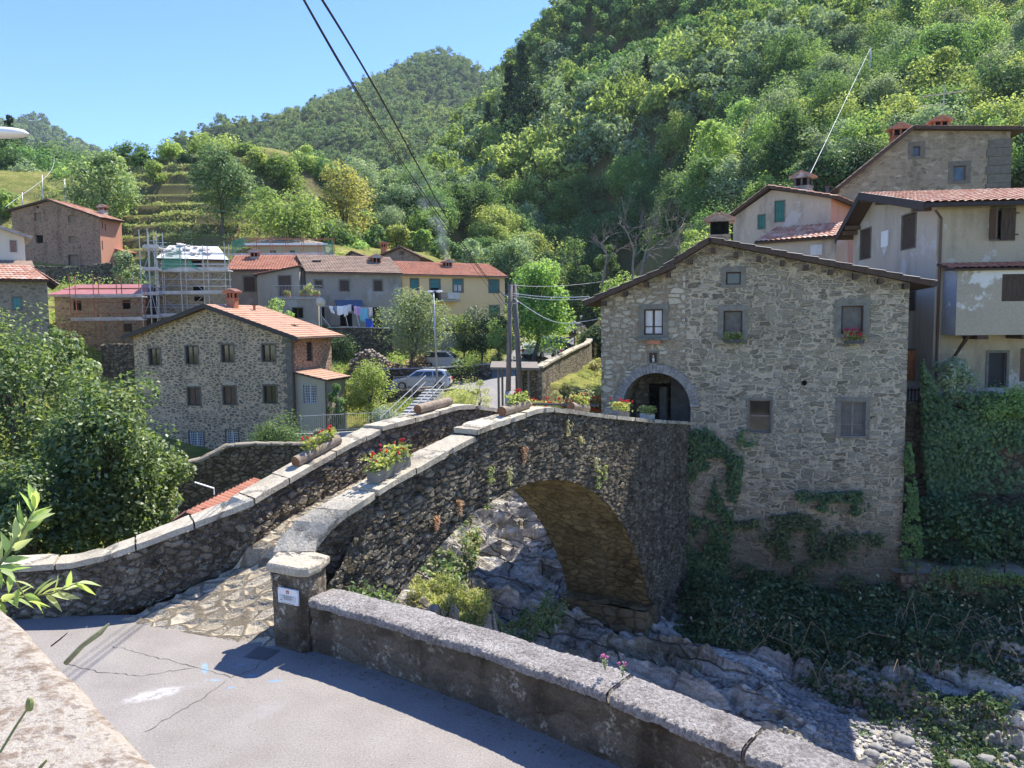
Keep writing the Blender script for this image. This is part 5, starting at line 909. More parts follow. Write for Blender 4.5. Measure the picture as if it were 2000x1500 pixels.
cu=B.front(1569,360,2.)[0]; chimney(B,(cu,2.,zr-.2),.85,.7,1.25,plain('sooty_chimney',(.3,.28,.26),.9,.1,var=.6,nscale=2),T_MIX,.45,plain('sooty',(.09,.085,.08),.9)); cu=B.front(1616,370,1.)[0]; mb=MB(); mb.tube([(cu,1.,zr),(cu,1.,zr+.75)],.1,8); mb.tube([(cu,1.,zr+.75),(cu,1.,zr+.8)],.15,8); obj('flue_pipe',mb,M_IRON,B.root)
wl_=-2.4; lx0=B.front(1484,460,wl_)[0]; lx1=B.front(1632,460,wl_)[0]; lz=B.front(1560,468,wl_)[1]; lz0=B.front(1500,447,0)[1]
roof(B,'lean_to_roof',[PT(lx0-.2,wl_-.3,lz),PT(lx1+.2,wl_-.3,lz),PT(lx1-.2,0,lz0),PT(lx0,0,lz0)],T_MIX,.26,.4,.05,.12); mb=MB(); mb.box((lx0,wl_,-2),(lx1,-.02,lz-.05)); obj('lean_to_wall',mb,M_PG,B.root); mb=MB(); q=B.fr(1583,478,1606,498,wl_); mb.box((q[0],wl_-.03,q[2]),(q[1],wl_+.02,q[3])); obj('lean_to_window',mb,M_CURT,B.root)
# upper stone house with brick chimneys
B=Bld('upper_stone_house','big rough stone house with two red brick chimneys topmost above the plaster house',(1972,310,50),-12,9.); r=lambda *q:B.fr(*q)
ul=B.front(1640,360)[0]; zl=B.front(1640,366)[1]; ua,za=B.front(1780,253); zr=B.front(1972,256)[1]; q1=[r(1783,286,1797,305),r(1862,324,1886,353)]; M_UP=rubble('upper_house_stone',(.5,.5,.24),((.16,.145,.12),(.26,.24,.2),(.2,.18,.15),(.36,.34,.3)),(.27,.24,.2),.05,.03,.4,(.5,.48,.44),.4,flat=True)
box_house(B,ul,0,6,[(ul,zl),(ua,za),(0,zr)],[q1[0],q1[1]],M_UP,zb=-4,step=.6)
for q in q1: window(B,B.F,q,'glass',M_WOODB,.3,M_DARKST,mull=False,glass=M_GLASSB)
mb=MB(); 
for k in range(14): l=1.25+.12*(k%2); mb.box((-l+.02*(k%2),-.09,zr-.45-(k+1)*.55),(.09,1.2,zr-.48-k*.55),.01)
obj('quoins',mb,M_DARKST,B.root); sl=(za-zl)/(ua-ul)
roof(B,'roof',[PT(ul-.3,6,zl-.3*sl+.12),PT(ul-.3,-.5,zl-.3*sl+.12),PT(ua,-.5,za+.14),PT(ua,6,za+.14)],T_GREY,.28,.4,.03,.2); roof(B,'roof',[PT(.8,-.5,zr+.12),PT(.8,6,zr+.12),PT(ua,6,za+.14),PT(ua,-.5,za+.14)],T_MIX,.28,.4,.03,.2)
cu=B.front(1756,262,1.5)[0]; chimney(B,(cu,1.5,za-.9),1.0,.8,.75,M_BRICK,T_RED,.4); cu=B.front(1835,245,2.)[0]; chimney(B,(cu,2.,za-.35),.95,.8,.65,M_BRICK,T_RED,.4)
mb=MB(); x=cu+.2; mb.tube([(x,2.,za+.3),(x,2.,za+3.)],.035,5); mb.tube([(x-1.4,2.,za+2.55),(x+1.4,2.,za+2.75)],.025,5)
for k in range(9): u=-1.3+k*.3; mb.tube([(x+u,1.6,za+2.65+u*.07),(x+u,2.4,za+2.65+u*.07)],.014,4)
mb.tube([(x-1.6,2.,za+1.9),(x+.2,2.,za+2.0)],.02,5)
for k in range(6): u=-1.5+k*.25; mb.tube([(x+u,1.8,za+1.91),(x+u,2.2,za+1.91)],.012,4)
obj('aerial',mb,M_STEEL,B.root)
# ------------------------------------------------------------------ roads, terrace walls
def gz(x,y): return float(Hz(np.array([x]),np.array([y]))[0])
def G_(px,py,Y): p=at(px,py,Y); return np.array([p[0],p[1],gz(p[0],p[1])])
C_=[at(*p)[:2] for p in [(972,800,41),(985,765,47),(1003,737,55),(1032,714,63),(1068,692,74),(1098,672,92),(1108,658,106)]]
C_=np.array(C_); S_=_rs(C_,110); d=np.gradient(S_,axis=0); d/=np.linalg.norm(d,axis=1)[:,None]; nn=np.c_[-d[:,1],d[:,0]]; wd_=np.interp(np.arange(110),[0,30,60,110],[1.6,2.6,2.9,2.9])[:,None]
rows=[]
for f in np.linspace(-.55,1,9): P=S_+nn*wd_*f; rows.append(np.c_[P,Hz(P[:,0],P[:,1],False)+.22])
t=NT('pale_asphalt'); c=t.coord(); col=t.ramp(t.noise(c,.7,5,.6),[(.3,(.2,.19,.18)),(.7,(.27,.255,.24))]); t.bsdf(t.mix(.4,col,t.ramp(t.noise(c,30,3),[(.3,.3),(.7,.75)]),'OVERLAY'),.9,None,.15); M_ROAD2=t.m
mb=MB(); mb.grid(np.array(rows)); tag(obj('village_road',mb,M_ROAD2,smooth=True),kind='structure')
pk=[at(*p)[:2] for p in [(740,765,58),(880,765,57),(985,765,48),(1010,738,56),(1035,716,64),(870,725,64),(760,735,63)]]
gx,gy=np.meshgrid(np.linspace(-12,2,40),np.linspace(50,66,40)); 
def inpoly(x,y,P):
    r=np.zeros(x.shape,bool); j=len(P)-1
    for i in range(len(P)):
        xi,yi=P[i]; xj,yj=P[j]; r^=((yi>y)!=(yj>y))&(x<(xj-xi)*(y-yi)/(yj-yi+1e-12)+xi); j=i
    return r
m=inpoly(gx,gy,pk); V=np.stack([gx,gy,Hz(gx,gy,False)+.20],-1).reshape(-1,3); F=[(j*40+i,j*40+i+1,(j+1)*40+i+1,(j+1)*40+i) for j in range(39) for i in range(39) if m[j,i]]
mb=MB(); mb.add(V,F); tag(obj('parking_pavement',mb,M_ROAD2,smooth=True),kind='structure')
def wallthing(name,label,pts,th,bot,mat,step=.15,cope=None,cat='wall',inward=(0,1)):   # pts: [(px,py,Y)] of the top edge facing the camera
    P=np.array([at(*p) for p in pts]); c=P.mean(0); o=np.array([c[0],c[1],min(bot if np.isscalar(bot) else min(bot),P[:,2].min())]); b=np.broadcast_to(np.asarray(bot,float),(len(P),)); iv=np.asarray(inward,float); iv=iv/np.linalg.norm(iv)*th
    w_=thing(name,label,cat,tuple(o)); mb=LMB(o); strip_wall(mb,[(p[0],p[1],bb,p[2]) for p,bb in zip(P,b)],[(p[0]+iv[0],p[1]+iv[1],bb,p[2]) for p,bb in zip(P,b)],step,ntop=3); obj('wall',mb,mat,w_,smooth=True)
    if cope: mb=LMB(o); slabs(mb,[tuple(p+[0,0,.07]) for p in P],[(p[0]+iv[0],p[1]+iv[1],p[2]+.07) for p in P],.08,[1.1,1.4,.9],.06,res=.5); obj('coping',mb,cope,w_)
    return w_
M_OLDW=rubble('old_terrace_stone',(.34,.34,.2),((.07,.065,.055),(.15,.14,.12),(.21,.195,.17)),(.06,.055,.045),.05,.1,.3,(.4,.38,.34),.4)
M_GARW=rubble('garden_wall_stone',(.3,.3,.17),((.08,.072,.058),(.16,.145,.12),(.22,.205,.17)),(.06,.052,.042),.05,.08,.3,(.38,.36,.32),.4,(-10,-9.9,(.1,.1,.06)))
wallthing('retaining_wall','dark old terrace wall below the washing lines, overgrown with creeper',[(640,640,67),(700,640,68),(768,642,69)],.6,-.6,M_OLDW,.16,M_CONC)
wallthing('retaining_wall','smooth grey garden wall below the yellow house behind the parked hatchback',[(745,655,70),(850,650,71),(1012,657,71)],.5,-.2,M_CONC,.4,None)
wallthing('retaining_wall','low stone wall between the two parked cars and their parking levels',[(742,722,62.5),(860,719,62),(905,716,61.5),(960,711,61)],.5,-1.,M_OLDW,.15,M_CONC)
wallthing('retaining_wall','dark terrace wall between the mill and the low scaffolded house',[(196,672,58),(240,672,58),(275,674,58)],.5,-2.,M_OLDW,.2,None)
wallthing('retaining_wall','stone wall in front of the pink farmhouse yard',[(60,519,84),(140,520,84),(220,512,85)],.5,7.5,M_OLDW,.3,None)
rw=[(1058,718,56),(1085,703,62),(1120,684,69),(1150,671,76),(1156,665,82),(1146,654,95),(1120,645,110),(1094,640,120)]; P=np.array([at(*p) for p in rw])
o=np.array([P[2][0],P[2][1],-2]); rwall=thing('road_parapet_wall','long curving stone parapet with pale coping beside the parked cars','wall',tuple(o)); P=_smooth(P) if False else np.array(_rs(np.array([list(p) for p in P]),60)); dd_=np.gradient(P[:,:2],axis=0); dd_/=np.linalg.norm(dd_,axis=1)[:,None]; lf=np.c_[-dd_[:,1],dd_[:,0]]*.45
M_ROADW=rubble('road_wall_stone',(.34,.34,.22),((.12,.11,.1),(.2,.185,.165),(.27,.25,.22)),(.13,.12,.1),.05,.06,.2,(.42,.4,.37),.4)
mb=LMB(o); strip_wall(mb,[(p[0],p[1],min(-2.2+.02*i,p[2]-3),p[2]) for i,p in enumerate(P)],[(p[0]+l[0],p[1]+l[1],p[2]-1.2,p[2]) for p,l in zip(P,lf)],.14,ntop=3); obj('wall',mb,M_ROADW,rwall,smooth=True)
mb=LMB(o); slabs(mb,[tuple(p+[0,0,.1]) for p in P],[(p[0]+l[0],p[1]+l[1],p[2]+.1) for p,l in zip(P,lf)],.14,[2.,1.6],.08,res=.4); obj('coping',mb,M_COPE,rwall)
# garden wall with the arched doorway
gw=[(300,915,33.5),(352,908,34),(392,899,34.5),(420,884,35),(442,870,35.3),(506,866,36),(560,867,36.6),(640,868,37.5)]; P=np.array([at(*p) for p in gw]); o=np.array([P[3][0],P[3][1],-3.9]); gwall=thing('garden_wall','dark old garden wall with a curved top and arched doorway in front of the mill','wall',tuple(o))
dvec=(P[-1]-P[0])[:2]; dvec/=np.linalg.norm(dvec); nrm=np.array([-dvec[1],dvec[0]]); d0=at(316,1010,33.6); d1=at(345,1005,34.0)
sD=[(q[:2]-P[0][:2])@dvec for q in (d0,d1)]; zD=at(330,925,33.8)[2]; sP=(P[:,:2]-P[0][:2])@dvec
fG=(np.array([P[0][0],P[0][1],0])-o+[0,0,o[2]],np.array([dvec[0],dvec[1],0]),np.array([-nrm[0],-nrm[1],0])); mb=MB(); sm=(sD[0]+sD[1])/2; rad=(sD[1]-sD[0])/2
fG=(np.array([P[0][0]-o[0],P[0][1]-o[1],0]),fG[1],fG[2]); T_=[(s,z-o[2]) for s,z in zip(sP,P[:,2])]; T_[0]=(-3.,T_[0][1]-.1); zc_=zD-o[2]-rad
panel(mb,fG,-3.,sP[-1],-.4,T_,[(sD[0],sD[1],-.5,zD-o[2],lambda u,z:(z<zc_) or (u-sm)**2+(z-zc_)**2<rad**2)],.1)
fB=(fG[0]+np.array([nrm[0],nrm[1],0])*.5,fG[1],-fG[2]); panel(mb,fB,-3.,sP[-1],-.4,T_,[(sD[0],sD[1],-.5,zD-o[2],lambda u,z:(z<zc_) or (u-sm)**2+(z-zc_)**2<rad**2)],.4)
obj('wall',mb,M_GARW,gwall,smooth=True); mb=MB(); us=np.linspace(-3,sP[-1],90); tt=np.interp(us,[a for a,_ in T_],[b for _,b in T_]); mb.grid(np.array([[fG[0]+fG[1]*u-fG[2]*d_+np.array([0,0,tz+h]) for u,tz in zip(us,tt)] for d_,h in ((-.04,-.06),(-.04,.05),(.25,.07),(.54,.05),(.54,-.06))])); obj('coping',mb,M_COPE2,gwall,smooth=True)
mb=MB(); 
for i in range(13):
    a0,a1=math.pi*i/13,math.pi*(i+.92)/13; v=[fG[0]+fG[1]*(sm+r*math.cos(a))-fG[2]*d_+np.array([0,0,zc_+r*math.sin(a)]) for (r,a) in ((rad,a0),(rad+.2,a0),(rad+.2,a1),(rad,a1)) for d_ in (-.03,.45)]
    mb.add(v,[(0,2,4,6),(1,7,5,3),(0,1,3,2),(2,3,5,4),(4,5,7,6),(6,7,1,0)])
obj('door_arch',mb,plain('yellow_sandstone',(.34,.27,.17),.9,var=.2),gwall)
def barsthing(name,label,cat,A,Bp,h,n,mat,r=.014,posts=2,rails=(.06,.94),group=None,postr=.03):
    A=np.asarray(A,float); Bp=np.asarray(Bp,float); g=thing(name,label,cat,tuple(A),0,group); d=Bp-A
    for i in range(posts): mb=MB(); p=d*i/(posts-1); mb.tube([p,p+[0,0,h+.03]],postr,6); obj('post',mb,mat,g)
    mb=MB()
    for k in rails: mb.tube([[0,0,h*k],d+[0,0,h*k]],r*1.4,5)
    for i in range(1,n): p=d*i/n; mb.tube([p+[0,0,h*rails[0]],p+[0,0,h*rails[-1]]],r,4,False)
    obj('bars',mb,mat,g); return g
barsthing('iron_gate','thin barred iron gate standing open by the arched doorway','gate',at(297,1012,32.5),at(346,1010,33.3),1.25,9,M_WHITEM,.014,3)
p0_=at(560,870,41.5); p1_=at(738,862,43.5); barsthing('metal_fence','pale galvanised railing along the garden beside the mill',"fence",[at(588,846,42)[0],at(588,846,42)[1],at(588,846,42)[2]],at(760,836,44),1.0,44,M_STEEL,.013,5)
wallthing('plinth_wall','plain concrete plinth under the pale garden railing',[(555,848,42.05),(640,846,42.6),(765,838,44.1)],.25,-4,M_CONC,.5,None)
# shed beyond the upstream parapet
R0=at(362,1001,21.); R1=at(497,934,25.4); sx_=np.array([.93,-.1,0]); shed=thing('shed','low shed with a red tile roof tucked below the upstream parapet','shed',(R0[0]+1,R0[1]+2,-3.6)); so_=np.array(shed.location); 
class _B: pass
sb=_B(); sb.root=shed; roof(sb,'roof',[R1+sx_*2.6-[0,0,.95]-so_,R0+sx_*2.6-[0,0,.95]-so_,R0-so_,R1-so_],T_RED,.24,.42,.05,.1); roof(sb,'roof',[R0-sx_*1.2-[0,0,.9]-so_,R1-sx_*1.2-[0,0,.9]-so_,R1-so_,R0-so_],T_RED,.24,.42,.05,.1)
mb=LMB(so_); a=R0+[-.8,.3,-.9]; mb.box((R0[0]-.8,R0[1]+.3,-3.7),(R1[0]+2.0,R1[1]-.3,R0[2]-1.0)); obj('wall',mb,M_GARW,shed); mb=LMB(so_); q=at(418,958,21.5); mb.tube([at(418,966,21.8),at(418,962,21.8)+[0,0,.12],at(380,942,21.6)],.025,5); obj('drain_pipe',mb,M_WHITEM,shed)
# ------------------------------------------------------------------ terrace walls at the right
M_IVYW=rubble('terrace_wall_stone',(.36,.36,.22),((.12,.105,.08),(.2,.17,.13),(.16,.14,.11)),(.1,.085,.065),.05,.07,.35,(.36,.34,.3),.5)
tw=thing('retaining_wall','tall shaded retaining wall below the plaster house, hung with thick creeper','wall',(19,29,-4)); mb=LMB((19,29,-4)); strip_wall(mb,[(14.6,29.6,-4.5,1.75),(15.4,28.9,-4.5,1.75),(18,28.3,-4.5,2.0),(30,26.8,-4.5,2.2)],[(14.8,30.3,-4.5,1.75),(15.6,29.6,-4.5,1.75),(18,29.0,-4.5,2.0),(30,27.5,-4.5,2.2)],.15,ntop=3); obj('wall',mb,M_IVYW,tw,smooth=True)
mb=MB(); g=[]; xs2=np.linspace(13,32,30)
for f in np.linspace(0,1,6): g.append([(x,(25.6-.11*(x-13))*(1-f)+(29.4-.11*(x-13))*f,-3.75+.05*fbm(x,f*3,4)+.25*f) for x in xs2])
mb.grid(np.array(g)); tag(obj('terrace_path',mb,plain('dry_earth',(.36,.29,.19),.95,.1,var=.3,nscale=2),smooth=True),kind='structure')
mb=MB(); g=[]
for f in np.linspace(0,1,4): g.append([(x,29.3+f*5,1.6+.03*x*0) for x in np.linspace(12.5,31,20)])
mb.grid(np.array(g)); tag(obj('house_terrace_path',mb,M_CONC),kind='structure')
rv=thing('river_wall','rough shaded river wall below the sunlit grassy ledge, draped in creeper','wall',(18,25.4,-8)); mb=LMB((18,25.4,-8)); strip_wall(mb,[(13.2,25.6,-7.5,-3.75),(17,25.1,-8,-3.75),(32,23.5,-9,-3.75)],[(13.2,26.2,-7.5,-3.75),(17,25.7,-8,-3.75),(32,24.1,-9,-3.75)],.13,ntop=3); obj('wall',mb,M_IVYW,rv,smooth=True)
for i,(px,py) in enumerate([(1878,1112),(1962,1118),(1790,1095)]): p=at(px,py,25.3); mb=MB(); mb.tube([(p[0],p[1],-3.8),(p[0],p[1],-3.1)],.025,5); single('fence_stake',mb,M_WOODD,['thin dark stake midway along the grassy ledge edge','thin dark stake at the sunny end of the grassy ledge','thin dark stake on the ledge beside the house corner creeper'][i],'stake','stakes along the ledge')
# ------------------------------------------------------------------ poles, lamps, cables
M_POLE=wood('pole_wood',(.2,.165,.14),.85,(10,10,.6)); M_CABLE=plain('cable_black',(.03,.03,.03),.6); M_CABLEW=plain('cable_pale',(.6,.6,.62),.5)
def pole(pt,pb,r,mat,label,name='utility_pole',zb=None,cap=True):
    a=at(*pb); b=at(*pt); 
    if zb is not None: a[2]=zb
    mb=MB(); mb.tube([(0,0,-.3),(b-a)*.5,b-a],[r*1.15,r*1.05,r*.9],10); p=thing(name,label,'pole',tuple(a)); obj('shaft',mb,mat,p,smooth=True); return p,a,b
p1,a1,b1=pole((997,556,40),(991.5,815,40),.13,M_POLE,'reddish wooden utility pole with a pale sleeved foot, paired with a greyer one'); mb=MB(); d=(b1-a1); mb.tube([-d*.05,d*.2],.17,10); obj('sleeve',mb,M_CONC,p1,smooth=True)
for f in (.92,.86): mb=MB(); mb.tube([d*f-[.35,0,0],d*f+[.4,0,0]],.02,5); mb.blob(d*f+[.4,0,.05],(.05,.05,.08)); mb.blob(d*f-[.35,0,-.05],(.05,.05,.08)); obj('insulator_arm',mb,M_STEEL,p1)
p2,a2,b2=pole((1004,555,41),(1018.5,800,41),.14,wood('pole_grey',(.16,.145,.13),.85,(10,10,.6)),'thicker greyer wooden utility pole leaning against the reddish one')
lp,la,lb=pole((846,568,58),(854,745,58),.07,M_STEEL,'slim grey street lamp post in front of the parked silver car','street_lamp'); mb=MB(); d=lb-la; mb.tube([d-[.3,0,0],d+[.55,0,.02]],.05,6); obj('arm',mb,M_STEEL,lp); 
for s_ in (-.2,.45): mb=MB(); mb.blob(d+[s_,0,-.06],(.28,.14,.08),8,5,0); obj('lamp_head',mb,M_WHITE,lp,smooth=True)
for px,py,Y,lab in ((1122,676,70,'small lantern on a thin post on the coping, nearest to the parked cars'),(1135,654,92,'small lantern on a thin post farther round the curving coping')):
    a=at(px,py,Y); h=1.9; g=thing('lantern_post',lab,'street lamp',tuple(a)); mb=MB(); mb.tube([(0,0,0),(0,0,h)],.05,6); obj('post',mb,M_IRON,g); mb=MB(); mb.tube([(0,0,h),(0,0,h+.3)],[.1,.16],6); mb.tube([(0,0,h+.3),(0,0,h+.45)],[.2,.02],6); obj('lantern',mb,M_CONC,g)
a=at(6,262,6.); g=thing('street_lamp','pale rounded street lamp head poking in at the frame edge against the sky','street lamp',(a[0]-1.6,a[1]+.1,0)); ho=np.array(g.location); mb=MB(); n=14; rows=[]
for i in range(n):
    f=i/(n-1); x=-.32+.52*f; hw=.09*math.sqrt(max(0,1-(max(0,f-.55)/.45)**2))+.004; rows.append([(x,hw*math.cos(b_),(.052 if math.sin(b_)>0 else .028)*math.sin(b_)*(hw/.094)) for b_ in np.linspace(0,2*math.pi,18)])
R=np.array(rows)+(a+[.0,0,0])-ho; mb.grid(R); obj('lamp_head',mb,M_WHITE,g,smooth=True); mb=MB(); mb.tube([(0,0,0),(0,0,a[2]-.4),(.25,0,a[2]-.1),(1.35,0,a[2]-.01)],.045,8); obj('post',mb,M_STEEL,g)
def cable(pts,r,label,mat=None,n=14,ends=()):
    P=np.array(list(pts),float); t_=np.r_[0,np.cumsum(np.linalg.norm(np.diff(P,axis=0),axis=1))]; t_/=t_[-1]; k=min(3,len(P)-1); u=np.linspace(0,1,n*(len(P)-1)+1); Q=np.stack([np.polyval(np.polyfit(t_,P[:,c],k),u) for c in range(3)],-1)
    Q[-1]=P[-1]; mb=MB(); mb.tube(list(Q),r,6); return single('overhead_cable',mb,mat or M_CABLE,label,'cable',None,True)
cable([at(530,-115,8.2),at(595,0,9.6),at(700,182,13.4),at(800,338,19),at(900,478,28),at(994,604,39.8)],.013,'lower of the two thick black cables crossing the blue sky')
cable([at(560,-110,8.2),at(628,0,9.6),at(720,150,13),at(830,348,20.5),at(905,478,28.5),at(1000,592,39.8)],.018,'upper twisted black cable crossing the sky, thickest of the three')
cable([at(540,-95,8.2),at(604,18,9.8),at(690,172,13.4),at(790,330,19),at(890,474,28),at(992,612,39.8)],.009,'thinnest of the black cables crossing the sky')
cable([at(1003,573,40.5),at(1070,580,35),at(1150,579,29.3)],.016,'thick pale cable sagging from the poles to the stone house eave',M_CABLEW)
cable([at(1003,577,40.5),at(1070,585,35),at(1152,583,29.3)],.012,'thin pale cable just under the thick one at the stone house eave',M_CABLEW)
cable([at(1004,557,40.5),at(1080,559,50),at(1160,552,62),at(1230,542,75)],.012,'highest thin cable running from the pole tops towards the wooded slope',M_CABLEW)
cable([at(1004,582,40.5),at(1045,612,38),at(1085,627,35),at(1130,630,31),at(1172,622,29)],.012,'low hooked cable drooping from the poles to the stone house wall',M_CABLEW)
cable([at(1700,93,95),at(1675,150,86),at(1632,230,70),at(1600,310,58),at(1568,366,46)],.02,'pale bundled cable hanging down the wooded slope to the pink house chimney',M_CABLEW)
pole((1700,92,95),(1700,160,95),.1,M_STEEL,'grey pole among hillside trees carrying the pale bundled cable',zb=at(1700,160,95)[2]-4)
for i,(x,yt,yb,Y) in enumerate([(82,342,395,100),(126,350,392,101),(43,376,402,96)]): pole((x,yt,Y),(x,yb,Y),.06,M_STEEL,['tallest grey pole behind the farmhouse roof','grey pole beside the broad terrace tree','short grey pole at the bend of the pale sagging cable'][i],zb=at(x,yb,Y)[2]-2)
cable([at(106,306,108),at(100,330,105),at(82,350,100),at(62,372,98),at(43,378,96),at(10,405,92)],.022,'pale sagging cable over the grassy slope behind the farmhouse',M_CABLEW)
# ------------------------------------------------------------------ scaffolds
M_RUST=plain('rusty_tube',(.3,.13,.08),.8,var=.3); M_PLANK=plain('scaffold_plank',(.45,.45,.44),.7,var=.25,nscale=1.5)
t=NT('green_netting'); d_=t.n('BsdfDiffuse'); d_.inputs[0].default_value=(.04,.28,.19,1); tr=t.n('BsdfTransparent'); mx=t.n('MixShader'); mx.inputs[0].default_value=.55; t.l(tr.outputs[0],mx.inputs[1]); t.l(d_.outputs[0],mx.inputs[2]); t.l(mx.outputs[0],t.out.inputs[0]); M_NET=t.m
def scaffold(label,posts,levels,planks,Y,depth,mat,r=.035,nets=(),diag=True):
    bs=[]; p0=at(posts[0][0],posts[0][2],Y); o=np.array([p0[0],p0[1],p0[2]]); g=thing('scaffolding',label,'scaffolding',tuple(o))
    for (x,yt,yb) in posts:
        a=at(x,yb,Y); b=at(x,yt,Y); b[0]=a[0]
        for dy in (0,depth): mb=LMB(o); mb.tube([a+[0,dy,-.5],b+[0,dy,0]],r,6); obj('standard_pole',mb,mat,g)
    x0,x1=posts[0][0],posts[-1][0]
    for y in levels:
        a,b=at(x0,y,Y),at(x1,y,Y); mb=LMB(o); mb.tube([a,b],r*.8,5); mb.tube([a+[0,depth,0],b+[0,depth,0]],r*.8,5); obj('ledger_rail',mb,mat,g)
    for y in planks:
        a,b=at(x0-2,y,Y),at(x1+2,y,Y); mb=LMB(o); z=(a[2]+b[2])/2; mb.box((a[0],a[1]-.05,z-.05),(b[0],a[1]+depth+.05,z+.05)); mb.box((a[0],a[1]-.08,z+.05),(b[0],a[1]-.05,z+.22)); obj('plank_deck',mb,M_PLANK,g)
    if diag:
        mb=LMB(o)
        for i in range(len(posts)-1):
            for j in range(len(planks)-1): a=at(posts[i][0],planks[j],Y); b=at(posts[i+1][0],planks[j+1],Y); mb.tube([a-[0,.05,0],b-[0,.05,0]] if (i+j)%2 else [at(posts[i+1][0],planks[j],Y)-[0,.05,0],at(posts[i][0],planks[j+1],Y)-[0,.05,0]],r*.6,4)
        obj('brace',mb,mat,g)
    for q in nets:
        mb=LMB(o); n=8; A=[at(*c,Y-.12) for c in q]; rows=[[A[0]*(1-u)*(1-v)+A[1]*u*(1-v)+A[2]*u*v+A[3]*(1-u)*v+np.array([0,.06*math.sin(u*9+v*5),0]) for u in np.linspace(0,1,n)] for v in np.linspace(0,1,n)]; mb.grid(np.array(rows)); obj('netting',mb,M_NET,g,smooth=True)
scaffold('tall galvanised scaffold with plank decks around the tall stripped roof house',[(312,476,645),(358,478,640),(402,478,635),(444,474,630)],[495,515,522,545,558,595,600],[529,573,617],64,1.,M_STEEL,nets=[((316,500),(352,478),(360,520),(316,528)),((363,500),(385,522),(392,529),(366,520))])
scaffold('narrow scaffold stair tower beside the tall stripped roof house',[(281,448,645),(297,446,645),(309,450,645)],[470,478,490,540,560,600],[484,527,575,620],63.4,1.6,M_STEEL)
scaffold('rusty red scaffold poles in front of the low red membrane roof',[(141,538,652),(187,538,652),(232,538,650),(276,545,648)],[563,590,612],[580,625],61.5,.8,M_RUST)
scaffold('thin scaffold ring with green netting around the upper white edged house',[(455,462,500),(468,440,500),(497,452,500),(528,450,500),(559,452,500),(590,454,500),(622,456,500),(650,464,500)],[466,480],[498],83,.8,M_RUST,.03,nets=[((452,470),(482,462),(478,484),(452,496)),((630,478),(652,470),(652,496),(634,496))],diag=False)
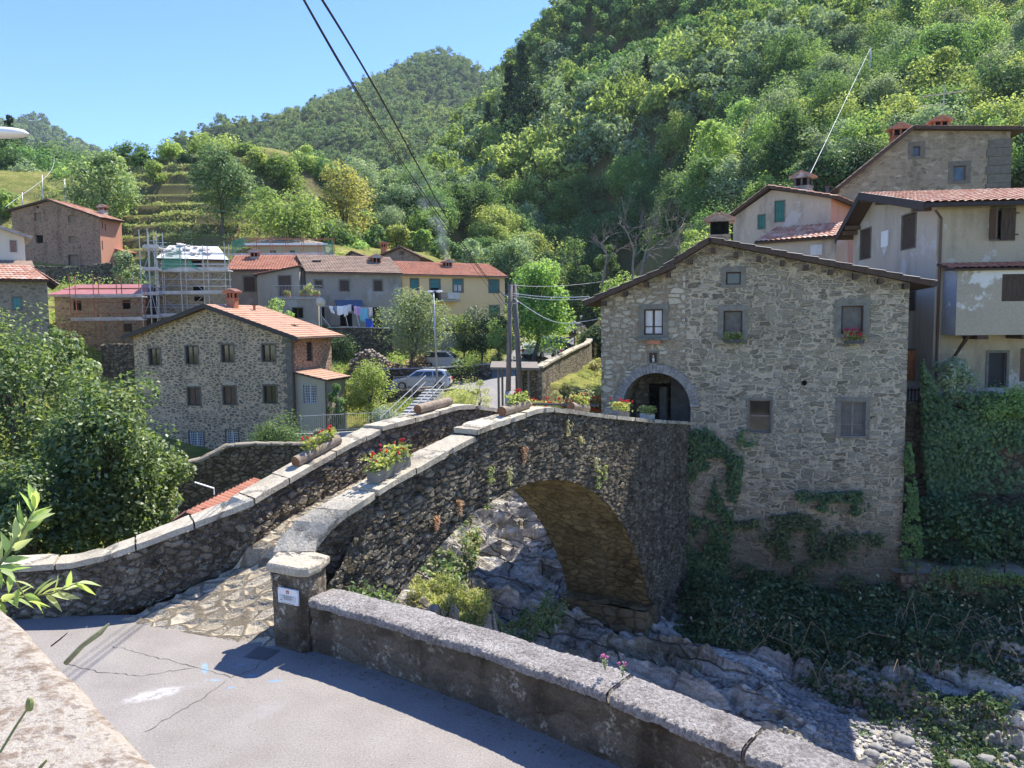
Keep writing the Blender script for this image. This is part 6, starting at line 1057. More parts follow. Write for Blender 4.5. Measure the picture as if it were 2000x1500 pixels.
# ------------------------------------------------------------------ cars
M_CSIL=NT('car_paint_silver'); M_CSIL.bsdf((.55,.58,.62),.28,None,.5,Metallic=.35); M_CSIL=M_CSIL.m
def paint(n,c): t=NT(n); t.bsdf(c,.25,None,.5,**{'Coat Weight':.5}); return t.m
M_TYRE=plain('tyre',(.02,.02,.02),.9); M_RIM=plain('rim',(.45,.46,.48),.35,.5,metal=.7); M_LAMPR=plain('tail_lamp',(.5,.03,.03),.3,.5); M_LAMPW=plain('head_lamp',(.75,.77,.8),.15,.6); M_TRIM=plain('black_trim',(.025,.025,.027),.6); M_PLATE=M_WHITE
def car(name,label,p,head,mat,L=4.3,W=1.75,Hh=1.48,style='wagon',group='cars parked in the village'):
    g=thing(name,label,'car',tuple(p),head,group)   # local +x is forward
    hl=L/2; hb=.92 if style!='mini' else 1.0
    prof=[(-hl,.34),(-hl-.02,.6),(-hl+.05,hb),(hl*.32,hb+.02),(hl*.78,hb-.13),(hl-.06,.68),(hl,.45),(hl-.05,.26),(-hl+.08,.26)]
    roofp={'wagon':[(-hl+.06,hb),(-hl+.42,Hh-.06),(-hl+.75,Hh),(-.1,Hh+.02),(.35,Hh-.05),(hl*.5,hb+.01)],'mini':[(-hl+.05,hb),(-hl+.16,Hh-.05),(-hl+.4,Hh),(.0,Hh+.02),(.42,Hh-.04),(hl*.62,hb)],'sedan':[(-hl+.35,hb),(-hl+.95,Hh-.03),(-.2,Hh),(.3,Hh-.05),(hl*.48,hb)]}[style]
    def loft(P,w0,w1f,nm,m,par,bev=.0,inset=0):
        P=np.array(P); V=[]; zmin,zmax=P[:,1].min(),P[:,1].max()
        for sgn in (-1,1):
            for x,z in P: w_=w0+(w1f-w0)*(z-zmin)/(zmax-zmin+1e-9); w_*=1-.10*max(0,(abs(x)/hl-.72)/.28)**2; V.append((x,sgn*w_,z))
        n=len(P); f=[tuple(range(n)),tuple(range(2*n-1,n-1,-1))]+[((i+1)%n,i,i+n,(i+1)%n+n) for i in range(n)]; mb=MB(); mb.add(V,f); return obj(nm,mb,m,par,bevel=bev)
    body=loft(prof,W/2,W/2-.03,'body',mat,g,.07); cab=loft(roofp+[(0,hb-.03)],W/2-.04,W/2-.2,'cabin',mat,g,.05)
    # glass: side windows, windscreen and rear window a little proud of the cabin
    zb_=hb+.05; zt_=Hh-.1
    def wat(z): return (W/2-.04)+(-.16)*(z-hb)/(Hh-hb)+.012
    xs_=[q[0] for q in roofp]; xr0=np.interp(zb_,[hb,Hh-.05],[roofp[0][0],roofp[1][0]])+.14; xr1=roofp[1][0]+.16; xf0=roofp[-1][0]-.2; xf1=roofp[-2][0]-.06
    cuts=[0,.36,.68,1] if style=='wagon' else [0,.5,1]
    for sgn in (-1,1):
        for i in range(len(cuts)-1):
            a0=xr0+(xf0-xr0)*cuts[i]+.03; a1=xr0+(xf0-xr0)*cuts[i+1]-.03; b0=xr1+(xf1-xr1)*cuts[i]+.03; b1=xr1+(xf1-xr1)*cuts[i+1]-.03
            V=[(a0,sgn*wat(zb_),zb_),(a1,sgn*wat(zb_),zb_),(b1,sgn*wat(zt_),zt_),(b0,sgn*wat(zt_),zt_)]; mb=MB(); mb.prism(V if sgn<0 else V[::-1],(0,-sgn*.03,0)); obj('side_window',mb,M_GLASSB,g)
    def screen(x0,z0,x1,z1,nm,sg):
        w0,w1=W/2-.13,W/2-.27; V=[(x0,-w0,z0),(x0,w0,z0),(x1,w1,z1),(x1,-w1,z1)]; d=np.array([sg*.02,0,.012]); mb=MB(); mb.prism([np.array(v)+d for v in (V if sg>0 else V[::-1])],-1.5*d); obj(nm,mb,M_GLASSB,g)
    screen(roofp[-1][0]-.04,hb+.05,roofp[-2][0]+.02,Hh-.09,'windscreen',1); screen(roofp[0][0]+.03,hb+.07,roofp[1][0]-.02,Hh-.12,'rear_window',-1)
    for x in (-hl*.62,hl*.63):
        for sgn in (-1,1):
            mb=MB(); mb.tube([(x,sgn*(W/2-.22),.31),(x,sgn*(W/2+.015),.31)],.31,18); w_=obj('wheel',mb,M_TYRE,g); mb=MB(); mb.tube([(x,sgn*(W/2+.005),.31),(x,sgn*(W/2+.025),.31)],.2,10); obj('rim',mb,M_RIM,w_)
    for sgn in (-1,1):
        mb=MB(); mb.box((hl*.8,sgn*.52-.17,.62),(hl*.97,sgn*.52+.17,.76)); obj('headlight',mb,M_LAMPW,g,bevel=.03); mb=MB(); mb.box((-hl-.03,sgn*.62-.13,.66),(-hl+.12,sgn*.62+.13,.9)); obj('tail_light',mb,M_LAMPR,g,bevel=.02); mb=MB(); mb.blob((hl*.42,sgn*(W/2+.1),hb+.06),(.07,.1,.07),8,5,0); obj('wing_mirror',mb,mat,g)
    mb=MB(); mb.box((-hl-.04,-.26,.48),(-hl-.015,.26,.6)); obj('number_plate',mb,M_PLATE,g); mb=MB(); mb.box((-hl-.05,-W/2+.1,.28),(-hl+.1,W/2-.1,.44)); mb.box((hl-.12,-W/2+.12,.26),(hl+.02,W/2-.12,.42)); obj('bumper_trim',mb,M_TRIM,g); return g
p=at(825,757,59.5); p[2]=gz(p[0],p[1])+.2; SUVZ=p[2]; car('parked_car','silver estate car parked side-on behind the thin lamp post',p,R_(176),M_CSIL,4.5,1.8,1.5,'wagon')
p=at(868,716,65.5); p[2]=gz(p[0],p[1])+.12; car('parked_car','pale small hatchback parked by the wood piles, front half hidden by a flowering bush',p,R_(-12),paint('car_paint_cream',(.6,.58,.55)),3.6,1.6,1.55,'mini')
for px,py,Y,hd,c_,st,lab in [(1054,704,69.,62,(.7,.71,.72),'sedan','white saloon parked rear-on, first in the row along the curving road wall'),(1082,690,76.,55,(.04,.07,.13),'wagon','dark blue estate, second in the row along the curving road wall'),(1107,675,85,52,(.3,.31,.33),'sedan','grey saloon third in the row along the curving road wall'),(1122,666,94.,60,(.5,.5,.52),'mini','small pale car last and farthest in the row by the wall bend'),(1064,665,98.,80,(.05,.12,.38),'mini','bright blue car half hidden behind the tall green tree')]:
    p=at(px,py,Y); p[2]=gz(p[0],p[1])+.2; car('parked_car',lab,p,R_(hd),paint('car_paint_'+lab.split()[0]+lab.split()[1],c_),4.2,1.75,1.45,st)
# ------------------------------------------------------------------ shelter, wood piles, laundry, small things
so=at(1005,790,47); so[2]=gz(so[0],so[1]); sh=thing('wooden_shelter','open lean-to shelter with flat slab roof behind the utility poles','shelter',tuple(so)); zt=at(1000,716,47)[2]
a=at(958,712,47); b=at(1052,720,47); mb=LMB(so); mb.hexa([np.array([a[0],46.,zt-.1]),np.array([b[0],46.,zt-.18]),np.array([b[0],49.5,zt]),np.array([a[0],49.5,zt+.08]),np.array([a[0],46.,zt+.04]),np.array([b[0],46.,zt-.04]),np.array([b[0],49.5,zt+.14]),np.array([a[0],49.5,zt+.22])]); obj('roof',mb,M_WOODG,sh)
for px in (974,1033): mb=LMB(so); q=at(px,770,46.4); mb.tube([(q[0],46.4,so[2]-.6),(q[0],46.4,zt-.08)],.08,6); obj('post',mb,M_WOODG,sh); mb=LMB(so); mb.tube([(q[0]+.2,49.,so[2]-.6),(q[0]+.2,49.,zt+.05)],.08,6); obj('post',mb,M_WOODG,sh)
mb=LMB(so); mb.box((b[0]-1.4,48.9,so[2]-.3),(b[0],49.2,zt-.2)); obj('back_wall',mb,M_OLDW,sh); mb=LMB(so); q=at(1018,775,45.8); mb.box((q[0]-.8,46.2,so[2]),(q[0]+.5,46.9,so[2]+.75)); obj('white_cabinet',mb,M_CONC,sh)
M_LOG=wood('firewood',(.4,.29,.19)); M_LOGD=wood('firewood_grey',(.3,.26,.22))
def woodpile(label,c,w_,h,d,n,mat):
    c=np.asarray(c,float); mb=MB()
    for i in range(n):
        x=rng.uniform(-w_/2,w_/2); z=rng.uniform(0,h)*(1-.5*(abs(x)/(w_/2))**2); a=rng.uniform(-.5,.5); l=rng.uniform(.2,.35); y=rng.uniform(-d/2,d/2); mb.tube([c+[x-l*math.sin(a),y-l*math.cos(a),z],c+[x+l*math.sin(a),y+l*math.cos(a),z+rng.uniform(-.08,.08)]],rng.uniform(.05,.11),5)
    return single('wood_pile',mb,mat,label,'wood pile','piles of split firewood')
c=G_(722,708,64.5); woodpile('tall grey heap of split firewood behind the lime green bush',c,3.2,2.0,1.2,240,M_LOGD); c=G_(768,718,64); woodpile('orange brown heap of split firewood left of the tree trunk',c,3.,1.2,1.2,200,M_LOG); c=G_(817,712,65); woodpile('small heap of split logs between the tree trunk and hatchback',c,2.0,1.5,1.,140,M_LOG)
# washing line
la_=at(632,597,69.); lb_=at(729,601,69.); mb=MB(); mb.tube([la_,(la_+lb_)/2-[0,0,.05],lb_],.012,5); single('washing_line',mb,M_CABLEW,'taut washing line hung with clothes on the terrace','washing line')
def cloth(px0,py0,px1,py1,c_,label,drop=0.,i=[0]):
    i[0]+=1; a=at(px0,py0,69.); b=at(px1,py0,69.); z1=at(px0,py1,69.)[2]; h=a[2]-z1; mb=MB(); n=10; rows=[]
    for v in np.linspace(0,1,8): rows.append([np.array([a[0]+(b[0]-a[0])*u+ (drop*v*h),a[1]+.05*math.sin(u*8+v*3+i[0])*(.3+v),a[2]-h*v*(1-.08*math.sin(u*5+i[0]))]) for u in np.linspace(0,1,n)])
    mb.grid(np.array(rows)); m=plain('cloth_%d'%i[0],c_,.9,.1,var=.08); o=single('hanging_cloth',mb,m,label,'laundry','clothes hanging on the washing line',True); s=o.modifiers.new('thick','SOLIDIFY'); s.thickness=.012
cloth(642,598,649,612,(.75,.76,.78),'white slanting cloth at the dish end of the washing line',.35); cloth(650,598,658,607,(.2,.27,.4),'short blue cloth among white laundry'); cloth(658,598,671,615,(.78,.78,.78),'wide white cloth next to the short blue one'); cloth(671,597,679,617,(.7,.71,.73),'long white shirt beside the wide white cloth'); cloth(679,595,686,609,(.62,.62,.6),'off white top between long shirt and black garment'); cloth(686,597,691,608,(.02,.02,.03),'black garment on the washing line'); cloth(691,598,697,614,(.62,.45,.6),'pale lilac cloth next to the black garment'); cloth(697,599,703,616,(.6,.3,.55),'pink cloth beside the turquoise towel'); cloth(703,602,718,627,(.2,.48,.55),'large turquoise towel on the washing line'); cloth(720,601,727,617,(.72,.66,.55),'cream cloth at the far end past the turquoise towel')
for px in (674,696): a=at(px,608,69.3); mb=MB(); mb.tube([at(px-3,598,69.2),np.array([a[0]+.25,a[1],at(px,640,69)[2]])],.03,5); single('line_prop',mb,M_WHITEM,'leaning pale prop holding the washing line near the '+('white shirt' if px<680 else 'pink cloth'),'line prop','props of the washing line')
mb=MB(); a=at(722,640,68.8); mb.tube([a,a+[0,0,.75]],[.3,.36],12); mb.tube([a+[0,0,.75],a+[0,0,.8]],.39,12); single('blue_bin',mb,plain('bin_blue',(.03,.1,.45),.5),'blue plastic bin at the end of the terrace wall','bin')
a=at(628,640,68.); b=at(628,600,68); dish=thing('satellite_dish','round pale satellite dish on a braced post by the washing line','satellite dish',tuple(a)); h=b[2]-a[2]; mb=MB(); mb.tube([(0,0,0),(0,0,h)],.04,6); mb.tube([(0,0,h*.6),(.9,0,-.1)],.03,5); obj('post',mb,M_STEEL,dish); mb=MB(); c=np.array([0,-.1,h+.45]); rows=[]
for r in np.linspace(0.01,.42,6): rows.append([c+np.array([r*math.cos(q),.9*r*r-.1-.25*r*math.sin(q),r*math.sin(q)]) for q in np.linspace(0,2*math.pi,20)])
mb.grid(np.array(rows)); o=obj('reflector',mb,plain('dish_beige',(.5,.48,.43),.6),dish,smooth=True); mb=MB(); mb.tube([c+[0,.05,-.4],c+[0,-.45,-.1]],.02,5); mb.blob(c+[0,-.47,-.08],(.06,.06,.06)); obj('receiver_arm',mb,M_STEEL,dish)
# steps with handrails beside the garden
a=at(786,832,44.5); b=at(868,768,54); a[2]=gz(a[0],a[1])+.1; b[2]=gz(b[0],b[1])+.3; st=thing('garden_steps','concrete steps with grey handrails climbing to the parking place','steps',tuple(a)); n=14; mb=MB()
b_=b-a; b_[2]=max(b_[2],1.8); sdv=np.array([b_[0],b_[1],0])/np.linalg.norm(b_[:2]); sn=np.array([-sdv[1],sdv[0],0])
for i in range(n):
    p=b_*i/n; q=b_*(i+1)/n; q[2]=p[2]+b_[2]/n; mb.hexa([p+[0,0,0]-[0,0,.6+p[2]]+sn*0,np.array([q[0],q[1],-.6]),np.array([q[0],q[1],-.6])+sn*1.3,np.array([p[0],p[1],-.6])+sn*1.3]+[np.array([p[0],p[1],q[2]]),q,q+sn*1.3,np.array([p[0],p[1],q[2]])+sn*1.3])
obj('treads',mb,M_CONC,st)
for off in (-.05,1.35):
    mb=MB()
    for hh in (.95,.5): mb.tube([sn*off+[0,0,hh],b_+sn*off+[0,0,hh]],.03,6)
    for f in (0,.33,.66,1): mb.tube([b_*f+sn*off,b_*f+sn*off+[0,0,.98]],.03,6)
    obj('handrail',mb,M_STEEL,st)
wallthing('retaining_wall','shaded low bank wall under the silver car beside the steps',[(755,762,57.3),(800,762,57.2),(862,762,57)],.4,-2.5,M_OLDW,.2,None)
a=at(770,762,57.25); b=at(872,760,57.0); barsthing('metal_fence','thin grey railing in front of the silver car','fence',a,b,1.05,26,M_STEEL,.012,5)
# ------------------------------------------------------------------ vegetation
def unit(v): return v/(np.linalg.norm(v,axis=-1,keepdims=True)+1e-9)
def cards(P,N,size,asp=.55,fold=.12,rg=rng):   # leaf cards: positions, normals, lengths
    n=len(P); N=unit(N); t_=unit(np.cross(N,unit(rg.normal(size=(n,3))))); b=np.cross(N,t_); L=np.broadcast_to(np.asarray(size,float),(n,))[:,None]
    v=np.stack([P-t_*L*.5,P+t_*L*.05+b*L*asp*.5+N*L*fold,P+t_*L*.5,P+t_*L*.05-b*L*asp*.5+N*L*fold],1)
    return v.reshape(-1,3),np.arange(4*n,dtype=np.int32).reshape(n,4)
def cloud(C,Rr,per,size,up=.35,rg=rng,asp=.55,flat=.8):
    C=np.asarray(C,float); Rr=np.asarray(Rr,float); k=np.repeat(np.arange(len(C)),per); n=len(k); d=unit(rg.normal(size=(n,3)))
    r=Rr[k]*(.45+.6*rg.random(n)**.6); P=C[k]+d*r[:,None]*[1,1,flat]; N=d*.7+rg.normal(size=(n,3))*.55+[0,0,up]
    return cards(P,N,size*rg.uniform(.65,1.25,n),asp,rg=rg)
def trunkmesh(H,th,r0,limbs,rg,lean=0.05,targets=None):
    mb=MB(); n=6; pts=[np.array([lean*H*(i/n)**1.5+rg.normal()*.02*H*(i>0),rg.normal()*.02*H*(i>0),-.4+(H*.72+.4)*i/n]) for i in range(n+1)]; mb.tube(pts,np.linspace(r0,r0*.25,n+1),7)
    if targets is not None:
        for T in targets[:limbs]:
            a=pts[min(n-1,max(1,int(n*np.clip(T[2]/H-.25,.2,.75))))]; m=(a+T)/2+[0,0,.06*H*rg.uniform(.2,1)]; mb.tube([a,m,T],[r0*.38,r0*.22,r0*.08],5,False)
    return mb
def crown_pts(H,W,th,n,rg,shape='round',W2=None):
    ch=H*(1-th); C=[];R=[]; W2=(W2 or W)*1.2; W=W*1.2; LB=unit(rg.normal(size=(7,3)))
    for i in range(n):
        if shape=='cone':
            f=(i+.5)/n; z=H*th+ch*f; rr=W/2*(1-f)**.85+.02*W; a=i*2.4+rg.uniform(-.4,.4); C.append((rr*.62*math.cos(a),rr*.62*math.sin(a),z-.06*H*(1-f))); R.append(max(.09*W,rr*.5))
        else:
            d=unit(rg.normal(size=3)); q=rg.uniform(.35,.9)**.7*(.74+.42*max(0,(LB@d).max())**5); z=d[2]*min(q,1.)
            if shape=='egg': wz=1-.55*max(0,z)
            elif shape=='vase': wz=.75+.35*z
            else: wz=1.
            C.append((d[0]*q*W/2*.8*wz,d[1]*q*W2/2*.8*wz,H*th+ch*(.5+.46*z*.95))); R.append(W*rg.uniform(.09,.25)*(1 if shape!='egg' or z<.3 else .7))
    return np.array(C),np.array(R)
def tree(name,label,cat,base,H,W,leaf,n,mat,th=.18,seed=0,shape='round',group=None,clumps=26,r0=None,bark=None,up=.7,limbs=7,asp=.55,trunk=True,lean=.03,W2=None,rk=1.):
    rg=np.random.default_rng(seed+11); C,Rr=crown_pts(H,W,th,clumps,rg,shape,W2); Rr=Rr*rk; v,f=cloud(C,Rr,max(4,int(n/clumps)),leaf,up,rg,asp)
    root=thing(name,label,cat,tuple(base),rg.uniform(0,6.28) if W2 is None else 0,group); me=mesh_np('crown',v,f); me.materials.append(mat); o=bpy.data.objects.new('crown' if H>2.2 else 'foliage',me); COL.objects.link(o); o.parent=root
    if trunk: tb=trunkmesh(H,th,r0 or H*.022,limbs,rg,lean,C[np.argsort(-C[:,2])][::2]); obj('trunk' if H>2.2 else 'stem',tb,bark or M_BARK,root,smooth=True)
    return root
M_BARK=wood('bark',(.13,.11,.09),.95,(6,6,2)); M_BARKG=wood('bark_grey',(.21,.185,.16),.95,(6,6,2))
L_DARK=leafmat('leaf_dark',(.022,.05,.02),(.035,.075,.025),(.06,.1,.035),.28,.5); L_MID=leafmat('leaf_mid',(.04,.085,.022),(.065,.125,.03),(.1,.16,.04),.38,.4); L_LIGHT=leafmat('leaf_light',(.075,.13,.025),(.12,.185,.035),(.17,.22,.05),.45,.3); L_YEL=leafmat('leaf_yellow',(.10,.135,.03),(.15,.185,.04),(.2,.22,.06),.45,.3); L_PALE=leafmat('leaf_pale',(.09,.13,.07),(.13,.175,.09),(.19,.23,.13),.32,.4); L_CON=leafmat('needle_dark',(.012,.03,.018),(.02,.045,.022),(.03,.055,.03),.1,.3)
L_MAPLE=leafmat('leaf_maple',(.03,.06,.014),(.065,.1,.022),(.14,.17,.035),.46,.8,.2); L_IVY=leafmat('leaf_ivy',(.022,.048,.016),(.038,.075,.024),(.065,.11,.032),.2,.4,.2); L_OLIVE=leafmat('leaf_olive',(.12,.15,.1),(.2,.23,.16),(.27,.3,.22),.25,.3,.2); L_BAMB=leafmat('leaf_bamboo',(.16,.2,.05),(.25,.3,.08),(.33,.36,.12),.45,.2,.2); L_DRY=leafmat('leaf_dry',(.24,.17,.07),(.33,.25,.11),(.42,.33,.16),.3,.1,.2); L_BRAM=leafmat('leaf_bramble',(.022,.04,.014),(.04,.065,.02),(.09,.1,.035),.22,.35,.2)
L_GRASS=leafmat('grass_blade',(.09,.13,.03),(.16,.19,.045),(.25,.25,.08),.4,.15,.2); L_FERN=leafmat('leaf_feathery',(.075,.12,.04),(.12,.17,.06),(.18,.23,.09),.38,.5,.2)
# --- hillside wood: shared crowns in several shapes and colours
PRO={}
def proto(shape,k,mat,H,W,n,leaf,clumps):
    key=(shape,k,mat.name)
    if key not in PRO:
        kk=(shape,k)
        if kk not in PRO:
            rg=np.random.default_rng(900+k*7+len(shape)); C,Rr=crown_pts(H,W,.1,clumps,rg,shape); v,f=cloud(C,Rr,n//clumps,leaf,.75,rg); tb=trunkmesh(H,.15,.16,4,rg,.03,C[::3]); tm=mesh_np('trunk',tb.verts(),tb.f); tm.materials.append(M_BARK); PRO[kk]=(mesh_np('crown',v,f),tm)
        me=PRO[kk][0].copy(); me.materials.append(mat); PRO[key]=(me,PRO[kk][1])
    return PRO[key]
def putree(name,label,base,key,s,rz,group):
    me,tm=key; r=thing(name,label,'tree',tuple(base),rz,group); r.scale=(s*rg3.uniform(.8,1.25),s*rg3.uniform(.8,1.25),s*rg3.uniform(.85,1.35))
    for nm,m in (('crown',me),('trunk',tm)): o=bpy.data.objects.new(nm,m); COL.objects.link(o); o.parent=r
    return r
rg3=np.random.default_rng(5); cand=[]
for y in np.arange(58,330,3.9):
    for x in np.arange(-25,190,3.9):
        cand.append((x+rg3.uniform(-1.9,1.9),y+rg3.uniform(-1.9,1.9)))
cand=np.array(cand); cz=Hz(cand[:,0],cand[:,1],False); pj=proj(np.c_[cand,cz]); pt=proj(np.c_[cand,cz+6])
x_,y_=cand.T; px_,py_=pj[:,0],pj[:,1]
hill=(y_>136)|((x_>19)&(y_>60)&(y_>60+.0*x_)) ; hill|=(y_>113)&(x_>-21); hill&=~((x_>2)&(x_<14)&(y_<118))
road=((x_>-6)&(x_<13)&(y_<112)); hill&=~road
hill&=~((x_>12)&(x_<62)&(y_<64)); hill&=(pt[:,1]<640)&(pt[:,1]>-120)&(px_>640)&(px_<2120)
hill&=~((pt[:,0]>1180)&(pt[:,0]<2000)&(pt[:,1]>470)); hill&=~((pt[:,0]>1660)&(pt[:,1]>330)&(pt[:,0]<2100)); hill&=~((pt[:,0]>1440)&(pt[:,1]>395))
hill&=~((x_<-2)&(y_<118)); idx=np.where(hill)[0]
# keep clear of the camera's hidden backs: sort by nearness
idx=idx[np.argsort(cand[idx,1]+.25*np.abs(cand[idx,0]))]
near_i=idx[:285]; far_i=idx[285:]
zone=lambda px,py: ('high ' if py<170 else 'middle ' if py<330 else 'lower ')+'slope '+('toward the mountain gap' if px<950 else 'above the parked cars' if px<1150 else 'above the bare trees' if px<1400 else 'above the pink house' if px<1680 else 'above the brick chimneys')
SPEC=[(L_MID,'mid green broad tree'),(L_LIGHT,'fresh light green tree'),(L_YEL,'yellowish green tree'),(L_DARK,'dark green dense tree'),(L_PALE,'pale grey green tree'),(L_MID,'rounded green tree')]
n1=vnoise(x_/16,y_/16,77)+.5
for i in near_i:
    q=n1[i]*.75+rg3.random()*.35; sp=0 if q<.3 else 3 if q<.42 else 1 if q<.56 else 4 if q<.68 else 5 if q<.84 else 2
    m,lab=SPEC[sp]; px,py=pt[i,0],pt[i,1]; sh='egg' if rg3.random()<.45 else 'round'; s=rg3.uniform(.75,1.3)*(.8 if y_[i]<90 else 1.)
    putree('hillside_tree',lab+' on the '+zone(px,py),(x_[i],y_[i],cz[i]-.3),proto(sh,int(rg3.integers(4)),m,8.6,6.6,6800,.29,50),s,rg3.uniform(0,6.28),'woodland trees on the steep slope')
# spruces
for px,py,Y,h in ((998,300,168,17),(1022,292,166,19),(1040,300,170,14),(955,318,172,12),(985,312,165,11),(1262,250,160,9)):
    p=at(px,py,Y); p[2]=gz(p[0],p[1])-.5; k=proto('cone',int(rg3.integers(2)),L_CON,15,5.2,4500,.42,40); r=putree('spruce_tree',{998:'tall dark spruce in the middle of the spruce clump',1022:'tallest dark spruce, pointed top above the clump',1040:'dark spruce at the uphill end of the clump',955:'small dark spruce standing apart toward the mountain gap',985:'short dark spruce at the foot of the clump',1262:'lone dark columnar conifer among pale trees'}[px],p,k,h/15,rg3.uniform(0,6),'dark spruces among the broadleaf wood')
# far trees as one wood
def forest(name,label,xs_,ys_,zs_,mats,rad,n_leaf,leaf,seed):
    rg=np.random.default_rng(seed); base=[]
    for k in range(4): C,Rr=crown_pts(8.,6.4,.05,9,rg,'egg' if k%2 else 'round'); base.append(cloud(C,Rr,n_leaf//9,leaf,.45,rg))
    g=thing(name,label,None); g['kind']='stuff'; sel=rg.integers(0,len(mats),len(xs_)); nz=vnoise(np.asarray(xs_)/30,np.asarray(ys_)/30,seed)+.5; sel=np.clip((nz*.8+rg.random(len(xs_))*.35)*len(mats),0,len(mats)-1).astype(int)
    for mi,m in enumerate(mats):
        V=[];F=[];k=0
        for i in np.where(sel==mi)[0]:
            v,f=base[rg.integers(4)]; s=rad*rg.uniform(.7,1.35); a=rg.uniform(0,6.28); ca,sa=math.cos(a),math.sin(a); q=v*s; q=np.c_[q[:,0]*ca-q[:,1]*sa+xs_[i],q[:,0]*sa+q[:,1]*ca+ys_[i],q[:,2]*rg.uniform(.9,1.25)+zs_[i]-.4]
            V.append(q); F.append(f+k); k+=len(v)
        if V: me=mesh_np('foliage',np.concatenate(V),np.concatenate(F)); me.materials.append(m); o=bpy.data.objects.new('foliage',me); COL.objects.link(o); o.parent=g; o['kind']='stuff'
    return g
forest('forest','dense broadleaf wood covering the upper part of the steep slope',x_[far_i],y_[far_i],cz[far_i],[L_DARK,L_MID,L_MID,L_LIGHT,L_PALE,L_YEL],1.05,640,.66,3)
rg=np.random.default_rng(21); gx=[];gy=[]
for y in np.arange(330,920,7.2):
    for x in np.arange(-470,200,7.2): gx.append(x+rg.uniform(-3.4,3.4)); gy.append(y+rg.uniform(-3.4,3.4))
gx=np.array(gx);gy=np.array(gy);gzz=HM(gx,gy); q=proj(np.c_[gx,gy,gzz+5]); k=(q[:,0]>100)&(q[:,0]<1120)&(q[:,1]>40)&(q[:,1]<560)
def slopevis(x,y,H_): e=2.; nx=-(H_(x+e,y)-H_(x-e,y))/(2*e); ny=-(H_(x,y+e)-H_(x,y-e))/(2*e); z=H_(x,y); return (nx*(0-x)+ny*(0-y)+(5-z))>-12
k&=slopevis(gx,gy,HM)
L_FAR1=leafmat('far_leaf_dark',(.03,.055,.025),(.045,.08,.03),None,.3,.2,.3); L_FAR2=leafmat('far_leaf_mid',(.055,.09,.035),(.08,.12,.04),None,.35,.2,.3); L_FAR3=leafmat('far_leaf_light',(.085,.12,.04),(.12,.155,.05),None,.4,.2,.3)
forest('forest','far wooded mountain side under the blue sky',gx[k],gy[k],gzz[k],[L_FAR1,L_FAR2,L_FAR2,L_FAR3],1.05,230,1.1,5); print('far trees',k.sum())
gx=[];gy=[]
for y in np.arange(1000,1260,11.):
    for x in np.arange(-1000,-520,11.): gx.append(x+rg.uniform(-5,5)); gy.append(y+rg.uniform(-5,5))
gx=np.array(gx);gy=np.array(gy);gzz=HR(gx,gy); q=proj(np.c_[gx,gy,gzz]); k=(q[:,0]>0)&(q[:,0]<330)&(gzz>20)
forest('forest','small far wooded ridge in the gap above the left houses',gx[k],gy[k],gzz[k],[L_FAR1,L_FAR2,L_FAR3],1.6,90,2.2,6)
# --- left hill: named trees from the photograph
def T(name,label,px,pyb,Y,wpx,hpx,leaf,n,mat,shape='round',seed=1,zground=None,cat='tree',group=None,**k):
    p=at(px,pyb,Y); g=gz(p[0],p[1]); H=hpx*Y/FPX+max(0,p[2]-(g if zground is None else zground)); z=min(p[2],g) if zground is None else zground
    return tree(name,label,cat,(p[0],p[1],z-.1),H,wpx*Y/FPX,leaf,n,mat,seed=seed,shape=shape,group=group,**k)
T('broadleaf_tree','broad feathery pale tree on the terraced slope, beside the farmhouse',205,462,98,150,185,.42,7500,L_FERN,'egg',31,th=.08,clumps=40)
T('broadleaf_tree','dark feathery tree casting a shadow over the mown terraces',438,452,96,136,170,.42,7000,leafmat('leaf_feathery_dark',(.045,.08,.03),(.075,.12,.045),(.12,.17,.07),.34,.5,.2),'round',32,th=.14,clumps=38)
T('broadleaf_tree','light green spreading tree just above the netted scaffold house',568,482,91,165,118,.38,6500,L_LIGHT,'round',33,th=.18,clumps=36)
T('broadleaf_tree','tall olive yellow tree at the foot of the terraced hill',672,480,112,130,175,.48,6000,leafmat('leaf_olive_yellow',(.13,.13,.03),(.19,.18,.045),(.24,.22,.06),.42,.2,.2),'egg',34,th=.05,clumps=34)
T('broadleaf_tree','bright green tree between the terraces and the far mountain',548,395,116,90,105,.45,4200,L_LIGHT,'egg',35,th=.05,clumps=26)
T('broadleaf_tree','green tree standing against the mountain slope behind the olive tree',630,400,128,80,105,.5,3600,L_MID,'round',36,th=.06,clumps=24)
T('broadleaf_tree','dark green bushy tree below the olive yellow tree',640,505,100,95,75,.42,4200,L_MID,'round',37,th=.05,clumps=24)
T('broadleaf_tree','small pale round tree on the topmost mown terrace',302,352,108,42,42,.3,1800,L_LIGHT,'round',38,th=.12,clumps=16)
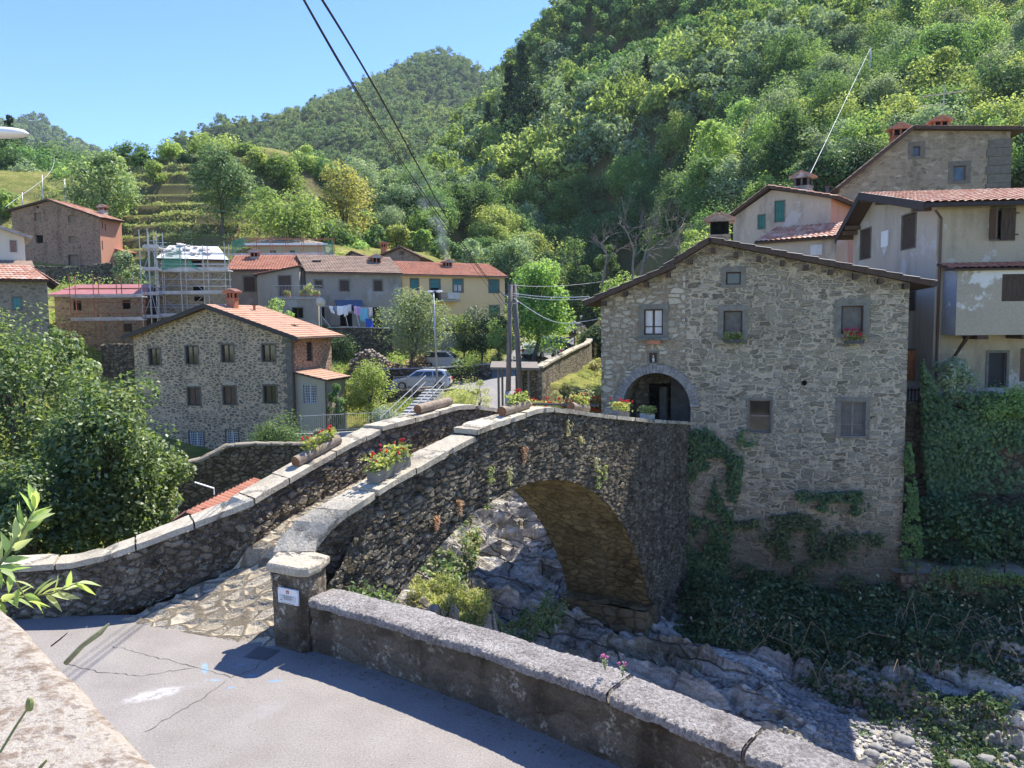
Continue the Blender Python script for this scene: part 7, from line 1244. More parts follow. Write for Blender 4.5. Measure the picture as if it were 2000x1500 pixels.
for i,(px,py,Y,wd_,h,m,lab) in enumerate([(282,338,116,50,48,L_MID,'dark bush on the ridge next to the feathery pale tree'),(340,318,118,60,40,L_LIGHT,'light bush on the skyline left of the rounded hilltop'),(365,335,115,45,40,L_DARK,'dark bush on the bank under the rounded hilltop'),(425,300,120,90,34,L_YEL,'yellow green thicket crowning the rounded hilltop'),(480,318,120,70,40,L_LIGHT,'light thicket on the shoulder of the rounded hilltop'),(255,330,122,70,50,L_MID,'green bush at the skyline dip beside the feathery pale tree'),(500,340,116,60,50,L_YEL,'yellow green bush on the right shoulder of the terraced hill'),(590,350,124,60,70,L_YEL,'yellow green tree behind the bright green one'),(385,305,122,50,30,L_LIGHT,'low bush on the skyline of the terraced hill'),
  (690,520,100,70,60,L_LIGHT,'light bush behind the gabled houses'),(735,505,108,60,80,L_MID,'green tree right of the olive tree above the gabled house'),(775,490,112,60,60,L_YEL,'yellow green tree above the red chimney'),(820,505,112,60,70,L_LIGHT,'light tree in the smoke above the yellow house'),(865,520,112,70,60,L_MID,'green tree behind the yellow house roof'),(925,520,112,70,70,L_PALE,'pale tree behind the yellow house chimney'),(985,520,112,70,80,L_MID,'rounded green tree behind the yellow house end'),(715,470,118,60,70,L_MID,'green tree between olive tree and smoke'),(1130,560,122,80,110,L_MID,'green tree behind the tall lime tree and cables'),(1165,600,118,80,90,L_DARK,'dark tree in shade over the road bend'),(1090,570,124,80,110,L_DARK,'dark tree behind the tall bright tree'),(1190,560,112,70,120,L_MID,'green tree at the stone house eave'),(1020,540,122,70,90,L_DARK,'dark tree behind the utility poles'),(945,560,118,60,60,L_MID,'green tree at the red roof end')]):
    T('shrub_tree' if h<60 else 'broadleaf_tree',lab,px,py,Y,wd_,h,.42,2200,m,'round' if i%2 else 'egg',60+i,th=.03,clumps=18,group='bushes and trees behind the village')
for i,(px,py,Y,wd_,h,m,lab) in enumerate([(25,395,122,90,110,L_DARK,'dark tree low at the frame edge above the white house'),(90,385,128,90,110,L_MID,'green tree above the farmhouse chimney side'),(10,330,136,90,110,L_DARK,'dark tree under the lone conifer'),(60,325,140,90,80,L_DARK,'dark tree on the skyline beside the conifer'),(115,330,146,90,70,L_MID,'green tree on the skyline sloping to the gap'),(150,345,140,80,70,L_MID,'green tree at the end of the dark wood'),(60,380,118,80,70,L_PALE,'pale bush above the sagging cable'),(130,380,116,80,50,L_LIGHT,'light bush between the grey poles'),(5,420,100,60,60,L_LIGHT,'light bush beside the farmhouse corner'),(-20,360,120,90,120,L_DARK,'dark tree half outside the frame'),(180,335,150,70,45,L_MID,'small tree on the low skyline gap'),(215,322,150,60,40,L_MID,'thin topped tree on the skyline gap'),(35,360,128,80,90,L_MID,'green tree in the dark wood above the cable'),(100,350,134,80,80,L_DARK,'dark tree in the middle of the wood')]):
    T('broadleaf_tree',lab,px,py,Y,wd_,h,.45,2400,m,'round',90+i,th=.03,clumps=18,group='trees of the dark wood at the frame edge')
T('conifer_tree','lone dark conifer topping the wood at the frame edge',22,300,138,46,72,.5,2400,L_CON,'cone',120,th=.02,clumps=26)
# --- village trees and shrubs
T('garden_tree','grey green round tree with bare trunk in front of the brown roofed house',806,702,63,155,155,.22,9000,leafmat('leaf_greygreen',(.09,.12,.05),(.14,.17,.07),(.19,.21,.1),.35,.35,.2),'egg',41,th=.2,clumps=44,r0=.16)
T('plane_tree','tall bright green tree beside the utility poles and road',1048,702,66,140,215,.28,14000,leafmat('leaf_bright',(.07,.13,.02),(.11,.2,.025),(.17,.27,.04),.48,.4,.2),'egg',42,th=.08,clumps=46)
T('climbing_shrub','dark glossy climbing shrub with orange flowers over the wall below the yellow house',942,694,66,135,95,.2,8000,leafmat('leaf_glossy_dark',(.014,.03,.012),(.024,.048,.016),(.045,.08,.025),.25,.8,.2),'round',43,th=.02,clumps=34,cat='shrub',W2=3)
T('garden_shrub','light arching climber above the dark glossy shrub',905,660,67,70,60,.2,2200,L_YEL,'round',44,th=.05,clumps=16,cat='shrub'); T('garden_shrub','light green shrub between the dark climber and the poles',975,690,64,60,70,.2,2200,L_LIGHT,'round',45,th=.03,clumps=16,cat='shrub')
T('small_tree','small willowy tree between the mill roof and the balcony wing',537,660,66,90,90,.2,2200,L_LIGHT,'egg',46,th=.05,clumps=20)
T('garden_shrub','lime green bush beside the mill annex roof',722,790,52,105,98,.17,6500,leafmat('leaf_lime',(.11,.15,.025),(.17,.21,.04),(.23,.27,.06),.45,.3,.2),'round',47,th=.05,clumps=36,cat='shrub'); T('garden_shrub','silvery olive shrub behind the pale railing',757,836,46.5,75,62,.13,3500,L_OLIVE,'egg',48,th=.03,clumps=24,cat='shrub')
T('bamboo_clump','pale yellow green bamboo like clump behind the log planter',898,800,43,105,72,.17,5200,L_BAMB,'round',49,th=.0,clumps=34,cat='bamboo',asp=.22); T('bamboo_clump','taller wispy bamboo stems nearer the shelter',938,800,43.5,50,82,.17,1800,L_BAMB,'egg',50,th=.0,clumps=18,cat='bamboo',asp=.2)
T('hedge','clipped dark green hedge by the pale railing and mill corner',546,872,41.3,130,80,.12,9000,L_MID,'round',51,th=.0,clumps=44,cat='hedge',trunk=False,W2=1.6); T('garden_shrub','small grey green shrub at the end of the clipped hedge',608,850,42.5,50,40,.12,1500,L_OLIVE,'round',52,th=0,clumps=14,cat='shrub')
T('climbing_vine','leafy vine over the pergola by the annex corner',655,810,49.3,42,80,.15,2000,L_MID,'egg',53,th=0,clumps=18,cat='vine'); T('flowering_bush','bush with orange red flowers hiding the pale hatchback',912,722,62,75,36,.17,2600,L_LIGHT,'round',54,th=0,clumps=22,cat='bush')
T('garden_shrub','grey shrub below the farmhouse porch',248,535,80,60,62,.28,2200,L_PALE,'round',55,th=0,clumps=18,cat='shrub'); T('garden_shrub','dark leafy tree beside the scaffold tower',258,568,70,60,75,.25,2200,L_MID,'egg',56,th=0,clumps=18,cat='shrub'); T('garden_shrub','pale weeds beside the white house lean-to',75,558,66,60,45,.22,1400,L_PALE,'round',57,th=0,clumps=14,cat='shrub'); T('vegetable_plot','bright vegetable bed above the low red roof',165,566,72,150,26,.2,2200,L_LIGHT,'round',58,th=0,clumps=26,cat='vegetable bed',trunk=False,W2=3.)
T('dry_bush','brown dry bush by the curving road wall',1085,800,41,50,62,.13,1500,L_DRY,'egg',59,th=0,clumps=16,cat='bush'); T('dry_bush','straw coloured weeds on the bank left of the stone house',1135,790,38,75,55,.13,1800,L_DRY,'round',59,th=0,clumps=20,cat='bush')
T('creeper','dark creeper hanging over the terrace wall below the washing lines',660,715,66.2,90,72,.18,3000,L_IVY,'round',61,th=0,clumps=26,cat='creeper',trunk=False,W2=1.)
for i,(px,yb,Y,h) in enumerate([(1240,500,62,130),(1290,500,60,120),(1195,500,64,100),(1330,495,61,110)]):
    rg=np.random.default_rng(200+i); p=at(px,yb+60,Y); H=(h+60)*Y/FPX; mb=MB()
    def br(a,d,l,r,lv):
        b=a+d*l; mb.tube([a,(a+b)/2+rg.normal(size=3)*l*.05,b],[r,r*.8,r*.62],5 if lv>2 else 3,False)
        if lv==0: return
        for _ in range(3 if lv>1 else 4): br(a+(b-a)*rg.uniform(.5,1),unit(d+rg.normal(size=3)*.55+[0,0,.1]),l*rg.uniform(.55,.8),r*.55,lv-1)
    br(np.zeros(3),unit(np.array([rg.normal()*.1,0,1.])),H*.38,.11,4); o=single('bare_tree',mb,M_BARKG,['tallest bare grey tree behind the stone house eave','bare grey tree standing left of the sooty chimney','thin leaning bare tree farthest from the chimney','bare tree tangled in yellow foliage nearest the sooty chimney'][i],'tree','bare leafless trees behind the stone house'); o.location=tuple(p)
T('broadleaf_tree','bright yellow green tree behind the bare trees and sooty chimney',1360,510,66,130,110,.3,5000,L_YEL,'round',63,th=0,clumps=30); T('broadleaf_tree','light green low tree behind the stone house eave',1225,545,64,110,80,.3,3500,L_LIGHT,'round',64,th=0,clumps=24); T('broadleaf_tree','pale tree rising behind the pink house chimney',1590,360,66,110,130,.32,4200,L_PALE,'egg',65,th=0,clumps=26); T('broadleaf_tree','light tree next to the brick chimneys behind the big stone house',1690,330,72,120,130,.34,4200,L_LIGHT,'round',66,th=0,clumps=26)
T('broadleaf_tree','yellow tall tree above the brick chimneys',1830,240,84,150,160,.4,4800,L_YEL,'egg',67,th=0,clumps=28); T('broadleaf_tree','dark spreading tree behind the aerial at the frame edge',1955,245,76,160,150,.38,5200,L_DARK,'round',68,th=0,clumps=30)
T('garden_shrub','dark shrub on the bank between the road wall bend and the stone house eave',1158,700,86,70,75,.3,2600,L_DARK,'round',69,th=0,clumps=20,cat='shrub'); T('dry_bush','straw coloured shrub lower on the bank beside the road wall bend',1168,735,74,50,45,.22,1500,L_DRY,'round',70,th=0,clumps=14,cat='bush')
# --- big leafy trees beyond the upstream parapet
for i,(px,yb,Y,wp,hp,lab) in enumerate([(205,1100,25.5,310,430,'big leafy tree with long side branch in front of the mill'),(45,1100,28.5,360,545,'big leafy tree at the frame edge reaching up to the cottage'),(150,1090,33,180,500,'taller narrow leafy tree behind the two big ones'),(290,1085,27,160,290,'lower leafy tree spreading toward the arched doorway'),(60,1110,23.5,240,270,'low leafy tree just behind the near end of the upstream parapet')]):
    T('maple_tree',lab,px,yb,Y,wp,hp,.19,[18000,20000,9000,9000,11000][i],L_MAPLE,'round' if i!=2 else 'egg',130+i,zground=-3.6,th=.0,clumps=[110,120,60,60,66][i],rk=.72,r0=.18,group='leafy trees below the upstream parapet',W2=[4.5,6,3,3.,3.2][i])
# ------------------------------------------------------------------ creepers, undergrowth, grass
H=HOUSE
def creeper(name,label,P,N,size,mat,thick=.12,cat='creeper',kind=None,asp=.75,rg=None,stems=None):
    rg=rg or rng; P=np.asarray(P)+unit(np.asarray(N))*rg.uniform(0,thick,(len(P),1)); v,f=cards(P,np.asarray(N)+rg.normal(size=(len(P),3))*.45+[0,0,.3],size*rg.uniform(.6,1.3,len(P)),asp,rg=rg); o0=P.mean(0); o0[2]=P[:,2].min(); me=mesh_np('leaves',v-o0,f); me.materials.append(mat); o=bpy.data.objects.new(name,me); COL.objects.link(o); o.location=tuple(o0); tag(o,label,cat,kind=kind)
    return o
def polyfill(poly,n,rg,dens=None):
    P=np.array(poly,float); a,b=P.min(0),P.max(0); out=[]
    while sum(len(o) for o in out)<n:
        q=rg.uniform(a,b,(n*3,2)); m=inpoly(q[:,0],q[:,1],P); q=q[m]
        if dens is not None: q=q[rg.random(len(q))<dens(q)]
        out.append(q)
    return np.concatenate(out)[:n]
def on_house(q,w=-.02):
    out=[]
    n=np.array([-H.s,H.c]); o=np.array([H.x,H.y])+n*w; 
    for px,py in q: d=ray(px,py); t_=(n@o)/(n@d[:2]); out.append(CAMP+d*t_)
    return np.array(out)
rgv=np.random.default_rng(77); HN=np.array([H.s,-H.c,0])
dn=lambda sc,th,s0: (lambda q: np.clip((vnoise(q[:,0]/sc,q[:,1]/sc,s0)+.5*vnoise(q[:,0]/sc*3,q[:,1]/sc*3,s0+1)+.35*vnoise(q[:,0]/4.,q[:,1]/4.,s0+2)+.5-th)*1.6,0,1))
def housecreeper(name,label,poly,n,size,sc,th,thick,seed,mat=L_IVY if False else None):
    q=polyfill(poly,n,rgv,dn(sc,th,seed)); P=on_house(q); return creeper(name,label,P,np.tile(HN,(n,1)),size,mat or L_IVY,thick,rg=rgv)
housecreeper('ivy_creeper','dark ivy climbing the joint between the bridge and the stone house',[(1328,850),(1375,832),(1420,870),(1445,850),(1452,900),(1440,1000),(1420,1100),(1440,1290),(1340,1290),(1338,1000)],12000,.11,38,.36,.3,1)
housecreeper('ivy_creeper','fresh green ivy ribbon up the stone house corner',[(1766,870),(1776,862),(1790,960),(1796,1020),(1800,1085),(1755,1090),(1764,1000)],2600,.11,20,.2,.3,2,leafmat('leaf_ivy_fresh',(.03,.075,.015),(.06,.13,.025),(.12,.2,.045),.45,.3,.2))
housecreeper('wall_shrub','dark fern like shrub growing from a ledge low on the stone house',[(1540,950),(1600,962),(1680,958),(1722,985),(1700,1010),(1640,1000),(1585,995),(1545,980)],1700,.1,22,.4,.35,3)
housecreeper('ivy_creeper','thin straggling ivy over the mossy foot of the stone house',[(1430,1020),(1560,1000),(1760,1050),(1770,1110),(1600,1190),(1460,1290),(1400,1290)],6000,.10,30,.55,.3,4,L_BRAM)
housecreeper('wall_weed','green weed tuft hanging under the lower screened window',[(1448,838),(1475,846),(1480,868),(1455,872),(1442,856)],260,.1,20,.2,.2,5,L_MID)
# dry tufts and moss on the bridge face
for i,(px,py,h,m) in enumerate([(1020,890,34,'r'),(1105,838,30,'y'),(1160,905,22,'y'),(1165,935,40,'g'),(1178,925,30,'g'),(990,930,40,'y'),(953,930,34,'g'),(893,992,28,'r'),(848,1022,26,'r'),(1130,860,14,'y')]):
    d=ray(px,py); n_=np.array([BD[1],-BD[0]]); t_=(n_@BA)/(n_@d[:2]); p=CAMP+d*t_; n=90; hh=h*t_/FPX; P=p+np.c_[rgv.normal(size=(n,2))*.035,rgv.uniform(-.5,.5,n)*hh]
    creeper('wall_tuft',['rust brown dry tuft in the bridge face above the arch crown','small straw tuft high on the bridge face under the coping','straw tuft on the bridge face right above the arch haunch','long green tuft over the arch haunch','green tuft beside the long one over the arch haunch','straw tuft with hanging root left of the arch crown','thin green tuft left of the arch crown','bushy rust tuft halfway down the near bridge face','small rust tuft lowest on the near bridge face','tiny straw tuft below the coping near the planter'][i],P,np.tile([n_[0],n_[1],.3],(n,1)),.09,{'r':leafmat('tuft_rust',(.16,.085,.04),(.22,.125,.06),None,.3,.1),'y':L_DRY,'g':L_GRASS}[m] if not (m=='r' and 'tuft_rust' in bpy.data.materials) else bpy.data.materials['tuft_rust'],.1,'plant',asp=.3)
# retaining wall curtain and hedge at the right
q=polyfill([(1795,700),(1830,770),(1900,765),(2040,770),(2040,965),(1900,960),(1810,985),(1800,900)],9000,rgv,dn(60,.30,11)); P=np.array([at(a,b,27.9-.12*(a-1830)/40) for a,b in q]); creeper('creeper','thick dark creeper curtain over the retaining wall under the plaster house',P,np.tile([-.1,-1,.1],(len(P),1)),.15,L_IVY,.35,rg=rgv)
C=[];Rr=[]
for x in np.arange(14.6,25,.55):
    for k in range(3): C.append((x+rgv.uniform(-.3,.3),26.8-.11*(x-14)+rgv.uniform(-.5,.6),-3.4+k*.75+rgv.uniform(-.2,.2)+ .25*math.sin(x))); Rr.append(rgv.uniform(.5,.85))
v,f=cloud(C,Rr,330,.15,.5,rgv,.7); g=thing('hedge','big shaded ivy hedge filling the ledge below the creeper curtain','hedge',(19,26.5,-3.8)); me=mesh_np('foliage',v-np.array([19,26.5,-3.8]),f); me.materials.append(L_IVY); o=bpy.data.objects.new('foliage',me); COL.objects.link(o); o.parent=g
T('garden_shrub','tall pale flowering shrub beside the wooden gate on the terrace',1862,800,28.2,92,120,.13,4200,leafmat('leaf_whiteflower',(.1,.15,.06),(.2,.25,.13),(.5,.5,.4),.35,.3,.2),'vase',301,zground=1.5,th=0,clumps=30,cat='shrub'); T('garden_hedge','sunlit green hedge along the terrace edge under the door',1965,815,27.6,130,66,.12,5000,L_LIGHT,'round',302,zground=1.2,th=0,clumps=36,cat='hedge',trunk=False,W2=1.4)
C=[(x,25.2-.1*(x-13)+rgv.uniform(-.1,.3),-3.7+rgv.uniform(-.1,.12)) for x in np.arange(14.6,21,.16)]; v,f=cloud(C,np.full(len(C),.26),60,.1,.5,rgv,.6); me=mesh_np('leaves',v-np.array([17,25,-3.8]),f); me.materials.append(L_LIGHT); o=bpy.data.objects.new('edge_weeds',me); COL.objects.link(o); o.location=(17,25,-3.8); tag(o,'sunlit weeds spilling over the ledge above the river wall','weeds',kind='stuff')
# river wall creeper
q=polyfill([(1770,1095),(1900,1105),(2040,1120),(2040,1420),(1900,1400),(1800,1300),(1760,1200)],7000,rgv,dn(45,.44,21)); P=np.array([at(a,b,25.5-.1*((at(a,b,25.2)[0])-13.2)) for a,b in q]); P=P-[0,.1,0]; creeper('creeper','dark creeper patches trailing down the river wall',P,np.tile([-.1,-1,.1],(len(P),1)),.14,L_BRAM,.25,rg=rgv)
# undergrowth on the shaded bank
def scatter(name,label,poly_xy,n,size,mats,dens,hmax,seed,kind='stuff',cat=None,asp=.6,zf=None,up=.6):
    rg=np.random.default_rng(seed); q=polyfill(poly_xy,n,rg,dens); z=np.array([rockz(a,b) for a,b in q]) if zf is None else zf(q[:,0],q[:,1]); hh=hmax*np.clip(.35+vnoise(q[:,0]*.9,q[:,1]*.9,seed)*1.6,.05,1.2); P=np.c_[q,z+rg.random(n)*hh]; v,f=cards(P,rg.normal(size=(n,3))*.6+[0,-.3,up],size*rg.uniform(.6,1.4,n),asp,rg=rg); k=n//len(mats); g=thing(name,label,cat,(P[:,0].mean(),P[:,1].mean(),P[:,2].min())); g['kind']=kind; o0=np.array(g.location)
    for i,m in enumerate(mats):
        me=mesh_np('leaves',v[i*4*k:(i+1)*4*k]-o0,f[:k]); me.materials.append(m); o=bpy.data.objects.new('leaves',me); COL.objects.link(o); o.parent=g
nz_=lambda s0,th,sc=1.6:(lambda q: np.clip((fbm(q[:,0]/sc,q[:,1]/sc,s0,3)+.5-th)*5,0,1))
scatter('undergrowth','dark brambles and shrubs on the shaded bank under the stone house',[(5.2,24.6),(6.3,27.2),(13.6,25.6),(22,24.6),(26,20),(22,17.5),(17,20.6),(12.5,22.2),(9,22.8),(7,24.2)],52000,.15,[L_BRAM,L_IVY,L_BRAM,L_BRAM],nz_(5,.04),.8,401)
scatter('undergrowth','ivy and brambles hiding the rock foot of the stone house wall',[(5.4,23.9),(6.0,28),(13.9,26.2),(15,24.2),(9,23.2)],18000,.13,[L_IVY,L_BRAM],lambda q:np.ones(len(q)),.7,407)
scatter('undergrowth','leafy brambles among the pale rocks by the river bed',[(6,22),(9,22.4),(13,21.6),(17,19.8),(22,16),(24,12),(16,14.5),(12,17.2),(8,20)],12000,.14,[L_BRAM,L_IVY],nz_(9,.5),.5,402)
scatter('bank_vegetation','sunny grass and bushes on the bank under the near arch foot',[(-5.5,18.4),(-2.6,19.6),(-.9,21.6),(-.4,23.6),(-1.5,24.2),(-3.2,23),(-6,20.5)],15000,.2,[L_GRASS,L_YEL,L_DRY],nz_(15,.40,1.1),.75,403,asp=.18,up=-.3)
scatter('bank_vegetation','dry bushes at the shadow edge under the arch',[(-.6,22.6),(.6,23.6),(1.8,24.6),(1.0,25.6),(-.6,24.6)],4200,.14,[L_DRY,L_MID],nz_(17,.42,.8),.6,404,asp=.35)
scatter('bank_vegetation','bushes on the upper rocks seen through the arch',[(-4.5,23.5),(-2.2,24.5),(-1.6,27),(-1.2,33),(-1,37),(-5,36)],8000,.16,[L_MID,L_BRAM,L_DRY],nz_(19,.40,1.3),1.0,405)
scatter('bank_vegetation','bushes and weeds along the far rock shelf beyond the arch',[(4.0,30),(7,31),(7,40),(4.2,40)],4000,.18,[L_DRY,L_BRAM],nz_(23,.4,1.3),.8,406)
# bramble by the pillar, straw bank by the road wall, garden grass
P=np.array([bp(s,rgv.uniform(-.9,-.1),0) for s in rgv.uniform(-.3,.75,900)]); P[:,2]=rgv.uniform(.25,.85,900)*(1-.3*np.abs(rgv.normal(size=900))).clip(.3,1); creeper('bramble_bush','bramble with yellowing leaves behind the pillar and roadside wall',P,rgv.normal(size=(900,3))+[.3,-.4,.5],.075,L_MID,.05,'bush',rg=rgv); 
def ground_scatter(name,label,poly,n,size,mats,hmax,seed,dens=None,asp=.2): scatter(name,label,poly,n,size,mats,dens or nz_(seed,.3,2.),hmax,seed,asp=asp,zf=lambda x,y:Hz(x,y),up=-.2)
ground_scatter('dry_grass','straw coloured grass on the bank between road wall and stone house',[(2.2,34),(5,31),(9,36),(12,58),(13,84),(9,88),(6.6,72),(4.8,63),(2.2,54),(1.8,44)],40000,.32,[L_DRY,L_DRY,L_GRASS],.5,31)
ground_scatter('garden_grass','mixed weeds and grass of the gardens around the mill',[(-9,40),(-3,40),(-2,47),(-6,56),(-12,58),(-9.5,49)],9000,.3,[L_GRASS,L_LIGHT],.4,33)
ground_scatter('garden_grass','long grass along the foot of the village houses',[(-44,58),(-14,60),(-12,66),(-6,64),(-2,66),(-2,73),(-20,70),(-40,70)],15000,.4,[L_GRASS,L_LIGHT,L_MID],.6,35)
ground_scatter('meadow_grass','tall weeds and grass of the terraced hill banks',[(-62,92),(-20,90),(-18,104),(-26,118),(-50,120),(-66,110)],26000,.5,[L_GRASS,L_YEL,L_DRY],.55,37,nz_(37,.5,3.))
mb=MB()
for _ in range(60):
    x=rgv.uniform(6.5,20); y=25.2-.25*(x-6)*.25+rgv.uniform(-3.2,.4)-.12*(x-6); z=rockz(x,y)+.3; a=rgv.uniform(0,6.28); l=rgv.uniform(.8,2.2); h_=rgv.uniform(.3,1.1); mb.tube([(x,y,z),(x+l*.4*math.cos(a),y+l*.25*math.sin(a)-.1,z+h_),(x+l*.8*math.cos(a),y+l*.5*math.sin(a)-.25,z+h_*.75),(x+l*math.cos(a),y+l*.6*math.sin(a)-.35,z+h_*.2)],[.014,.012,.009,.005],4,False)
tag(obj('bramble_stems',mb,plain('dry_stem',(.26,.2,.13),.9)),'pale arching bramble stems over the shaded bank',kind='stuff')
scatter('dead_leaves','brown and yellowed leaves mixed into the shaded brambles',[(5.6,24.6),(6.3,26.6),(13.6,25.6),(22,24.2),(24,20),(17,20.6),(9,22.8)],2200,.12,[L_DRY],lambda q:np.ones(len(q)),1.0,421)
# ------------------------------------------------------------------ flower boxes and planters
M_PETR=plain('petal_red',(.62,.035,.03),.7,.2,var=.25,nscale=30); M_PETP=plain('petal_pink',(.55,.12,.3),.7,.2,var=.25,nscale=30); M_TERRA=plain('terracotta',(.42,.17,.1),.85,.1); L_GER=leafmat('leaf_geranium',(.1,.13,.02),(.17,.19,.035),(.26,.25,.06),.4,.2,.2); M_LOGB=wood('log_bark',(.3,.235,.17),.9,(4,4,4)); M_LOGEND=wood('log_end',(.22,.11,.055),.9,(9,9,9)); M_PLANTER=wood('planter_grey',(.2,.185,.165),.85,(2,2,12))
def bloom(par,L,d,h,n,nf,mat,leaf=.08,hang=0.,col=None,big=.026):
    rg=rgv; P=np.c_[rg.uniform(-.5,.5,n)*L,rg.normal(size=n)*d*.35,rg.random(n)*h-(rg.random(n)**2)*hang]; v,f=cards(P,rg.normal(size=(n,3))*.5+[0,0,.8],leaf*rg.uniform(.6,1.3,n),.85,rg=rg); me=mesh_np('leaves',v,f); me.materials.append(col or L_GER); o=bpy.data.objects.new('plants',me); COL.objects.link(o); o.parent=par
    mb=MB()
    for _ in range(nf):
        p=np.array([rg.uniform(-.5,.5)*L,rg.normal()*d*.35,h*rg.uniform(.7,1.35)-(rg.random()**2)*hang]); 
        for _k in range(3): mb.blob(p+rg.normal(size=3)*big*.5,big*rg.uniform(.5,.9),6,4,.25)
    if nf: obj('blossoms',mb,mat,par)
def log_planter(s,n_,z,L,label,nf,r=.115,flow=True,rot=0):
    p=bp(s,n_,z); a=math.atan2(BD[1],BD[0])+rot; sl=0
    g=thing('log_planter',label,'planter',tuple(p),a,'hollow log planters on the bridge parapets'); mb=MB(); k=12
    mb.tube([(-L/2,0,r),(-L/4,.01,r*1.02),(L/4,-.01,r),(L/2,0,r)],[r,r*1.03,r*.98,r],14,False); obj('log',mb,M_LOGB,g,smooth=True); mb=MB(); mb.tube([(-L/2-.004,0,r),(-L/2+.02,0,r)],r*.97,14); obj('log_end',mb,M_LOGEND,g); mb=MB(); mb.tube([(L/2-.02,0,r),(L/2+.004,0,r)],r*.97,14); obj('log_end',mb,M_LOGEND,g)
    e=bpy.data.objects.new('plant_bed',None); 
    if flow: sub=thing('plant_tuft',None,None); sub.parent=g; sub.location=(.12,0,r*1.6); bloom(sub,L*.72,.16,.24,260,nf,M_PETR,.085)
    z0=float(lerp(s-L/2,ZR if n_<1 else ZL_)); z1=float(lerp(s+L/2,ZR if n_<1 else ZL_)); g.rotation_euler=(0,-math.atan2(z1-z0,L),a); return g
ZL_=[(.75,1.78),(2.2,2.16),(3.4,2.44),(4.4,2.63),(4.41,2.7),(6,2.76),(7.4,2.84),(8.2,2.78),(9.2,2.6),(12,2.05)]
def sfor(px,py,n_): d=ray(px,py); A_2=BA+BN*n_; n2=BN; t_=(n2@A_2)/(n2@d[:2]); q=CAMP+d*t_; return float((q[:2]-BA)@BD),q[2]
for (px,py,n_,L,lab,nf,fl) in [(622,894,2.78,1.25,'log planter with red geraniums low on the upstream parapet',16,True),(848,806,2.78,1.35,'bare log planter without flowers on the upstream parapet near the crest',0,False),(1006,808,.22,1.15,'log planter with pale green plants on the downstream parapet near the crest',5,True),(1130,800,.22,1.0,'log planter with few red flowers just past the crest of the downstream parapet',8,True)]:
    s_,z_=sfor(px,py,n_); log_planter(s_,n_,float(lerp(s_,ZR if n_<1 else ZL_))+.0,L,lab,nf,flow=fl)
def box_planter(p,a,L,wd_,h,mat,label,nf,pm=None,tilt=0,col=None,hang=0,group='flower boxes',name='flower_box',fh=.28,nl=300,sides=True,leaf=.085):
    g=thing(name,label,'flower box',tuple(p),a,group); g.rotation_euler=(0,-tilt,a); mb=MB(); t2=.025
    for q in (((-L/2,-wd_/2,0),(L/2,-wd_/2+t2,h)),((-L/2,wd_/2-t2,0),(L/2,wd_/2,h)),((-L/2,-wd_/2+t2,0),(-L/2+t2,wd_/2-t2,h-.004)),((L/2-t2,-wd_/2+t2,0),(L/2,wd_/2-t2,h-.004)),((-L/2+t2,-wd_/2+t2,.01),(L/2-t2,wd_/2-t2,h-.04))): mb.box(*q)
    obj('box',mb,mat,g); sub=thing('plant_tuft',None,None); sub.parent=g; sub.location=(0,0,h-.03); bloom(sub,L*1.05,wd_*1.2,fh,nl,nf,pm or M_PETR,leaf,hang,col); return g
ab=math.atan2(BD[1],BD[0])
for (px,py,L,h,lab,nf,mat) in [(762,935,.95,.2,'long grey wooden flower box with red geraniums on the near downstream parapet',14,M_PLANTER),(1212,812,.8,.16,'flower box crowded with red geraniums in front of the arched passage',26,M_PLANTER),(1264,819,.75,.18,'pale flower box with green plants only, beside the arched passage',0,M_CONC)]:
    s_,z_=sfor(px,py,.22); zc=float(lerp(s_,ZR)); tl=math.atan2(float(lerp(s_+.4,ZR))-float(lerp(s_-.4,ZR)),.8); box_planter(bp(s_,.22,zc+.02),ab,L,.24,h,mat,lab,nf,tilt=tl,col=L_GRASS if nf==0 else None)
# window boxes on the stone house
hw=lambda u,w_,z: np.array(H.root.matrix_basis@Vector((u,w_,z))) if False else np.array([H.x+u*H.c-w_*H.s,H.y+u*H.s+w_*H.c,H.zb+z])
u,z=H.front(1277,672,-.15); box_planter(hw(u,-.16,z),H.a,.48,.18,.14,M_TERRA,'small terracotta window box hanging under the curtained window',2,nl=40,fh=.1); u,z=H.front(1431,668,-.15); box_planter(hw(u,-.2,z-.02),H.a,.62,.2,.12,M_IRON,'window box of trailing green plants on the middle window',1,nl=330,hang=.2,fh=.3,col=L_BRAM if False else L_GRASS); u,z=H.front(1668,668,-.15); box_planter(hw(u,-.2,z-.05),H.a,.62,.2,.12,M_IRON,'window box of red petunias under the corner window',40,plain('petal_crimson',(.5,.02,.08),.7,.2,var=.25,nscale=30),nl=220,hang=.2,fh=.34,big=.04) if False else box_planter(hw(u,-.2,z-.05),H.a,.62,.2,.12,M_IRON,'window box of crimson petunias under the window nearest the house corner',42,plain('petal_crimson',(.5,.02,.08),.7,.2,var=.25,nscale=30),nl=220,hang=.2,fh=.34)
pt_=hw((ca[1]-.35),1.0,hz-.1); g=thing('potted_plant','potted white flowering plant inside the arched passage','potted plant',tuple(pt_)); mb=MB(); mb.tube([(0,0,0),(0,0,.32)],[.13,.19],12); mb.tube([(0,0,.32),(0,0,.36)],.2,12); obj('pot',mb,M_TERRA,g); sub=thing('plant_tuft',None,None); sub.parent=g; sub.location=(0,0,.3); bloom(sub,.5,.4,.6,160,6,M_CURT,.12,0,L_MID)
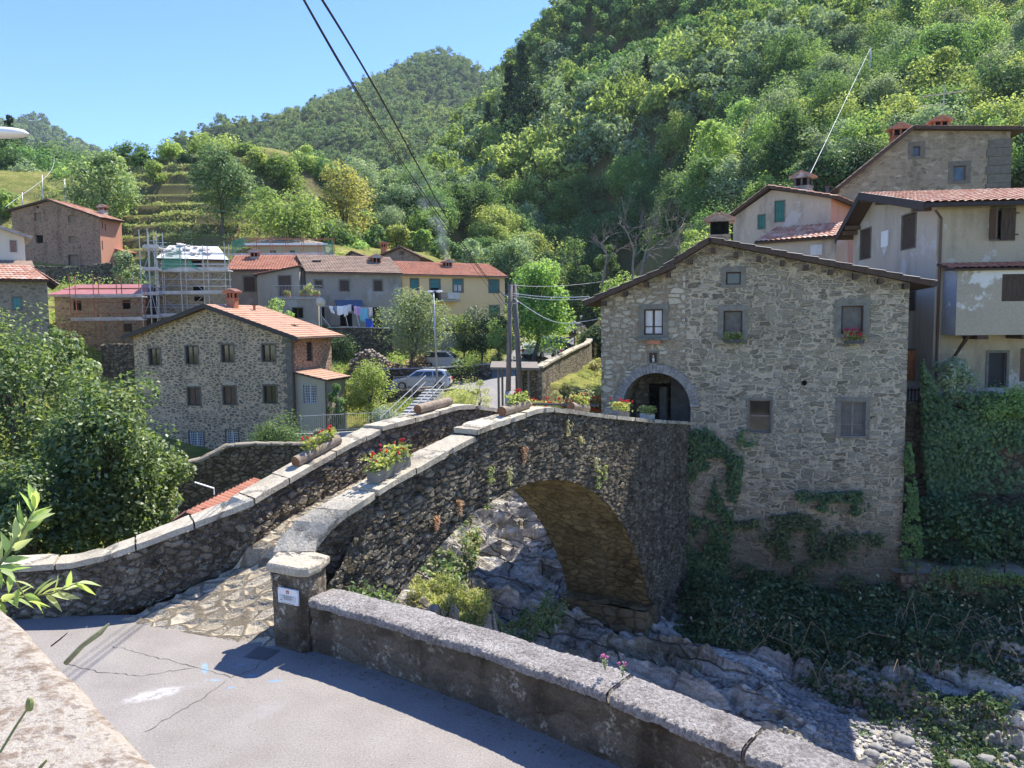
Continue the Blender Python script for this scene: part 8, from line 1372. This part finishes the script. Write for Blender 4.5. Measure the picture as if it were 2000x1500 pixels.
# balcony boxes
bx,by,bzb,ba=BALC[4]; 
for i,(px,lab,m,nf) in enumerate([(560,'terracotta box with pink flowers on the row house balcony',M_PETP,10),(590,'terracotta box with pale pink flowers next to the yellow plant',plain('petal_pale',(.6,.4,.42),.7),8),(617,'terracotta box at the outer end of the row house balcony',plain('petal_peach',(.6,.35,.3),.7),8)]):
    B0=BALC; q=at(px,580,69.5); u=B0[1]+(px-535)/(625-535)*(B0[2]-B0[1]); p=np.array([bx+u*math.cos(ba)+3.2*math.sin(ba),by+u*math.sin(ba)-3.2*math.cos(ba),bzb+B0[3]+.01]); box_planter(p,ba,.62,.26,.24,M_TERRA,lab,nf,m,nl=120,group='balcony flower boxes',leaf=.14,fh=.4)
u=BALC[1]+(603-535)/90*(BALC[2]-BALC[1]); p=np.array([bx+u*math.cos(ba)+3.*math.sin(ba),by+u*math.sin(ba)-3.*math.cos(ba),bzb+BALC[3]]); tree('balcony_plant','tall yellow leaved plant on the row house balcony','plant',p,1.6,1.1,.18,420,leafmat('leaf_gold',(.4,.36,.06),(.5,.45,.1),None,.35,.1,.1),th=.1,seed=9,clumps=10)
# flower bed past the bridge
g=thing('flower_bed','bed of red geraniums behind a rail between the bridge and the stone house',None,tuple(at(1110,800,31))); g['kind']='stuff'; go_=np.array(g.location); n=2600; q=polyfill([(1022,778),(1060,784),(1120,786),(1180,776),(1182,806),(1100,808),(1030,806)],n,rgv); P=np.array([at(a,b,30.5+rgv.uniform(-.5,.5)) for a,b in q]); v,f=cards(P,rgv.normal(size=(n,3))*.5+[0,-.3,.7],.1,.85,rg=rgv); me=mesh_np('leaves',v-go_,f); me.materials.append(L_GER); o=bpy.data.objects.new('leaves',me); COL.objects.link(o); o.parent=g
mb=MB()
for a,b in polyfill([(1030,776),(1180,774),(1182,804),(1040,802)],170,rgv): p=at(a,b,30.2+rgv.uniform(-.5,.5))-go_; mb.blob(p,rgv.uniform(.025,.05),6,4,.25)
obj('blossoms',mb,M_PETR,g); mb=MB(); a=at(1040,789,29.6); b=at(1170,792,29.4); mb.tube([a,b],.05,6); single('bed_rail',mb,M_WOODG,'low grey wooden rail in front of the red flower bed','rail')
mb=MB(); a=at(1022,812,30.5); b=at(1182,812,30.5); mb.box((a[0],a[1],-.5),(b[0],a[1]+.9,a[2]+.35)); single('bed_wall',mb,M_GARW,'low stone edging wall that carries the red flower bed','wall')
# ------------------------------------------------------------------ plants close to the camera
L_TWIG=leafmat('leaf_twig',(.12,.2,.045),(.2,.3,.06),(.32,.4,.14),.5,.6,.1); M_STEM=plain('green_stem',(.22,.24,.08),.7)
def bigleaf(p,d,n,L,w_):   # pointed leaf blade: 2 x 6 grid with a fold
    d=unit(d); n=unit(n-d*(n@d)); b=np.cross(d,n); rows=[]
    for t_ in np.linspace(0,1,7): ww=w_*math.sin(math.pi*t_**.8)*(1-.25*t_); c=p+d*L*t_-n*L*.12*t_*t_; rows.append([c-b*ww+n*ww*.35,c,c+b*ww+n*ww*.35])
    return np.array(rows)
def twig(label,pts,r,leaves,seed,mat=L_TWIG):
    rg=np.random.default_rng(seed); pts=[np.array(p) for p in pts]; o0=pts[0]; g=thing('leafy_twig',label,'twig',tuple(o0),0,None); mb=MB(); mb.tube([p-o0 for p in pts],np.linspace(r,r*.4,len(pts)),6); obj('stem',mb,M_STEM,g,smooth=True); mb=MB(); n=len(pts); L=np.array(pts)
    for k,(t_,ln) in enumerate(leaves):
        f=t_*(n-1); i=min(int(f),n-2); p=L[i]+(L[i+1]-L[i])*(f-i); d=unit(L[i+1]-L[i]); s_=unit(np.cross(d,rg.normal(size=3))); dd=unit(d*.75+s_*.8); mb.grid(bigleaf(p-o0,dd,unit(rg.normal(size=3)*.6+[0,0,.8]),ln,ln*.17))
    m=mb; o=obj('leaves',m,mat,g,smooth=True); return g
c=lambda px,py,Y: at(px,py,Y)
twig('leafy green twig reaching up over the terrace wall at the frame edge',[c(-60,1160,2.2),c(-15,1120,2.2),c(20,1075,2.22),c(48,1030,2.25),c(72,985,2.28)],.006,[(t_,.075) for t_ in np.linspace(.1,1,30)],1)
twig('leafy green twig stretching sideways over the terrace wall',[c(-60,1180,2.1),c(0,1172,2.1),c(50,1165,2.12),c(100,1160,2.14),c(152,1138,2.16)],.005,[(t_,.07) for t_ in np.linspace(.1,1,24)],2)
twig('lower leafy sprig hugging the terrace wall edge',[c(-50,1130,2.05),c(-5,1110,2.05),c(20,1120,2.06),c(55,1175,2.06)],.004,[(t_,.06) for t_ in np.linspace(.1,1,12)],3)
mb=MB(); P=[c(128,1296,1.6),c(160,1262,1.61),c(195,1236,1.62),c(213,1218,1.63)]; mb.tube(P,[.006,.0055,.0065,.002],7); single('cut_stem','' or mb,plain('stem_tan',(.34,.31,.15),.8,var=.3,nscale=30),'thick bare plant stem with pointed tip rising from the terrace wall','stem')
mb=MB(); mb.tube([c(100,1262,1.7),c(118,1248,1.7),c(132,1236,1.7)],[.0018,.0018,.001],5); single('dry_stalk',mb,M_WOODB,'thin dry stalk next to the thick bare stem','stem')
mb=MB(); mb.tube([c(0,1470,1.12),c(30,1420,1.14),c(55,1382,1.15)],[.002,.002,.0015],5); mb.blob(c(58,1376,1.15),(.006,.006,.011)); single('grass_stalk',mb,M_STEM,'green seed stalk in front of the terrace wall top','stem')
mb=MB(); mb.tube([c(78,1500,1.1),c(92,1484,1.1)],[.003,.0015],5); single('grass_stalk',mb,M_STEM,'short grass blade tip at the bottom frame edge','stem')
for px,py,Y,h,lab in ((1182,1305,8.6,.19,'taller pink flowering weed rooted in the coping crack'),(1216,1318,8.5,.16,'shorter pink flowering weed beside the taller one')):
    p=at(px,py,Y); g=thing('pink_weed',lab,'weed',tuple(p)); mb=MB(); H2=[]
    for _ in range(4): q=np.array([rgv.normal()*.03,rgv.normal()*.03,h*rgv.uniform(.6,1)]); mb.tube([(0,0,-.03),q*.5+[.005,0,0],q],.0035,4,False); H2.append(q)
    obj('stems',mb,M_STEM,g); v,f=cards(rgv.normal(size=(40,3))*[.02,.02,.03]+[0,0,h*.4],rgv.normal(size=(40,3)),.035,.4,rg=rgv); me=mesh_np('leaves',v,f); me.materials.append(L_OLIVE); o=bpy.data.objects.new('leaves',me); COL.objects.link(o); o.parent=g; mb=MB()
    for q in H2[:3]: mb.blob(q,.018,7,5,.3)
    obj('blossoms',mb,M_PETP,g)
for px,py in ((1735,1478),(1760,1492)): p=at(px-20,py+22,6.6); v,f=cards(p+np.c_[np.linspace(0,.14,22),rgv.normal(size=22)*.01,np.linspace(0,.09,22)+rgv.normal(size=22)*.008],rgv.normal(size=(22,3)),.03,.35,rg=rgv); me=mesh_np('leaves',v-p,f); me.materials.append(L_YEL); o=bpy.data.objects.new('weed_sprig',me); COL.objects.link(o); o.location=tuple(p); tag(o,['yellow green weed sprig over the coping at the bottom edge','smaller weed sprig just below the first at the coping edge'][px>1740],'weed')
# boulders and gravel in the river bed
M_BOUL=plain('boulder',(.25,.24,.225),.85,.2,var=.35,nscale=4,bump=.02)
for i in range(24):
    x,y=rgv.uniform(6.5,17),0; d=rgv.normal()*1.3; y=18+(x-12)*-.62+d; s=rgv.uniform(.08,.3)*(1.3 if i<3 else 1); z=rockz(x,y); mb=MB(); mb.blob((x,y,z+s*.25),(s*1.2,s,s*.6),9,6,.26)
    single('boulder',mb,M_BOUL,('large rounded boulder' if s>.34 else 'grey river stone' if s>.18 else 'small grey river stone')+' among the gravel of the shaded river bed','boulder','stones in the river bed',True)
n=2600; x=rgv.uniform(6.5,18,n); y=18-(x-12)*.62+rgv.normal(size=n)*1.2; mb=MB(); 
for a,b in zip(x,y): s=rgv.uniform(.025,.08); mb.blob((a,b,rockz(a,b)+s*.3),(s*1.2,s,s*.7),5,4,.15)
o=obj('gravel',mb,M_BOUL); tag(o,'pale gravel and pebbles filling the river bed',None,kind='stuff')
# ------------------------------------------------------------------ air
t=NT('haze_air'); v=t.n('VolumePrincipled'); v.inputs['Color'].default_value=(.72,.84,1,1); v.inputs['Density'].default_value=.0001; v.inputs['Anisotropy'].default_value=.2; t.l(v.outputs[0],t.out.inputs[1])
mb=MB(); mb.box((-1500,-60,-14),(700,1700,420)); o=obj('haze',mb,t.m); o['kind']='stuff'
t=NT('chimney_smoke'); v=t.n('VolumePrincipled'); v.inputs['Color'].default_value=(.85,.92,1,1); tc=t.n('TexCoord'); mp=t.n('Mapping'); t.l(tc.outputs['Generated'],mp.inputs[0])
sp=t.n('SeparateXYZ'); t.l(mp.outputs[0],sp.inputs[0]); zc=sp.outputs[2]; ctr=t.math('ADD',.68,t.math('MULTIPLY',zc,-.38)); dx=t.math('SUBTRACT',sp.outputs[0],ctr); dy=t.math('SUBTRACT',sp.outputs[1],.5); rr2=t.math('SQRT',t.math('ADD',t.math('POWER',dx,2.),t.math('POWER',dy,2.))); wdt=t.math('ADD',.09,t.math('MULTIPLY',zc,.28)); fall=t.math('SUBTRACT',1.,t.math('DIVIDE',rr2,wdt),True); nz=t.step(t.noise(t.warp(tc.outputs['Object'],.5,1.5),.55,4,.65),.4,.72); vf=t.math('SUBTRACT',1.,zc,True); t.l(t.math('MULTIPLY',t.math('MULTIPLY',fall,nz),t.math('MULTIPLY',vf,.8)),v.inputs['Density']); t.l(v.outputs[0],t.out.inputs[1])
p=at(850,512,97); mb=MB(); mb.box((p[0]-4,p[1]-3,p[2]),(p[0]+4,p[1]+3,p[2]+12)); o=obj('smoke',mb,t.m); vv=np.array([p[0],p[1],p[2]]); o['kind']='stuff'; o['label']='thin blue smoke rising behind the yellow house roof'
